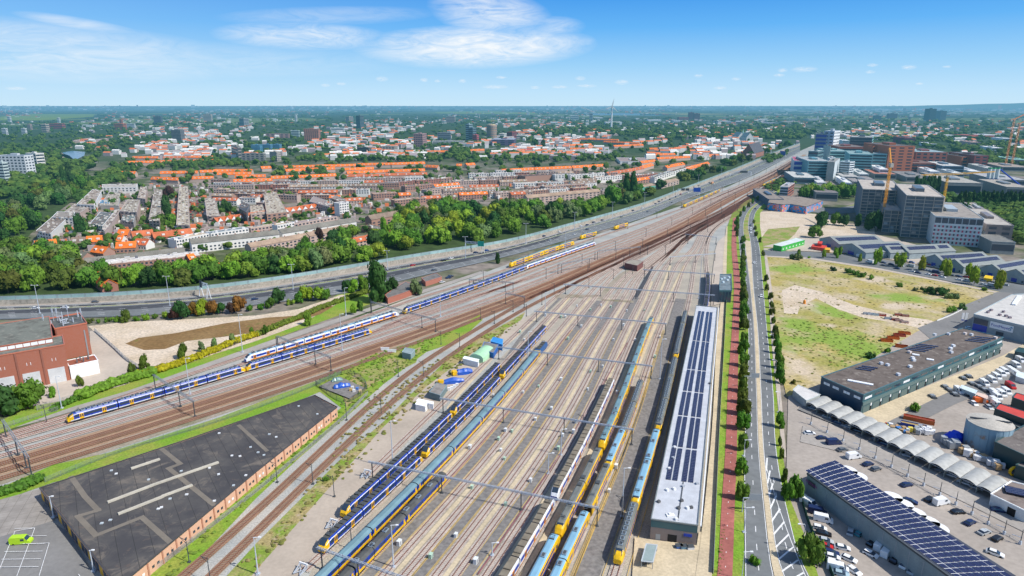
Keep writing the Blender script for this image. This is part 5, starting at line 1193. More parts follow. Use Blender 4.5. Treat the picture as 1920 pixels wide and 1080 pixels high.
crates(24,[(1802,845),(1880,880),(1872,886),(1800,852)],'in the pallet row by the tank','pallets between the tank and the canopies',[cols[0],cols[0],cols[5],cols[3]],1.3,2.0)
crates(8,[(1768,828),(1795,842),(1790,846),(1766,834)],'stacked beside the blue tarpaulin at the tank','grey crates beside the blue tarpaulin',[cols[5]],1.4,2.2)
tarp(1790,826,7.5,5.5,4.2,.3,'bright blue tarpaulin heap beside the round tank',(.01,.06,.62),False)
p=G(1900,893);t=empty('hose_reel',p,0,'round yellow hose reel beside the dark green annex','reel');mb=MB();k_=14
for i in range(k_):a,c_=2*pi*i/k_,2*pi*(i+1)/k_;mb.bar((1.6*cos(a),0,1.9+1.6*sin(a)),(1.6*cos(c_),0,1.9+1.6*sin(c_)),.7,.6)
mb.obj('drum',M['tyellow'],t);mb=MB();mb.bar((-1.4,0,0),(0,0,1.9),.2);mb.bar((1.4,0,0),(0,0,1.9),.2);mb.obj('stand',M['darkmetal'],t)
# --- green container building and coloured stalls beyond the main road
gb=quadb('green_building','bright green hall with white dots and a white gabled roof behind the junction','building',[(1450,459),(1466,462),(1509,450),(1493,446)],5,(.04,.42,.06),(.62,.66,.66),'paint','matte',.1)
for A,B in ccw_edges(gb):
 if(B-A).length>14:
  for i in range(7):gb.panel(A,B,(i+.35)/7,(i+.6)/7,1.6,2.8,'white','panel')
for i,(q,c,lb)in enumerate([([(1521,462),(1548,466),(1550,461),(1524,458)],(.6,.06,.04),'red container stall beside the green hall'),([(1546,468),(1556,469),(1557,465),(1548,464)],(.75,.4,.03),'orange container stall beside the red one'),([(1533,456),(1541,457),(1542,453),(1534,452)],(.6,.06,.04),'small red cabin stacked on the container stalls'),([(1845,521),(1860,523),(1862,518),(1848,516)],(.75,.5,.02),'bright yellow container in front of the saw-tooth sheds')]):
 quadb('container',lb,'container',q,3 if i!=2 else 5.6,c,c,'paint','matte',.1)
tp=G(1508,570);mb=MB();mb.cyl((tp.x,tp.y,0),1.0,.8,2.2,8);mb.cyl((tp.x,tp.y,2.2),.9,.1,.8,8);o=mb.obj('marker_cone',M['orange']);tag(o,'orange marker standing on the sand track','marker')
# workshops with gabled roofs (pairs), wide grey halls with white and dark roof strips
def gable(name,label,cat,A,B,dep,eav,rid,wc,rc_,wm='matte',rm='rooftile',group=None,over=.4,axis='along',dorm=0,wins=0,chim=0,dcol=(.75,.72,.68),wincol='glass',winrows=2):
 """A,B ground ends of the front wall; roof ridge parallel to AB ('along') or perpendicular"""
 d=(B-A);L=d.length;d=d/L;n=Vector((-d.y,d.x));c=(A+B)/2+n*dep/2;b=Bd(name,label,cat,c,group);b.h=eav
 if axis=='along':e0,e1,w0=d*L,n*dep,A
 else:e0,e1,w0=n*dep,-d*L,B
 a0=w0;a1=w0+e0;a2=w0+e0+e1;a3=w0+e1;m0=w0+e1*.5;m1=w0+e0+e1*.5
 w=MB();P=lambda p,z:(p.x,p.y,z)
 w.face([P(a0,0),P(a1,0),P(a1,eav),P(a0,eav)]);w.face([P(a1,0),P(a2,0),P(a2,eav),P(m1,rid-.1),P(a1,eav)]);w.face([P(a2,0),P(a3,0),P(a3,eav),P(a2,eav)]);w.face([P(a3,0),P(a0,0),P(a0,eav),P(m0,rid-.1),P(a3,eav)])
 b.mesh('wall',w,M[wm],wc)
 r=MB();u=e0.normalized()*over;v=e1.normalized()*over;k=(rid-eav)/(e1.length/2)*over
 for(p,q,s_)in((a0-u-v,a1+u-v,0),(a3-u+v,a2+u+v,1)):
  t0=m0-u;t1=m1+u
  f_=[P(p,eav-k),P(q,eav-k),P(t1,rid),P(t0,rid)];r.face(f_ if not s_ else f_[::-1]);g_=[(x,y,z+.18)for x,y,z in f_];r.face(g_ if not s_ else g_[::-1]);r.face([f_[0],f_[1],g_[1],g_[0]]);r.face([f_[1],f_[2],g_[2],g_[1]]);r.face([f_[3],f_[0],g_[0],g_[3]])
 b.mesh('roof',r,M[rm],rc_)
 if wins:
  for k_ in range(winrows):
   z0=1.0+k_*2.8
   if z0+1.4>eav:break
   for i in range(wins):b.panel(A,B,(i+.22)/wins,(i+.72)/wins,z0,z0+1.4,wincol,'window')
 for i in range(dorm):
  f=(i+.5)/dorm;p=A+d*(L*f)+n*dep*.2;zb=eav+(rid-eav)*.4
  b.box('dormer',p,(min(2.6,L/dorm*.6),dep*.18,1.5),atan2(d.y,d.x),'paint',dcol,zb-.4)
 for i in range(chim):
  f=(i+.5)/chim;p=A+d*(L*f)+n*dep*.5
  b.box('chimney',p,(.9,.7,1.3),atan2(d.y,d.x),'matte',(.35,.2,.16),rid-.3)
 return b
SAW=[((1535,458),(1573,470),'first'),((1570,470),(1622,486),'second'),((1645,478),(1668,486),'third'),((1672,478),(1704,487),'fourth'),((1732,495),(1768,505),'fifth'),((1768,505),(1805,514),'sixth'),((1835,515),(1877,524),'seventh'),((1877,524),(1925,535),'eighth')]
for i,(a,b_,o_)in enumerate(SAW):
 A,B=G(*a).xy,G(*b_).xy;L=(B-A).length;n=Vector((-(B-A).y,(B-A).x)).normalized()
 t=gable('workshop_hall','grey gabled workshop with white and dark roof strips, %s from the left'%o_,'workshop',A,B,46,5.5,10,(.30,.36,.39),(.25,.275,.27),'matte','matte','gabled workshop halls beside the parking road',axis='perp')
 d=(B-A).normalized();r0=(A+B)/2;sl=(10-5.5)/(L/2)
 for(s_,w0,w1,f0,f1,m_,nm)in((-1,.15,.5,.1,.9,'white','roof_light'),(1,.2,.62,.06,.94,'pv','solar_panel')):
  mb=MB();P_=[]
  for(w_,f_)in((w0,f0),(w1,f0),(w1,f1),(w0,f1)):
   p=r0+d*(s_*w_*L/2)+n*46*f_;P_.append((p.x,p.y,10.3-sl*w_*L/2))
  mb.face(P_ if s_>0 else P_[::-1]);t.mesh(nm,mb,M[m_])
 t.panel(A,B,.38,.6,0,3.2,'tblue','roller_door');t.panel(A,B,.12,.2,1,2.4,'glass');t.panel(A,B,.78,.86,1,2.4,'glass')
# ------------------------------------------------------------------ the town
ORG=(.80,.19,.03);ORR=(.50,.14,.06);BRN=(.24,.18,.14);TAN=(.36,.26,.19);GRY=(.20,.19,.165);MAU=(.34,.27,.255);CRM=(.54,.45,.34)
WH=(.80,.79,.76);WB=(.36,.20,.15);WP=(.50,.38,.33);WG=(.40,.39,.38);WR=(.34,.13,.09)
PALN={ORG:'orange',ORR:'russet',BRN:'brown',TAN:'tan',GRY:'grey',MAU:'mauve',CRM:'cream'}
WALN={WH:'white',WB:'brown',WP:'pinkish',WG:'grey',WR:'red'}
TR=random.Random(11)
def where(x,y):
 lm=[((45,310),'the white office slabs'),((170,400),'the park on the left'),((300,300),'the western orange rows'),((340,400),'the cream gravel-roofed block'),((600,330),'the central orange rows'),((600,430),'the long grey roofs'),((880,245),'the white slab towers'),((920,250),'the round cream tower'),((1000,280),'the town poplars'),((1080,350),'the motorway woodland'),((1250,300),'the motorway tree belt'),((1400,290),'the far motorway bend'),((1145,230),'the wind turbine'),((670,240),'the tall brown tower'),((510,290),'the blue balconied flats'),((583,250),'the red striped tower block'),((1180,350),'the twin poplars'),((760,300),'the tree-lined street')]
 b=min(lm,key=lambda l:hypot(l[0][0]-x,(l[0][1]-y)*2));dx=x-b[0][0];dy=y-b[0][1]
 if abs(dx)>abs(dy)*2.2:w_='right of' if dx>0 else 'left of'
 else:w_='in front of' if dy>0 else 'behind'
 if abs(dx)<14 and abs(dy)<5:w_='beside'
 return w_+' '+b[1]
def uniq(l):return l+'@'
def fix_labels():
 D={}
 for o in COL.objects:
  l=o.get('label')
  if l and l.endswith('@'):D.setdefault(l[:-1],[]).append((PR(o.location.x,o.location.y)[0],o))
 for l,v in D.items():
  v.sort(key=lambda q:q[0])
  for i,(x,o)in enumerate(v):o['label']=l if len(v)==1 else l+', %s from left'%ordn(i)
def terr(x1,y1,x2,y2,dep=9,eav=6,rid=9.5,rc=ORG,wc=WP,dorm=0,wins=0,chim=0,lab=None,dcol=(.75,.72,.68),rows=2,winc='glass'):
 a=G(x1,y1,rid).xy;b=G(x2,y2,rid).xy;d=(b-a).normalized();n=Vector((-d.y,d.x));A=a-n*dep/2;B=b-n*dep/2
 return gable('terrace_of_houses',lab or uniq('%s roofed terrace, %s walls, %s'%(PALN.get(rc,'tiled'),WALN.get(wc,'pale'),where((x1+x2)/2,(y1+y2)/2))),'houses',A,B,dep,eav,rid,wc,rc,'brickwork',dorm=dorm,wins=wins,chim=chim,group='terraces of houses in the town',dcol=dcol,winrows=rows,wincol=winc)
def flat(x1,y1,x2,y2,dep=9,h=7,rc=MAU,wc=WP,wins=0,rows=2,lab=None,busy=1,winc='glass',name='terrace_of_houses',cat='houses',group='flat-roofed terraces in the town'):
 A=G(x1,y1,h).xy;B=G(x2,y2,h).xy;d=(B-A).normalized();n=Vector((-d.y,d.x))*dep;L=(B-A).length
 b=quadb(name,lab or uniq('%s flat terrace, %s walls, %s'%(PALN.get(rc,'dull'),WALN.get(wc,'pale'),where((x1+x2)/2,(y1+y2)/2))),cat,[A,B,B+n,A+n],h,wc,rc,'brickwork','flatroof',.3,group,world=True)
 for k_ in range(rows if wins else 0):
  for i in range(wins):b.panel(A,B,(i+.2)/wins,(i+.75)/wins,h-2.4-k_*2.9,h-.9-k_*2.9,winc,'window')
 if busy:
  nb=int(L/6*busy);cs=[TR.choice([(.62,.60,.57),(.5,.3,.22),(.3,.29,.3),(.7,.69,.66)]),TR.choice([(.2,.2,.22),(.4,.28,.22),(.66,.65,.64)])]
  for i in range(nb):
   f=(i+TR.random())/nb;g=TR.uniform(.1,.8);p=A+(B-A)*f+n*g;s=TR.uniform(.8,2.0)
   b.box('roof_extension',p,(2*s,s,TR.uniform(.5,2.4)),atan2(d.y,d.x),'paint',cs[TR.random()>.6],h)
 return b
# -- nearest rows above the motorway trees
terr(158,484,344,464,10,7.5,10.5,GRY,WP,wins=26,chim=6,lab='long dark grey roofed terrace above the trees at lower left, nearest of the grey roofs')
flat(176,499,390,478,8,6.5,MAU,WB,26,2,lab='pinkish brown brick row of balconied houses just below the long grey roof')
flat(186,492,372,474,5,8.2,(.5,.47,.45),WH,0,lab='white clutter of back extensions below the long grey roof')
terr(356,448,520,431,10,8.5,12,GRY,WH,wins=22,chim=5,lab='second dark grey roof with a dark end gable, behind the leafy crowns')
terr(523,430,662,408,10,8.5,12,GRY,WH,wins=20,chim=6,lab='third dark grey roof with a dark end gable, right of the second one')
terr(464,456,572,437,10,6.5,9.5,TAN,WP,wins=14,chim=4,lab='tan tiled terrace in front of the dark grey roofs')
terr(574,436,652,421,10,6.5,9.5,TAN,WP,wins=8,chim=3,lab='tan tiled terrace partly hidden by a purple-leaved tree')
terr(556,466,714,436,9,5.5,9,ORR,WP,dorm=12,wins=22,chim=8,lab='long red-brown terrace with small dormers seen between the motorway trees')
terr(346,507,430,489,9,5.5,9,ORG,WR,dorm=6,wins=10,chim=4,lab='orange terrace with white dormers just above the noise screen')
terr(690,404,762,392,10,8.5,12.5,BRN,WB,wins=8,chim=3,lab='brown roofed flats with a dark gable at the edge of the woodland')
terr(762,391,800,383,10,8.5,12.5,BRN,WB,wins=5,chim=2,lab='brown roofed flats continuing into the woodland crowns')
flat(676,424,714,432,12,5,GRY,WB,5,1,lab='low dark-roofed brick house at the foot of the brown roofed flats')
terr(731,432,752,440,9,5,8.5,ORR,WR,dorm=2,lab='red-tiled house half sunk in the woodland edge')
# detached red roof houses
for(x1,y1,x2,y2,rc,wc,lb)in((179,460,203,463,ORG,WB,'red-orange roofed villa with two white dormers at the start of the long grey roof'),(218,454,255,452,ORG,WB,'wide orange-red roofed villa with three dormers beside the narrow street'),(256,447,280,448,(.55,.13,.05),WH,'white gabled villa with a red roof above the long grey terrace'),(150,470,164,473,GRY,WB,'small dark gabled brick house at the edge of the big trees'),(65,452,104,448,ORG,WB,'orange roofed house pair at the corner of the park'),(135,445,160,444,BRN,WB,'dark brown roofed houses beside the orange pair'),(162,443,191,441,ORG,WR,'orange roofed house with white dormers by the narrow street'),(223,430,243,430,ORG,WR,'orange roofed house beside the blue-grey flat roof'),(246,434,285,430,ORR,WP,'red-brown roofed pair of houses in the gardens'),(285,436,357,428,ORR,WR,'low red brick terrace in front of the cream gravel-roofed block'),(222,441,232,441,ORG,WH,'small orange gable beside the gardens'),(350,477,362,475,ORG,WR,'small orange roofed house behind the brick row')):
 terr(x1,y1,x2,y2,11,4.5,9,rc,wc,dorm=2 if x2-x1>20 else 1,wins=5,chim=1,rows=1,lab=lb)
terr(172,500,204,524,10,5,9,ORG,WR,dorm=1,chim=1,lab='steep orange roof with a black skylight, half hidden by the willow')
# white modern blocks
flat(330,450,346,447,12,8,(.08,.12,.18),WH,3,2,lab='white house with a navy flat roof above the long terraces')
flat(346,447,392,438,12,8,CRM,WH,8,2,lab='white stepped houses beside the navy flat roof')
flat(395,438,466,428,11,8,(.20,.24,.26),WH,11,2,lab='white houses with a grey-green flat roof in the second row')
flat(470,428,550,418,10,7.5,CRM,WP,12,2,lab='pinkish row with a cream gravel roof right of the white houses')
flat(552,420,632,406,10,8,MAU,WP,12,2,lab='row with white balconies just behind the third dark grey roof')
flat(520,423,552,417,8,9.5,CRM,WH,6,2,lab='white three-storey house in the middle of the second row')
flat(636,382,654,380,12,15,WG,WH,4,4,lab='white square four-storey block beside the red gabled row',name='apartment_block',cat='apartment block',group='apartment blocks in the town')
# sawtooth gabled rows (front gables)
for(x1,y1,x2,y2,n_,lb)in((408,424,505,409,8,'first'),(532,406,622,391,8,'second')):
 a=G(x1,y1).xy;b=G(x2,y2).xy;d=(b-a).normalized();nn_=Vector((-d.y,d.x));L=(b-a).length/n_
 t=gable('gabled_row','red roofed row of houses with a rhythm of white front gables, %s from the left'%lb,'houses',a,b,10,5,8.5,WR,ORR,'brickwork',chim=4)
 for i in range(n_):
  p=a+d*(L*(i+.5));mb=MB();w=L*.36;f=-nn_*.5;ez=4.6
  q0=p-d*w+f;q1=p+d*w+f;bk=nn_*4.5;mb.face([(*q0,ez),(*q1,ez),(*(p+f),8.2)])
  t.mesh('gable_front',mb,M['white']);mb=MB();mb.face([(*(q0-d*.3),ez-.2),(*(p+f),8.4),(*(p+bk),8.4),(*(q0-d*.3+bk),ez-.2)]);mb.face([(*(p+f),8.4),(*(q1+d*.3),ez-.2),(*(q1+d*.3+bk),ez-.2),(*(p+bk),8.4)])
  t.mesh('gable_roof',mb,M['rooftile'],ORG if i%3 else ORR)
# -- rows running away from the camera (left part)
def ribb(pxl,h,wc,rc,lab,busy=1,wins=0,rows=3,wm='brickwork'):
 b=quadb('terrace_of_houses',lab,'houses',pxl,h,wc,rc,wm,'flatroof',.35,'flat-roofed blocks in the town')
 if busy:
  Q=b.Q
  e=max(ccw_edges(b),key=lambda e:(e[1]-e[0]).length);n_=int((e[1]-e[0]).length/7)
  for i in range(n_):
   f=(i+.5)/n_;c=sum(Q,Vector((0,0)))/len(Q);d=(e[1]-e[0]).normalized();nn_=Vector((-d.y,d.x));w_=2*abs((c-e[0]).dot(nn_))
   for g in(.2,.5,.8):
    if TR.random()<.75:
     p=e[0]+(e[1]-e[0])*f+nn_*(w_*(g+TR.uniform(-.08,.08)));s=TR.uniform(.6,1.3);b.box('roof_hatch',p,(2*s,2*s,TR.uniform(.4,1.3)),atan2(d.y,d.x),'paint',TR.choice([(.6,.56,.5),(.22,.17,.14)]),h)
 if wins:
  for A,B in ccw_edges(b):
   d=(B-A).normalized();n=Vector((d.y,-d.x));L=(B-A).length
   if n.y<.25 and L>8:
    w_=max(2,min(16,int(L/5)))
    for k_ in range(rows):
     for i in range(w_):b.panel(A,B,(i+.25)/w_,(i+.72)/w_,h-2.6-k_*3,h-1.1-k_*3,'glass','window')
 return b
ribb([(331,422),(355,423),(352,350),(336,350)],9,WP,(.46,.40,.31),'long cream gravel-roofed block running away from the camera, with two lines of roof hatches',wins=1)
ribb([(279,412),(299,414),(304,356),(290,356)],11,WP,(.32,.285,.23),'long brown-grey roofed block with a central ridge line, left of the tall trees',wins=1)
ribb([(388,405),(412,405),(402,372),(384,372)],8,WP,(.42,.36,.30),'short cream-roofed block at the shaded street',wins=1)
ribb([(225,396),(256,398),(262,375),(240,374)],12,WP,(.36,.32,.26),'pinkish four-storey block with a magenta stairwell panel',wins=1)
ribb([(228,413),(250,416),(254,403),(232,401)],8,WG,(.16,.20,.20),'building with a dark green-grey flat roof at the narrow street',wins=1,rows=1)
ribb([(170,418),(192,424),(212,400),(188,398)],8,WH,(.14,.15,.15),'white-walled row with a charcoal roof beside the pink brick street front',wins=1,rows=2)
ribb([(192,430),(196,433),(225,396),(217,394)],10,(.50,.40,.36),(.40,.34,.29),'narrow pink brick street front sloping away towards the gardens',wins=1)
ribb([(68,433),(95,438),(125,410),(98,407)],9,WH,(.24,.20,.17),'white stepped houses with a brown roof at the edge of the park',wins=1)
ribb([(98,407),(136,409),(140,398),(108,397)],11,WH,(.30,.27,.24),'white cubic apartment house with brick stairwell in the park-side row',wins=1)
ribb([(120,398),(150,399),(172,385),(140,383)],8,WP,(.34,.30,.26),'low cream roofed houses beyond the white cubic apartment house',wins=1)
ribb([(144,383),(176,385),(190,358),(174,355)],11,WH,(.36,.30,.25),'park-side block with rows of blue-grey roof panels',wins=1)
ribb([(192,352),(255,351),(258,345),(192,346)],9,WH,(.45,.42,.38),'long white row with grey windows at the far side of the quadrangle',wins=1,rows=2)
ribb([(188,385),(222,386),(226,362),(205,360)],5,WG,(.40,.36,.30),'low workshops filling the quadrangle, with a pale blue roof light',wins=0)
ribb([(186,381),(205,382),(206,376),(190,375)],6,WH,(.07,.20,.34),'low hall with a bright blue roof inside the quadrangle')
ribb([(258,371),(272,373),(276,352),(264,350)],10,WP,(.42,.34,.28),'brick block with cream roof between the quadrangle and the parked cars',wins=1)
ribb([(448,390),(462,398),(468,385),(455,376)],13,(.10,.10,.11),(.07,.08,.10),'dark-walled block with a black roof among the gardens',wins=1)
ribb([(500,402),(538,398),(518,360),(494,363)],10,WB,(.44,.38,.30),'slanting block with a cream gravel roof and dark brick street side',wins=1)
ribb([(580,378),(618,388),(612,376),(588,368)],9,WG,(.34,.28,.26),'wedge of flats behind the second gabled row',wins=1)
ribb([(622,372),(646,382),(648,374),(628,366)],11,WB,(.30,.25,.22),'dark brick flats just behind the white square block',wins=1)
ribb([(470,402),(498,400),(492,384),(470,386)],8,WP,(.46,.40,.32),'pale gravel-roofed houses left of the slanting block',wins=1)
# -- orange tiled quarter (ridge lines)
for(x1,y1,x2,y2,dm)in[(263,273,330,273,8),(332,273,390,273,8),(249,293,297,293,6),(306,293,352,292,6),(354,292,402,292,6),(236,302,290,301,7),(292,301,345,300,7),(347,300,404,298,7),(225,321,255,321,3),(301,321,371,320,8),(375,319,430,317,6),(286,331,337,333,6),(346,331,400,330,7),(402,317,473,317,8),(408,323,471,322,7),(441,328,498,327,7),(438,336,510,334,9),(508,330,570,328,8),(571,328,629,325,8),(523,311,590,309,8),(592,309,667,307,9),(535,317,627,313,9),(489,312,507,311,2),(671,306,732,305,8),(733,305,796,303,8),(650,321,722,318,8),(724,318,796,316,8),(640,315,700,313,6),(586,289,622,287,4),(627,285,660,283,4),(673,280,700,278,3),(756,287,785,292,3),(800,282,840,282,4),(847,281,907,279,7),(800,309,822,310,3),(873,306,889,305,2),(856,307,866,307,1),(940,317,1000,314,8),(1002,314,1070,311,9),(1072,311,1137,307,8),(1137,323,1170,318,5),(1171,318,1204,312,5),(1023,263,1087,260,8),(1088,259,1160,261,8),(1050,271,1108,269,7),(1069,277,1129,277,7),(1133,264,1200,267,7),(1150,272,1205,270,5),(1212,277,1262,277,6),(1264,276,1310,276,5),(1219,288,1265,287,5),(1231,295,1292,292,7),(1200,302,1228,299,3),(1247,311,1281,304,4),(1285,314,1327,303,6),(1319,291,1379,286,8),(1385,284,1426,280,5),(1200,264,1226,263,3),(1200,312,1222,306,3),(980,243,1020,242,3),(1022,243,1066,242,3),(960,246,1000,248,3),(1392,268,1420,267,3),(1100,242,1130,241,3),(180,275,200,272,0),(244,276,256,278,2)]:
 terr(x1,y1,x2,y2,10,6,10,ORG if TR.random()<.85 else ORR,WP,dorm=dm,chim=max(1,dm//2),dcol=(.66,.56,.50))
for(x1,y1,x2,y2,rc)in[(933,281,1006,278,(.50,.10,.08)),(644,327,720,326,ORR),(722,325,800,323,ORR),(137,263,170,258,MAU),(166,263,200,259,MAU)]:
 terr(x1,y1,x2,y2,12,6,9.5,rc,WP,dorm=5,chim=2,lab=uniq('reddish long low roof %s'%where((x1+x2)/2,(y1+y2)/2)))
# -- mauve flat-roofed streets
rows_=[]
for(y,x0,x1,sl)in[(341,470,720,-.012),(348,390,760,-.012),(355,400,660,0),(362,400,560,.03),(370,400,480,.02),(357,560,700,-.01),(366,570,640,0),(372,640,690,-.05),(335,660,800,-.02),(343,730,850,-.08),(350,760,860,-.08),(357,800,880,-.1),(326,880,1010,-.02),(333,890,1060,-.03),(340,850,1000,-.03),(347,880,1060,-.03),(354,830,1010,-.04),(361,860,1000,-.04),(344,1010,1130,-.06),(352,990,1120,-.06),(336,1080,1190,-.08),(329,1070,1160,-.06),(362,930,1110,-.06),(368,790,870,-.05),(376,740,800,-.08),(364,700,770,-.05),(330,1190,1240,-.1),(338,1170,1230,-.14),(345,480,560,0),(322,1010,1090,-.02),(337,395,440,0),(343,400,470,0),(380,480,498,.1),(320,930,980,-.02)]:
 x=x0
 while x<x1-14:
  w_=TR.uniform(26,60);xe=min(x1,x+w_);rows_.append((x,y+sl*(x-x0),xe-TR.uniform(1,4),y+sl*(xe-x0)));x=xe
for(a,b,c,d_)in rows_:
 if 930<a<1000 and 345<b<350:continue
 if TR.random()<.32:terr(a,b,c,d_,10,6.5,9.5,TR.choice([ORR,ORG,BRN,ORR,TAN]),TR.choice([WB,WP,WH]),dorm=max(1,int((c-a)/9)),wins=max(2,int((c-a)/5)),chim=2);continue
 flat(a,b,c,d_,TR.uniform(9,14),TR.uniform(7,10),TR.choice([MAU,CRM,TAN,(.2,.18,.17),(.42,.35,.29)]),TR.choice([WP,WH,WB,WB,WR]),max(2,int((c-a)/4.5)),2,busy=1.2)
flat(985,331,1050,327,26,9,(.12,.085,.075),WB,0,0,lab='broad dark brown roofed hall amid the mauve terraces',busy=0)
terr(985,366,1121,354,11,9,12,TAN,WP,wins=18,rows=3,chim=5,lab='long tan roofed flats with cream walls in front of the woodland, right of centre')
flat(1228,333,1262,322,11,9,GRY,WH,8,2,lab='white terrace with black chimneys along the motorway trees');flat(1262,322,1298,312,11,9,GRY,WH,8,2,lab='white terrace with black chimneys, farther along the motorway trees')
terr(1190,349,1222,344,14,7,9,TAN,(.1,.4,.3),lab='low building with a brown roof and turquoise wall at the belt of trees');terr(1232,342,1266,334,14,7,9.5,TAN,WP,wins=6,lab='low brown-roofed building among the motorway trees')
# -- towers and slabs
def blk(xl,xc,xr,yb,yt,a,wc,rc,fl=6,style='band',wc2=None,win='glass',label='',name='apartment_block',cat='apartment block',group='apartment blocks in the town',bays=6,wm='matte',band=.5,ypar=.5):
 C=G(xc,yb).xy;h=HT(C,yt);ar=radians(a);dl=Vector((-cos(ar),sin(ar)));dr=Vector((sin(ar),cos(ar)))
 def solve(dv,xt,sg):
  lo,hi=0.0,200.0
  for _ in range(40):
   m=(lo+hi)/2;x=PR(C.x+dv.x*m,C.y+dv.y*m,h)[0]
   if(x-xt)*sg<0:lo=m
   else:hi=m
  return max(3.0,lo)
 l1=solve(dl,xl,-1);l2=solve(dr,xr,1)
 if xr-xc<1:l2=l1*.5
 if xc-xl<1:l1=l2*.5
 l1=min(l1,110);l2=min(l2,110)
 b=quadb(name,uniq(label or 'apartment block'),cat,[C+dl*l1,C,C+dr*l2,C+dr*l2+dl*l1],h,wc,rc,wm,'flatroof',ypar,group,world=True)
 faces=[(C+dl*l1,C,l1),(C,C+dr*l2,l2)]
 for fi,(A,B,L)in enumerate(faces):
  if wc2 and fi==1:b.panel(A,B,0,1,0,h,wm,'cladding',.04,wc2)
  for k in range(fl):
   z0=h*(k+.35)/(fl+.2);z1=z0+h/fl*band
   if style=='band':b.panel(A,B,.03,.97,z0,z1,win,'window',.09)
   elif style=='grid':
    nb=max(2,int(round(bays*min(1,L/max(l1,l2)))))
    for i in range(nb):b.panel(A,B,(i+.22)/nb,(i+.78)/nb,z0,z1,win,'window',.09)
 p=C+dl*l1*.5+dr*l2*.5;b.box('plant_room',p,(l1*.25,l2*.3,h*.05+1.5),-ar,'paint',tuple(v*.9 for v in wc),h)
 b.l1,b.l2,b.C,b.dl,b.dr=l1,l2,C,dl,dr
 return b
GLS=(.17,.36,.40);TEAL=(.24,.48,.48);WHT=(.80,.81,.82);BR=(.52,.15,.07);BR2=(.36,.10,.07)
def frameb(xl,xc,xr,yb,yt,fl,nl,nr,label):
 C=G(xc,yb).xy;b=blk(xl,xc,xr,yb,yt,24,(.14,.17,.195),(.50,.45,.40),0,None,label=label,name='unfinished_block',cat='building shell',group='concrete shells under construction')
 h=b.h;mb=MB()
 for(A,B,n_)in((C+b.dl*b.l1,C,nl),(C,C+b.dr*b.l2,nr)):
  d=(B-A).normalized();n=Vector((d.y,-d.x))
  for k in range(fl+1):z=h*k/fl;q0=A+n*.5;q1=B+n*.5;mb.bar((*q0,z),(*q1,z+.001),1.1,.42)
  for i in range(n_+1):p=A.lerp(B,i/n_)+n*.5;mb.box(p.x-.22,p.x+.22,p.y-.22,p.y+.22,0,h)
 b.mesh('floor_frame',mb,M['concrete']);
 for(A,B,n_)in((C+b.dl*b.l1,C,nl),(C,C+b.dr*b.l2,nr)):
  for k in range(fl):
   if k*n_>90:break
   for i in range(n_):
    if TR.random()<.4:b.panel(A,B,(i+.15)/n_,(i+TR.uniform(.5,.9))/n_,h*k/fl+.4,h*(k+.75)/fl,'matte','infill',.05,TR.choice([(.30,.36,.40),(.09,.12,.15),(.45,.40,.36),(.20,.25,.28)]))
 return b
frameb(1618,1683,1711,420,358,11,6,4,'unfinished concrete tower with a yellow crane in front, left one of the pair')
frameb(1700,1757,1784,448,370,12,4,3,'unfinished concrete tower with pale open floors, right one of the pair');frameb(1659,1692,1702,437,396,6,3,2,'lower unfinished concrete wing between the two shells')
b=blk(1754,1835,1850,464,411,24,(.50,.55,.57),(.33,.30,.27),6,None,(.70,.72,.75),label='office block with rows of crimson and grey panels and a white end wall',name='office_block',cat='office block',group='office blocks on the right')
for k in range(5):
 A,B=b.C+b.dl*b.l1,b.C;z0=b.h*(.06+k*.14)
 b.panel(A,B,0,1,z0+b.h*.09,z0+b.h*.145,'paint','sill_band',.12,(.6,.64,.66))
 for i in range(12):b.panel(A,B,(i+.1)/12,(i+.55)/12,z0,z0+b.h*.08,'paint' if(i+k)%2==0 else 'glass','window',.1,(.40,.03,.09))
for i in range(7):b.panel(b.C+b.dl*b.l1,b.C,(i+.06)/7,(i+.94)/7,b.h*.78,b.h*.97,'glass','window',.1)
b.panel(b.C,b.C+b.dr*b.l2,.3,.36,0,b.h*.95,'paint','stair_window',.1,(.5,.12,.1))
blk(1840,1858,1888,420,402,24,(.6,.6,.6),(.4,.36,.33),1,'band',label='low white rear wing with a brown roof behind the crimson panelled office')
blk(1850,1893,1907,464,424,24,(.27,.22,.20),(.45,.42,.38),4,'grid',(.60,.50,.38),label='brown gridded office with a cream end wall, right of the crimson panelled one',name='office_block',cat='office block',group='office blocks on the right',bays=7)
b=blk(1546,1558,1576,300,246,40,(.45,.52,.62),(.6,.6,.6),9,'grid',WHT,label='tall white slab tower at the end of the motorway',name='office_block',cat='office block',group='office blocks on the right',bays=5,band=.4)
blk(1530,1545,1548,300,251,30,(.25,.28,.34),(.4,.4,.42),7,'band',label='navy and white tower attached to the left of the tall white slab',win='tblue')
blk(1544,1553,1556,312,274,30,(.38,.48,.46),(.5,.5,.5),0,None,label='narrow pale green windowless tower in front of the tall white slab')
blk(1594,1630,1639,300,258,30,(.16,.18,.20),(.4,.42,.42),8,'band',TEAL,label='dark glass slab with a turquoise end, behind the brown low roofs',name='office_block',cat='office block',group='office blocks on the right')
blk(1573,1620,1624,306,276,10,BR2,(.20,.17,.17),3,'band',BR,label='long dark brick office with a brown roof, left of the curved brick one',name='office_block',cat='office block',group='office blocks on the right')
blk(1637,1668,1668,320,274,2,BR,(.12,.12,.13),8,'grid',label='left wing of the big orange brick office with dark cornice',name='office_block',cat='office block',group='office blocks on the right',bays=8,wm='brickwork',band=.4)
b=blk(1668,1708,1714,325,274,4,(.46,.13,.06),(.12,.12,.13),9,'grid',(.50,.16,.08),label='right wing of the big orange brick office with square windows',name='office_block',cat='office block',group='office blocks on the right',bays=8,wm='brickwork',band=.4)
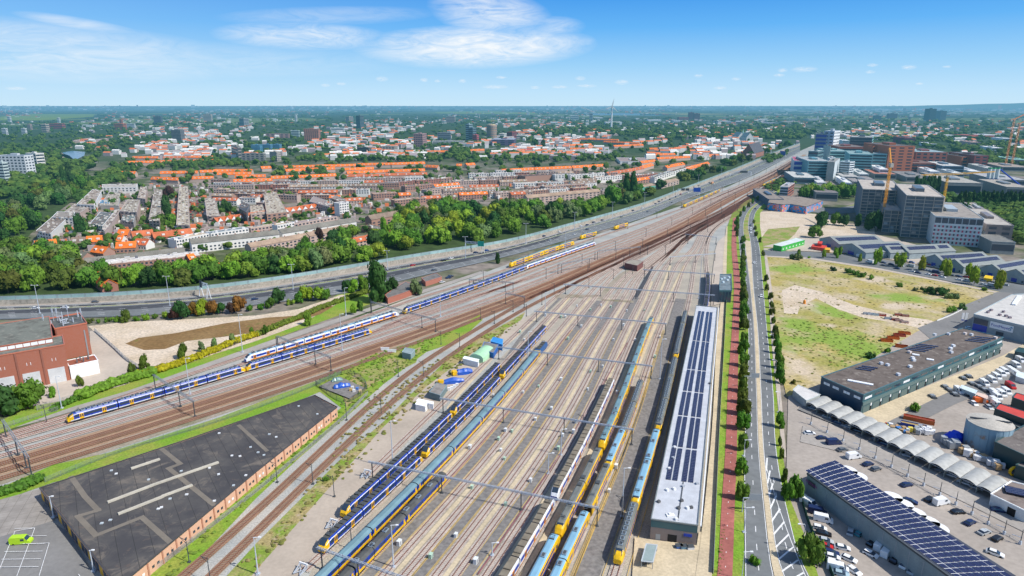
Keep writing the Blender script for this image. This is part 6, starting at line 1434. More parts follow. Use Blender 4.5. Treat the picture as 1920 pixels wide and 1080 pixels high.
blk(1718,1772,1782,318,286,14,BR2,(.30,.42,.46),5,'grid',(.45,.42,.40),label='dark red office with pale blue upper storey, beside the orange brick one',name='office_block',cat='office block',group='office blocks on the right',bays=10,wm='brickwork')
blk(1804,1827,1828,313,294,8,(.48,.17,.10),(.12,.14,.16),3,'grid',label='small orange brick office with a dark flat roof',bays=6,name='office_block',cat='office block',group='office blocks on the right');blk(1828,1850,1853,315,292,8,(.28,.08,.08),(.12,.14,.16),4,'grid',label='small maroon office beside the orange one',bays=6,name='office_block',cat='office block',group='office blocks on the right')
blk(1768,1805,1818,329,312,14,(.12,.2,.28),(.62,.62,.6),3,'band',label='blue-grey parking deck with a white roof',name='office_block',cat='office block',group='office blocks on the right')
blk(1678,1690,1705,323,305,30,(.30,.09,.06),(.30,.12,.09),4,'band',(.48,.2,.13),label='stepped terracotta block in front of the curved brick office')
blk(1705,1752,1769,325,307,14,(.27,.09,.06),(.2,.12,.11),3,'band',(.5,.3,.24),label='long low terracotta office right of the stepped block')
blk(1516,1530,1545,318,284,40,(.12,.22,.25),(.5,.55,.58),5,'band',label='glassy low office below the navy tower')
blk(1555,1588,1592,312,284,12,TEAL,(.3,.42,.44),5,'band',label='turquoise green office with a pale roof, left of the dark slab',name='office_block',cat='office block',group='office blocks on the right')
blk(1593,1632,1647,327,290,22,TEAL,(.25,.38,.4),7,'band',(.70,.76,.78),label='teal glass office stepping down, with a white gridded end',name='office_block',cat='office block',group='office blocks on the right')
blk(1636,1658,1666,325,289,30,GLS,(.4,.45,.47),6,'band',(.6,.68,.74),label='blue-white office block directly left of the nearest tower crane',name='office_block',cat='office block',group='office blocks on the right')
blk(1516,1554,1560,336,303,12,GLS,(.40,.43,.44),6,'band',label='dark teal office with horizontal bands beside the round-cornered one',name='office_block',cat='office block',group='office blocks on the right')
blk(1552,1561,1575,340,304,30,(.36,.37,.33),(.3,.3,.3),0,None,(.55,.60,.62),label='grey windowless stair tower of the teal offices')
blk(1575,1590,1603,335,304,50,(.45,.56,.60),(.4,.43,.45),7,'band',(.68,.72,.74),label='pale blue office with white banded end, right of the grey stair tower',name='office_block',cat='office block',group='office blocks on the right')
b=blk(1489,1508,1513,330,302,20,(.60,.64,.66),(.45,.12,.2),3,'band',label='round-cornered white office with three dark blue glass bands and a crimson roof rim',win='tblue',band=.6,name='office_block',cat='office block',group='office blocks on the right')
blk(1489,1530,1548,346,334,14,(.18,.25,.28),(.58,.58,.55),1,'band',label='low white-roofed podium of the round-cornered office')
for(xl,xc,xr,yb,yt,rc,lb)in[(1640,1680,1692,337,327,(.48,.2,.14),'low halls with a terracotta roof behind the unfinished shells'),(1580,1610,1630,342,332,(.45,.44,.43),'low white workshop behind the roadside trees'),(1600,1650,1668,350,342,(.30,.28,.28),'long low grey workshop behind the roadside trees'),(1776,1838,1846,371,344,(.42,.40,.36),'long grey-green school-like block with ribbon windows among dark trees'),(1888,1930,1950,370,352,(.42,.38,.33),'big cream flat hall at the right edge'),(1700,1745,1760,342,333,(.25,.24,.24),'grey roofed sheds beyond the second crane'),(1760,1800,1815,345,335,(.3,.28,.27),'brown roofed sheds beyond the second crane'),(1865,1925,1940,350,338,(.45,.45,.46),'white striped halls beside the silos'),(1880,1930,1940,322,314,(.4,.33,.28),'concrete decks below the distant cranes'),(1900,1930,1940,310,300,(.25,.5,.45),'pale turquoise hall at the right edge'),(1530,1570,1575,378,362,(.22,.2,.2),'long dark viaduct-like shed behind the mural building'),(1860,1900,1910,478,455,(.2,.2,.19),'green-grey low roofs right of the brown gridded office')]:
 blk(xl,xc,xr,yb,yt,16,(.25,.27,.27),rc,1,'band',label=lb,name='industrial_hall',cat='industrial hall',group='industrial halls on the right',ypar=.3)
for i,(xl,xc,xr,yb,yt,wc,fl)in enumerate([(1500,1516,1524,326,312,WHT,3),(1520,1534,1542,328,318,TEAL,2),(1560,1572,1580,318,300,WHT,4),(1606,1622,1632,312,296,GLS,4),(1650,1664,1674,334,318,WHT,3),(1612,1628,1640,338,327,(.6,.62,.6),2),(1716,1730,1742,322,308,(.62,.66,.68),3),(1745,1760,1772,334,322,WHT,2),(1790,1806,1818,338,326,(.55,.6,.62),2),(1820,1838,1846,331,322,WHT,2),(1850,1868,1878,326,316,(.5,.5,.48),2),(1584,1596,1604,352,343,WHT,1),(1532,1548,1558,352,343,(.6,.6,.6),2),(1640,1656,1668,262,256,WHT,1),(1580,1592,1602,272,264,WHT,2),(1700,1716,1726,285,277,(.6,.5,.45),2),(1740,1756,1766,276,270,WHT,2),(1820,1838,1848,274,267,(.6,.4,.35),2),(1862,1880,1890,286,278,WHT,2),(1880,1900,1912,268,260,WHT,2)]):
 blk(xl,xc,xr,yb,yt,18,wc,tuple(min(.8,v*1.1)for v in wc),fl,'band',label='%s office building in the packed right-hand district, %s from the picture middle'%('white' if wc==WHT else 'pale',ordn(i)),name='office_block',cat='office block',group='small offices packed between the towers',band=.45)
# mural building
b=quadb('mural_building','brown flat-roofed hall with a colourful painted wall, behind the sand lot','building',[(1483,383),(1512,388),(1543,376),(1500,369),(1447,366),(1440,380),(1467,384)],9,(.08,.08,.09),(.30,.25,.21),'matte','flatroof',.4)
def mural(N,c,p):
 n1=N.noise(p,.22,2,.5,1.2);c=N.ramp(n1,[(.3,(.02,.28,.62)),(.45,(.02,.42,.72)),(.5,(.7,.08,.12)),(.55,(.75,.5,.1)),(.6,(.55,.1,.4)),(.68,(.7,.7,.72)),(.72,(.1,.45,.2))],'CONSTANT');return c
M['mural']=mat('mural',(.1,.4,.7),.8,fn=mural)
for A,B in ccw_edges(b):
 d=(B-A).normalized();n=Vector((d.y,-d.x))
 if n.y<-.2 and(B-A).x>8:b.panel(A,B,.0,1.0,.3,8.6,'mural','mural',.08)
blk(1440,1468,1472,388,374,10,(.10,.13,.18),(.28,.24,.21),2,'band',label='navy low block with a white corner, left of the painted wall');blk(1463,1476,1490,372,351,30,(.55,.55,.58),(.4,.38,.38),4,'band',(.42,.14,.09),label='red and white striped small office behind the painted wall')
# left and middle distance towers
for(xl,xc,xr,yb,yt,a,wc,rc,fl,st,lb)in[(-5,53,62,336,292,6,(.62,.64,.66),(.10,.14,.22),8,'grid','big white office slab with square windows at the left edge'),(47,72,82,318,288,20,(.66,.64,.60),(.5,.5,.5),5,'band','pale office wing behind the big white slab'),(-8,12,14,345,305,10,(.5,.58,.57),(.5,.5,.5),7,'band','green-white office at the very left edge'),(2,13,14,255,241,10,WHT,WHT,5,'band','small white tower far left'),(39,49,50,255,241,10,WHT,WHT,5,'band','second small white tower far left'),(13,20,21,231,219,10,WHT,WHT,4,'band','white tower near the left horizon'),(106,112,113,232,221,10,WHT,WHT,4,'band','slim white tower beyond the crimson block'),(90,118,122,242,232,6,(.42,.09,.10),(.3,.1,.1),3,'band','crimson striped block among trees far left'),(213,232,237,243,232,10,BR,BR2,4,'band','stepped red brick tower far left'),(223,229,230,236,224,10,BR,BR2,5,'band','taller middle of the red brick tower'),(237,253,254,240,232,8,WHT,WHT,3,'band','white low block beside the red brick tower'),(287,303,304,234,218,6,(.14,.15,.20),(.2,.2,.25),6,'band','dark slate tower left of centre'),(380,397,398,229,214,6,(.58,.5,.45),(.5,.45,.42),6,'band','pinkish beige flats far left of centre'),(320,340,345,264,244,10,(.18,.18,.20),(.2,.2,.2),7,'grid','dark gridded tower beyond the orange rows'),(76,88,92,248,233,10,(.5,.42,.36),CRM,4,'band','beige flats far left'),(50,58,60,243,233,10,WP,CRM,4,'band','mauve flats far left'),(448,458,466,236,222,30,(.35,.36,.38),CRM,5,'band','grey and pink flats in the trees'),(569,598,600,263,242,6,(.45,.20,.15),(.6,.5,.45),8,'grid','red and cream striped tower block in the middle distance'),(498,542,543,259,251,4,(.42,.26,.25),(.5,.4,.38),3,'grid','long pinkish slab with white bays'),(545,561,562,257,245,6,(.45,.55,.55),WHT,4,'band','pale turquoise block beside the striped tower'),(552,556,557,228,216,10,WHT,WHT,5,'band','slender white tower in the woodland'),(667,676,682,241,217,30,(.12,.16,.18),(.2,.2,.2),9,'band','tall dark and pink tower in the middle distance'),(648,655,662,230,219,20,(.42,.36,.33),CRM,5,'band','stepped beige tower left of the tall dark one'),(470,488,492,285,272,6,(.10,.28,.42),(.3,.35,.4),5,'grid','blue flats with white balconies, left one of three'),(492,508,511,284,271,6,(.10,.26,.40),(.3,.35,.4),5,'grid','blue flats with white balconies, middle one of three'),(511,525,528,283,271,6,(.10,.26,.40),(.3,.35,.4),5,'grid','blue flats with white balconies, right one of three'),(505,520,526,303,285,20,(.42,.38,.34),CRM,5,'grid','grey-beige apartment house in front of the blue flats'),(425,448,452,300,276,60,(.3,.28,.26),GRY,4,'band','slanting grey flats left of the blue balconies'),(452,496,498,302,288,4,(.28,.27,.26),GRY,4,'grid','low grey flats at the green lawn'),(775,793,800,276,251,12,(.36,.22,.22),(.4,.3,.3),6,'grid','mauve and yellow block at the centre-left'),(820,845,846,265,249,4,(.20,.24,.28),CRM,5,'band','dark banded slab left of the white towers'),(873,880,886,264,233,20,(.25,.36,.40),WHT,8,'band','tall glassy slab, back one of the white pair'),(878,887,893,266,240,20,(.12,.2,.24),WHT,6,'band','sloping white-topped slab in front of the glassy one'),(886,894,898,267,253,20,(.50,.10,.12),(.5,.5,.48),4,'band','red-edged grey tower beside the sloping slab'),(950,960,969,262,248,20,(.25,.05,.06),BR2,4,'band','red and maroon block right of the round tower'),(935,945,950,260,251,10,WH,CRM,3,'band','beige low tower right of the round tower'),(921,964,970,273,262,4,(.12,.10,.18),(.35,.4,.5),3,'grid','purple and yellow striped low block under the round tower'),(800,870,872,269,265,2,(.55,.55,.52),(.45,.45,.45),2,'band','long low white slab at the foot of the towers'),(820,872,873,279,275,2,(.6,.58,.5),CRM,2,'grid','cream row of houses in front of the towers'),(836,853,854,230,219,4,(.42,.33,.30),CRM,4,'band','pinkish grey slab near the fields'),(669,692,692,288,277,30,GRY,GRY,3,'band','slanting brown flats in the trees'),(711,740,745,286,275,4,(.38,.34,.3),GRY,4,'grid','long beige flats beyond the orange rows'),(620,645,646,248,240,2,WH,WHT,2,'band','low white slab right of the striped tower'),(960,985,990,261,254,10,WH,CRM,2,'band','pale flats beside the maroon block'),(1163,1220,1225,308,303,4,WH,MAU,2,'grid','white rows behind the long orange terrace'),(1045,1084,1086,291,286,4,WH,CRM,2,'band','white low blocks amid gardens'),(1310,1330,1332,288,280,6,WH,WHT,2,'band','white school building amid orange terraces'),(1293,1301,1302,224,211,8,(.22,.05,.08),BR2,6,'band','maroon tower, left one of the pair near the wind turbine'),(1303,1312,1313,225,213,8,(.22,.05,.08),BR2,5,'band','maroon tower, right one of the pair near the wind turbine'),(1274,1291,1292,225,220,3,(.45,.12,.12),BR2,2,'band','red low block beside the maroon towers'),(1745,1753,1755,227,204,10,(.06,.09,.14),(.1,.1,.1),8,'band','tall nearly black tower on the right horizon'),(1765,1773,1774,225,208,10,(.16,.20,.26),(.2,.2,.2),7,'band','slate grey tower beside the nearly black one'),(1667,1682,1682,222,213,4,(.10,.06,.12),(.1,.1,.12),4,'band','dark low slab on the right horizon'),(1640,1652,1652,225,217,4,(.07,.10,.15),(.1,.1,.12),3,'band','navy low block on the right horizon'),(1698,1715,1716,270,259,10,(.22,.06,.09),(.3,.1,.1),3,'band','crimson block in the trees beyond the brick offices'),(1380,1389,1389,234,227,4,WHT,WHT,1,'band','white cube in the industrial strip'),(1070,1085,1086,224,217,5,(.6,.68,.7),WHT,2,'band','white cube hall left of the wind turbine'),(1105,1111,1112,226,213,10,(.35,.42,.48),WHT,4,'band','blue-grey slim block left of the wind turbine')]:
 blk(xl,xc,xr,yb,yt,a,wc,rc,fl,st,label=lb+' of the skyline' if len(lb.split())<4 else lb,bays=7 if fl>4 else 5,wm='matte',band=.45)
# long low industrial halls in the distance
for i,(x0,x1,y,ht,c)in enumerate([(1106,1166,234,5,WHT),(1170,1240,227,2.5,WHT),(1160,1215,224,2,WHT),(1200,1290,229,3,(.55,.62,.65)),(1295,1375,231,3,(.3,.34,.4)),(1456,1500,232,4,(.55,.5,.48)),(1315,1370,229,2,WHT),(1400,1455,233,3,(.4,.42,.48)),(1500,1540,226,3,(.5,.5,.5)),(1640,1690,214,1.2,WHT),(1735,1770,214,1.2,WHT),(1800,1870,258,4,(.5,.12,.1)),(1845,1875,258,5,WHT),(1745,1790,256,3,WHT),(40,75,234,2,WHT),(144,175,238,4,WH),(440,520,226,2.5,WHT),(500,530,224,2,WH),(610,640,250,3,WHT),(700,740,240,2.5,WH),(1080,1130,222,2,WHT),(1420,1450,225,2,WH),(1588,1640,258,4,WH),(1000,1060,231,2,WHT),(960,985,224,2,WH),(650,700,250,3,WH),(700,745,254,3,WHT),(365,395,262,4,WHT),(280,305,266,3,WP)]):
 b=blk(x0,x1,x1+1,y,y-ht,3,c,tuple(min(.8,v*1.1)for v in c),0,None,label='long low hall %s'%where((x0+x1)/2,y),name='distant_hall',cat='industrial hall',group='low halls on the horizon plain',ypar=0)
# round tower
C=G(922,262);h=HT(C,234);rr=.5*(C-G(941,262)).length;t=empty('round_tower',C,0,'round cream tower with stacked balconies in the middle distance','tower');mb=MB();mb.cyl((0,0,0),rr,rr,h,20);mb.obj('wall',M['matte'],t,(.60,.50,.40))
for k in range(12):mb=MB();mb.cyl((0,0,h*(k+.5)/12.5),rr*1.04,rr*1.04,h*.035,20);mb.obj('balcony',M['matte'],t,(.30,.13,.09)if k%2 else(.1,.1,.12))
mb=MB();mb.cyl((0,0,h),rr*.7,rr*.7,h*.05,14);mb.obj('roof',M['matte'],t,(.6,.5,.3))
# cranes
def crane(px,yb,yt,jib,cjib,label,col=(.80,.36,.03),ang=.5,w=1.8):
 C=G(px,yb);h=HT(C,yt);t=empty('tower_crane',C,0,label,'tower crane');mb=MB()
 for sx in(-1,1):
  for sy in(-1,1):mb.bar((sx*w/2,sy*w/2,0),(sx*w/2,sy*w/2,h),.34)
 n_=int(h/4)
 for i in range(n_):
  z=h*i/n_;z1=h*(i+1)/n_
  for(a,b_)in(((-1,-1),(1,-1)),((1,-1),(1,1)),((1,1),(-1,1)),((-1,1),(-1,-1))):
   if i%2:a,b_=b_,a
   mb.bar((a[0]*w/2,a[1]*w/2,z),(b_[0]*w/2,b_[1]*w/2,z1),.22)
 mb.obj('mast',M['paint'],t,col);d=Vector((cos(ang),sin(ang),0));mb=MB()
 def boom(L,dz):
  for s in(-.7,.7):q=Vector((-d.y,d.x,0))*s;mb.bar(q+Vector((0,0,h)),q+d*L+Vector((0,0,h+dz)),.4)
  mb.bar(Vector((0,0,h+1.8)),d*L+Vector((0,0,h+dz+.6)),.4);n2=int(abs(L)/3)
  for i in range(n2):f=i/n2;g=(i+1)/n2;mb.bar(d*L*f+Vector((0,0,h+dz*f)),d*L*g+Vector((0,0,h+dz*g+1.6*(1-g)+.6)),.2)
 boom(jib[0],jib[1]);boom(-cjib,0);mb.obj('jib',M['paint'],t,col);mb=MB();p=-d*cjib;mb.box(p.x-1.5,p.x+1.5,p.y-1.5,p.y+1.5,h-3.5,h+.5);mb.box(-1.4,1.4,-1.4,1.4,h-2.6,h);mb.obj('counterweight',M['concrete'],t)
crane(1652,428,306,(36,13),9,'yellow luffing crane standing in front of the left unfinished shell',ang=1.15)
crane(1766,395,328,(62,3),36,'yellow tower crane with a long horizontal jib behind the right unfinished shell',(.85,.45,.02),ang=.12)
crane(1884,316,224,(38,14),9,'thin orange crane on the right horizon, left one of the pair',(.72,.24,.06),ang=.3,w=2.6);crane(1896,314,232,(36,12),9,'thin orange crane on the right horizon, right one of the pair',(.72,.24,.06),ang=.3,w=2.6)
# silos
for i,(x,c)in enumerate([(1850,(.62,.66,.66)),(1857,(.62,.66,.66)),(1865,(.62,.66,.66))]):
 C=G(x,351);h=HT(C,314);t=empty('silo',C,0,'blue and white cement silo with green band, %s of three'%['left','middle','right'][i],'silo',None);r=.42*(C-G(x+8,351)).length;mb=MB();mb.cyl((0,0,h*.45),r,r,h*.55,14);mb.obj('drum',M['matte'],t,c);mb=MB();mb.cyl((0,0,h*.35),r*.3,r,h*.1,14)
 for a in range(4):mb.bar((r*cos(a*1.57),r*sin(a*1.57),0),(r*cos(a*1.57),r*sin(a*1.57),h*.45),r*.25)
 mb.obj('frame',M['tblue'],t);mb=MB();mb.cyl((0,0,h*.93),r*1.02,r*1.02,h*.07,14);mb.obj('top_band',M['matte'],t,(.08,.4,.2))
C0,C1=G(1870,345),G(1915,352);mb=MB();mb.bar((C0.x,C0.y,24),(C1.x,C1.y,2),1.6);o=mb.obj('conveyor',M['tblue']);tag(o,'dark blue slanting conveyor beside the silos','conveyor')
# wind turbine at rest
C=G(1146,240);h=HT(C,200);t=empty('wind_turbine',C,0,'white three-bladed wind turbine standing in the industrial strip on the horizon','wind turbine');s=h/60
mb=MB();mb.cyl((0,0,0),3.2*s,1.8*s,h,12);mb.obj('tower',M['white'],t);mb=MB();mb.box(-2*s,2*s,-3*s,6*s,h-1.5*s,h+2.5*s);mb.obj('nacelle',M['white'],t)
for a in(78,197,318):mb=MB();d=Vector((cos(radians(a)),0,sin(radians(a))));q=Vector((-d.z,0,d.x));o0=Vector((0,-4*s,h));R_=HT(C,183)-h;mb.face([o0+q*1.6*s,o0+d*R_*.3+q*2.2*s,o0+d*R_,o0+d*R_*.3-q*1.2*s,o0-q*1.2*s]);mb.face([p+Vector((0,.5,0))for p in[o0+q*1.6*s,o0+d*R_*.3+q*2.2*s,o0+d*R_,o0+d*R_*.3-q*1.2*s,o0-q*1.2*s][::-1]]);mb.obj('blade',M['white'],t)
C=G(1100,219);d_=(C.xy).length;mb=MB();z1=HT(C,201);z0=HT(C,208);wv_=(G(1111,219)-C);mb.bar((C.x-wv_.x,C.y,z1),(C.x+wv_.x*.9,C.y,z0),10,9);mb.bar((C.x,C.y,0),(C.x,C.y,(z0+z1)/2),4,4);o=mb.obj('ski_slope',M['white']);tag(o,'white slanting ski-slope hall roof on the horizon left of the wind turbine','hall')
# church spire and mosque-like needle
for(x,yb,yt,lb,w_)in[(1392,262,241,'green copper church spire far up the motorway',9),(1141,292,278,'thin white chapel spire among trees in the town',5)]:
 C=G(x,yb);h=HT(C,yt);mb=MB();mb.box(C.x-w_/2,C.x+w_/2,C.y-w_/2,C.y+w_/2,0,h*.4);k=[(C.x-w_/2,C.y-w_/2),(C.x+w_/2,C.y-w_/2),(C.x+w_/2,C.y+w_/2),(C.x-w_/2,C.y+w_/2)]
 for i in range(4):mb.face([(*k[i],h*.4),(*k[(i+1)%4],h*.4),(C.x,C.y,h)])
 o=mb.obj('church_spire',M['matte'],color=(.25,.42,.40)if w_>6 else(.7,.7,.7));tag(o,lb,'spire')
terr(1404,270,1423,266,30,12,34,(.10,.10,.12),WR,lab='steep dark-roofed brick church above the motorway bend')
for(x,y)in[(1386,248),(1402,249)]:terr(x-6,y-1,x+5,y,26,14,30,(.45,.52,.48),WH,lab='pale green roofed church tower, %s of the two'%('left' if x<1390 else 'right'))
# gantries over the motorway
def mgantry(xa,ya,xb,yb,h,label,signs=()):
 A,B=G(xa,ya).xy,G(xb,yb).xy;t=empty('sign_gantry',(A.x,A.y,0),0,label,'sign gantry');d=B-A;mb=MB()
 for p in(Vector((0,0)),d):
  mb.bar((p.x-1.5,p.y,0),(p.x,p.y,h),.4);mb.bar((p.x+1.5,p.y,0),(p.x,p.y,h),.4)
 mb.obj('legs',M['white'],t);mb=MB()
 for z in(h,h+1.4):mb.bar((0,-.5,z),(d.x,d.y-.5,z),.3);mb.bar((0,.5,z),(d.x,d.y+.5,z),.3)
 k=int(d.length/2)
 for i in range(k):mb.bar((*(d*(i/k)),h if i%2 else h+1.4),(*(d*((i+1)/k)),h+1.4 if i%2 else h),.2)
 mb.obj('truss',M['galv'],t)
 for(f,w_,hh,m_)in signs:
  u=d.normalized();p=d*f;mb=MB();mb.bar((*(p-u*w_/2+Vector((u.y,-u.x))*1.0),h+.6),(*(p+u*w_/2+Vector((u.y,-u.x))*1.0),h+.6),.15,hh);mb.obj('sign_panel',M[m_],t)
M['signgreen']=mat('signgreen',(.02,.38,.28),.5);M['signblue']=mat('signblue',(.02,.08,.42),.5)
mgantry(873,472,906,475,8,'motorway sign gantry carrying a bright green panel',((.9,6,4.5,'signgreen'),));mgantry(378,556,392,561,9,'white A-shaped sign gantry end above the motorway beside the trees',((.3,3,5,'darkmetal'),))
mgantry(1270,366,1310,367,8,'motorway gantry with dark lane signals and a blue sign',((.25,5,3.5,'darkmetal'),(.45,5,3.5,'darkmetal'),(.9,10,6,'signblue')));mgantry(1370,331,1408,331,8,'motorway gantry with three dark lane signals',((.5,5,4,'darkmetal'),(.62,5,4,'darkmetal'),(.74,5,4,'darkmetal')));mgantry(1446,291,1473,295,9,'farthest motorway gantry with a wide blue sign',((.8,26,10,'signblue'),))
# far scattered town specks: many small blocks merged as one indistinct mass
mb=MB();r5=random.Random(5)
for i in range(5200):
 yy=198.9+36*(r5.random()**1.9);xx=r5.uniform(-60,1980)
 if 200<xx<1500 and yy>232:continue
 dens=.5+.5*sin(xx*.011+yy*.13)+.3*sin(xx*.037)
 if r5.random()>dens:continue
 p=G(xx,yy);k=p.length/1240;w_=r5.uniform(1.2,6)*k;d_=r5.uniform(8,18);h=min(60,r5.uniform(.6,1.9)*k)*(3 if r5.random()<.02 else 1);a=r5.uniform(-.5,.5);Mx=Matrix.Translation(p)@Matrix.Rotation(a,4,'Z');mb.box(-w_/2,w_/2,-d_/2,d_/2,0,h,r5.choice([0,0,1,2]),Mx)
for i in range(260):
 xx=r5.choice([r5.uniform(1430,1940),r5.uniform(1430,1940),r5.uniform(-20,1430)]);yy=r5.uniform(200.2,217)if xx>1430 else r5.uniform(199.6,207);p=G(xx,yy);k=p.length/1240;w_=r5.uniform(4,20)*k;h=k*r5.uniform(.5,1.1);mb.box(-w_/2,w_/2,-9,9,0,h,0,Matrix.Translation(p))
M['speck']=mat('speck',(.74,.72,.69),.8);M['speckd']=mat('speckd',(.38,.32,.33),.8);M['specko']=mat('specko',(.68,.20,.08),.8)
o=mb.obj('distant_town',[M['speck'],M['speckd'],M['specko']]);o['kind']='stuff';tag(o,'scattered pale buildings of the far towns along the horizon','distant town')
# houses filling the wooded suburbs between
mb=MB()
for i in range(3000):
 xx=r5.uniform(150,1950);yy=r5.uniform(226,300)if xx<1500 else r5.uniform(228,300)
 if xx>1500 and yy>262 and xx<1790:continue
 dens=.45+.5*sin(xx*.019+1)+.4*sin(xx*.043+yy*.21)
 if r5.random()>dens:continue
 if yy>262 and xx<1180 and(262<yy<275):pass
 p=G(xx,yy);L=r5.uniform(10,30);w_=r5.uniform(8,11);a=r5.uniform(-.35,.35);Mx=Matrix.Translation(p)@Matrix.Rotation(a,4,'Z');c=r5.choice([0,0,1,2,2]);h=r5.uniform(8,12);mb.box(-L/2,L/2,-w_/2,w_/2,0,h,r5.choice([0,1,0]),Mx)
 q=[Mx@Vector(v)for v in((-L/2,-w_/2,h+.02),(L/2,-w_/2,h+.02),(L/2,0,h+3),(-L/2,0,h+3),(-L/2,w_/2,h+.02),(L/2,w_/2,h+.02))]
 mb.face([q[0],q[1],q[2],q[3]],c);mb.face([q[3],q[2],q[5],q[4]],c)
o=mb.obj('suburban_houses',[M['speck'],M['speckd'],M['specko']]);o['kind']='stuff';tag(o,'indistinct mass of small suburban houses among the trees beyond the orange rows','distant houses')
# garden sheds and backs between the terraces
mb=MB()
GP=[(175,470),(60,455),(130,410),(190,350),(420,340),(640,330),(800,325),(1190,330),(1230,335),(1120,372),(900,378),(760,385),(690,405),(640,425),(560,438),(450,445),(350,455)]
gpw=GP
for i in range(2300):
 xx=r5.uniform(60,1230);yy=r5.uniform(325,470)
 if not inside((xx,yy),gpw):continue
 p=G(xx,yy);L=r5.uniform(2,6);a=r5.choice([.4,.4,-.1])+r5.uniform(-.1,.1);Mx=Matrix.Translation(p)@Matrix.Rotation(a,4,'Z');mb.box(-L/2,L/2,-1.6,1.6,0,r5.uniform(2,5),r5.choice([0,1,2,3,3]),Mx)
M['speckp']=mat('speckp',(.42,.34,.31),.9)
o=mb.obj('garden_sheds',[M['speck'],M['speckd'],M['specko'],M['speckp']]);o['kind']='stuff';tag(o,'clutter of sheds and back extensions between the terraces','garden sheds')
# fields, lake
for nm,pts,m in(('field',[(0,219),(60,213.5),(178,214),(175,219),(80,226),(0,226)],'grass'),('field',[(815,210),(900,208),(1000,211),(1010,214),(880,214),(820,213)],'grass'),('field',[(1200,211),(1330,213),(1390,214),(1300,216),(1200,216)],'drygrass'),('field',[(1610,247),(1720,246),(1725,252),(1640,254)],'drygrass'),('lake',[(1090,213),(1160,212),(1280,214),(1230,217),(1110,216)],'water'),('pond',[(117,286),(135,283),(160,285),(158,292),(140,301),(122,296)],'water'),('railway_line',[(-20,370),(-20,360),(60,320),(100,300),(110,285),(86,280),(135,274),(136,277),(100,282),(130,292),(145,305),(130,318),(70,338)],'ballastwarm'),('railway_line',[(225,260),(240,245),(285,223),(288,223),(250,246),(232,262)],'ballastwarm')):
 area(nm,pts,m,z=.5 if pts[0][1]>250 else 1.2)
fl_=blk(15,40,47,358,352,50,WHT,WHT,0,None,label='white platform canopy on the distant railway line at the left',name='platform_canopy',cat='canopy',group=None)
# ------------------------------------------------------------------ trees
def ico(sub=1):
 b=bmesh.new();bmesh.ops.create_icosphere(b,subdivisions=sub,radius=1.0);v=[x.co.copy()for x in b.verts];f=[[w.index for w in x.verts]for x in b.faces];b.free();return v,f
ICO={1:ico(1),2:ico(2)}
def lump(mb,c,r,rz,rnd,sub=2,mi=0,rough=.22):
 v,f=ICO[sub];k=len(mb.v)
 for p in v:
  s=1+rnd.uniform(-rough,rough);mb.v.append((c[0]+p.x*r*s,c[1]+p.y*r*s,c[2]+p.z*rz*s))
 for q in f:mb.f.append(tuple(k+i for i in q));mb.mi.append(mi)
def leaves(mb,c,r,rz,n,s,rnd,mi=0):
 for _ in range(n):
  z=rnd.uniform(-.75,1);a=rnd.uniform(0,2*pi);q=sqrt(max(0,1-z*z));k=rnd.uniform(.92,1.16);nrm=Vector((q*cos(a),q*sin(a),z))
  p=Vector((c[0]+nrm.x*r*k,c[1]+nrm.y*r*k,c[2]+nrm.z*rz*k));nn=(nrm+Vector((rnd.uniform(-.7,.7),rnd.uniform(-.7,.7),rnd.uniform(-.3,.9)))).normalized()
  u=nn.orthogonal().normalized();w=nn.cross(u);a=rnd.uniform(0,pi);u,w=u*cos(a)+w*sin(a),w*cos(a)-u*sin(a);ss=s*rnd.uniform(.6,1.3)
  mb.face([p-u*ss-w*ss*.6,p+u*ss-w*ss*.5,p+u*ss*.7+w*ss*.6,p-u*ss*.8+w*ss*.7],mi)
def crown_mesh(seed,kind='round'):
 rnd=random.Random(seed);mb=MB();L=[]
 if kind=='round':
  for i in range(13):a=rnd.uniform(0,2*pi);d=rnd.uniform(.2,.68);L.append((d*cos(a),d*sin(a),rnd.uniform(.42,1.0)-d*.25,rnd.uniform(.24,.42)))
  L.append((0,0,.75,.5))
 elif kind=='tall':
  for i in range(16):z=.12+i/16*.84;w=.52*(1-((z-.42)/.62)**2)**.5;a=rnd.uniform(0,2*pi);L.append((w*.45*cos(a),w*.45*sin(a),z,max(.16,w*.62)))
 elif kind=='bush':
  for i in range(9):a=rnd.uniform(0,2*pi);d=rnd.uniform(.1,.75);L.append((d*cos(a),d*sin(a),rnd.uniform(.2,.55),rnd.uniform(.25,.42)))
 elif kind=='cone':
  for i in range(12):z=.1+i/12*.8;w=.55*(1-z)+.08;a=rnd.uniform(0,2*pi);L.append((w*.5*cos(a),w*.5*sin(a),z,w*.7))
 for(x,y,z,r)in L:
  vz=r*(.85 if kind!='tall' else.8)
  lump(mb,(x,y,z),r*.86,vz*.86,rnd,2 if kind in('round','tall')else 1);leaves(mb,(x,y,z),r,vz,46 if kind!='bush' else 34,.075 if kind!='tall' else.05,rnd)
 return mb.mesh('crown_'+kind,M['leaf'])
CR={k:[crown_mesh(i*7+len(k),k)for i in range(n)]for k,n in(('round',6),('tall',2),('bush',4),('cone',2))}
def trunk_mesh():
 mb=MB();mb.cyl((0,0,0),.055,.035,.45,6)
 for a in range(5):q=a*1.3;mb.bar((0,0,.3+a*.03),(.32*cos(q),.32*sin(q),.62+a*.03),.03)
 return mb.mesh('trunk',M['bark'])
TRK=trunk_mesh()
GCOL={'mid green':(.055,.135,.016),'bright green':(.10,.20,.020),'dark green':(.024,.070,.018),'grey-green':(.09,.14,.055),'yellow-green':(.15,.225,.018),'purple-brown':(.045,.022,.02),'rusty orange':(.14,.065,.015),'olive green':(.06,.09,.016)}
TG=random.Random(21)
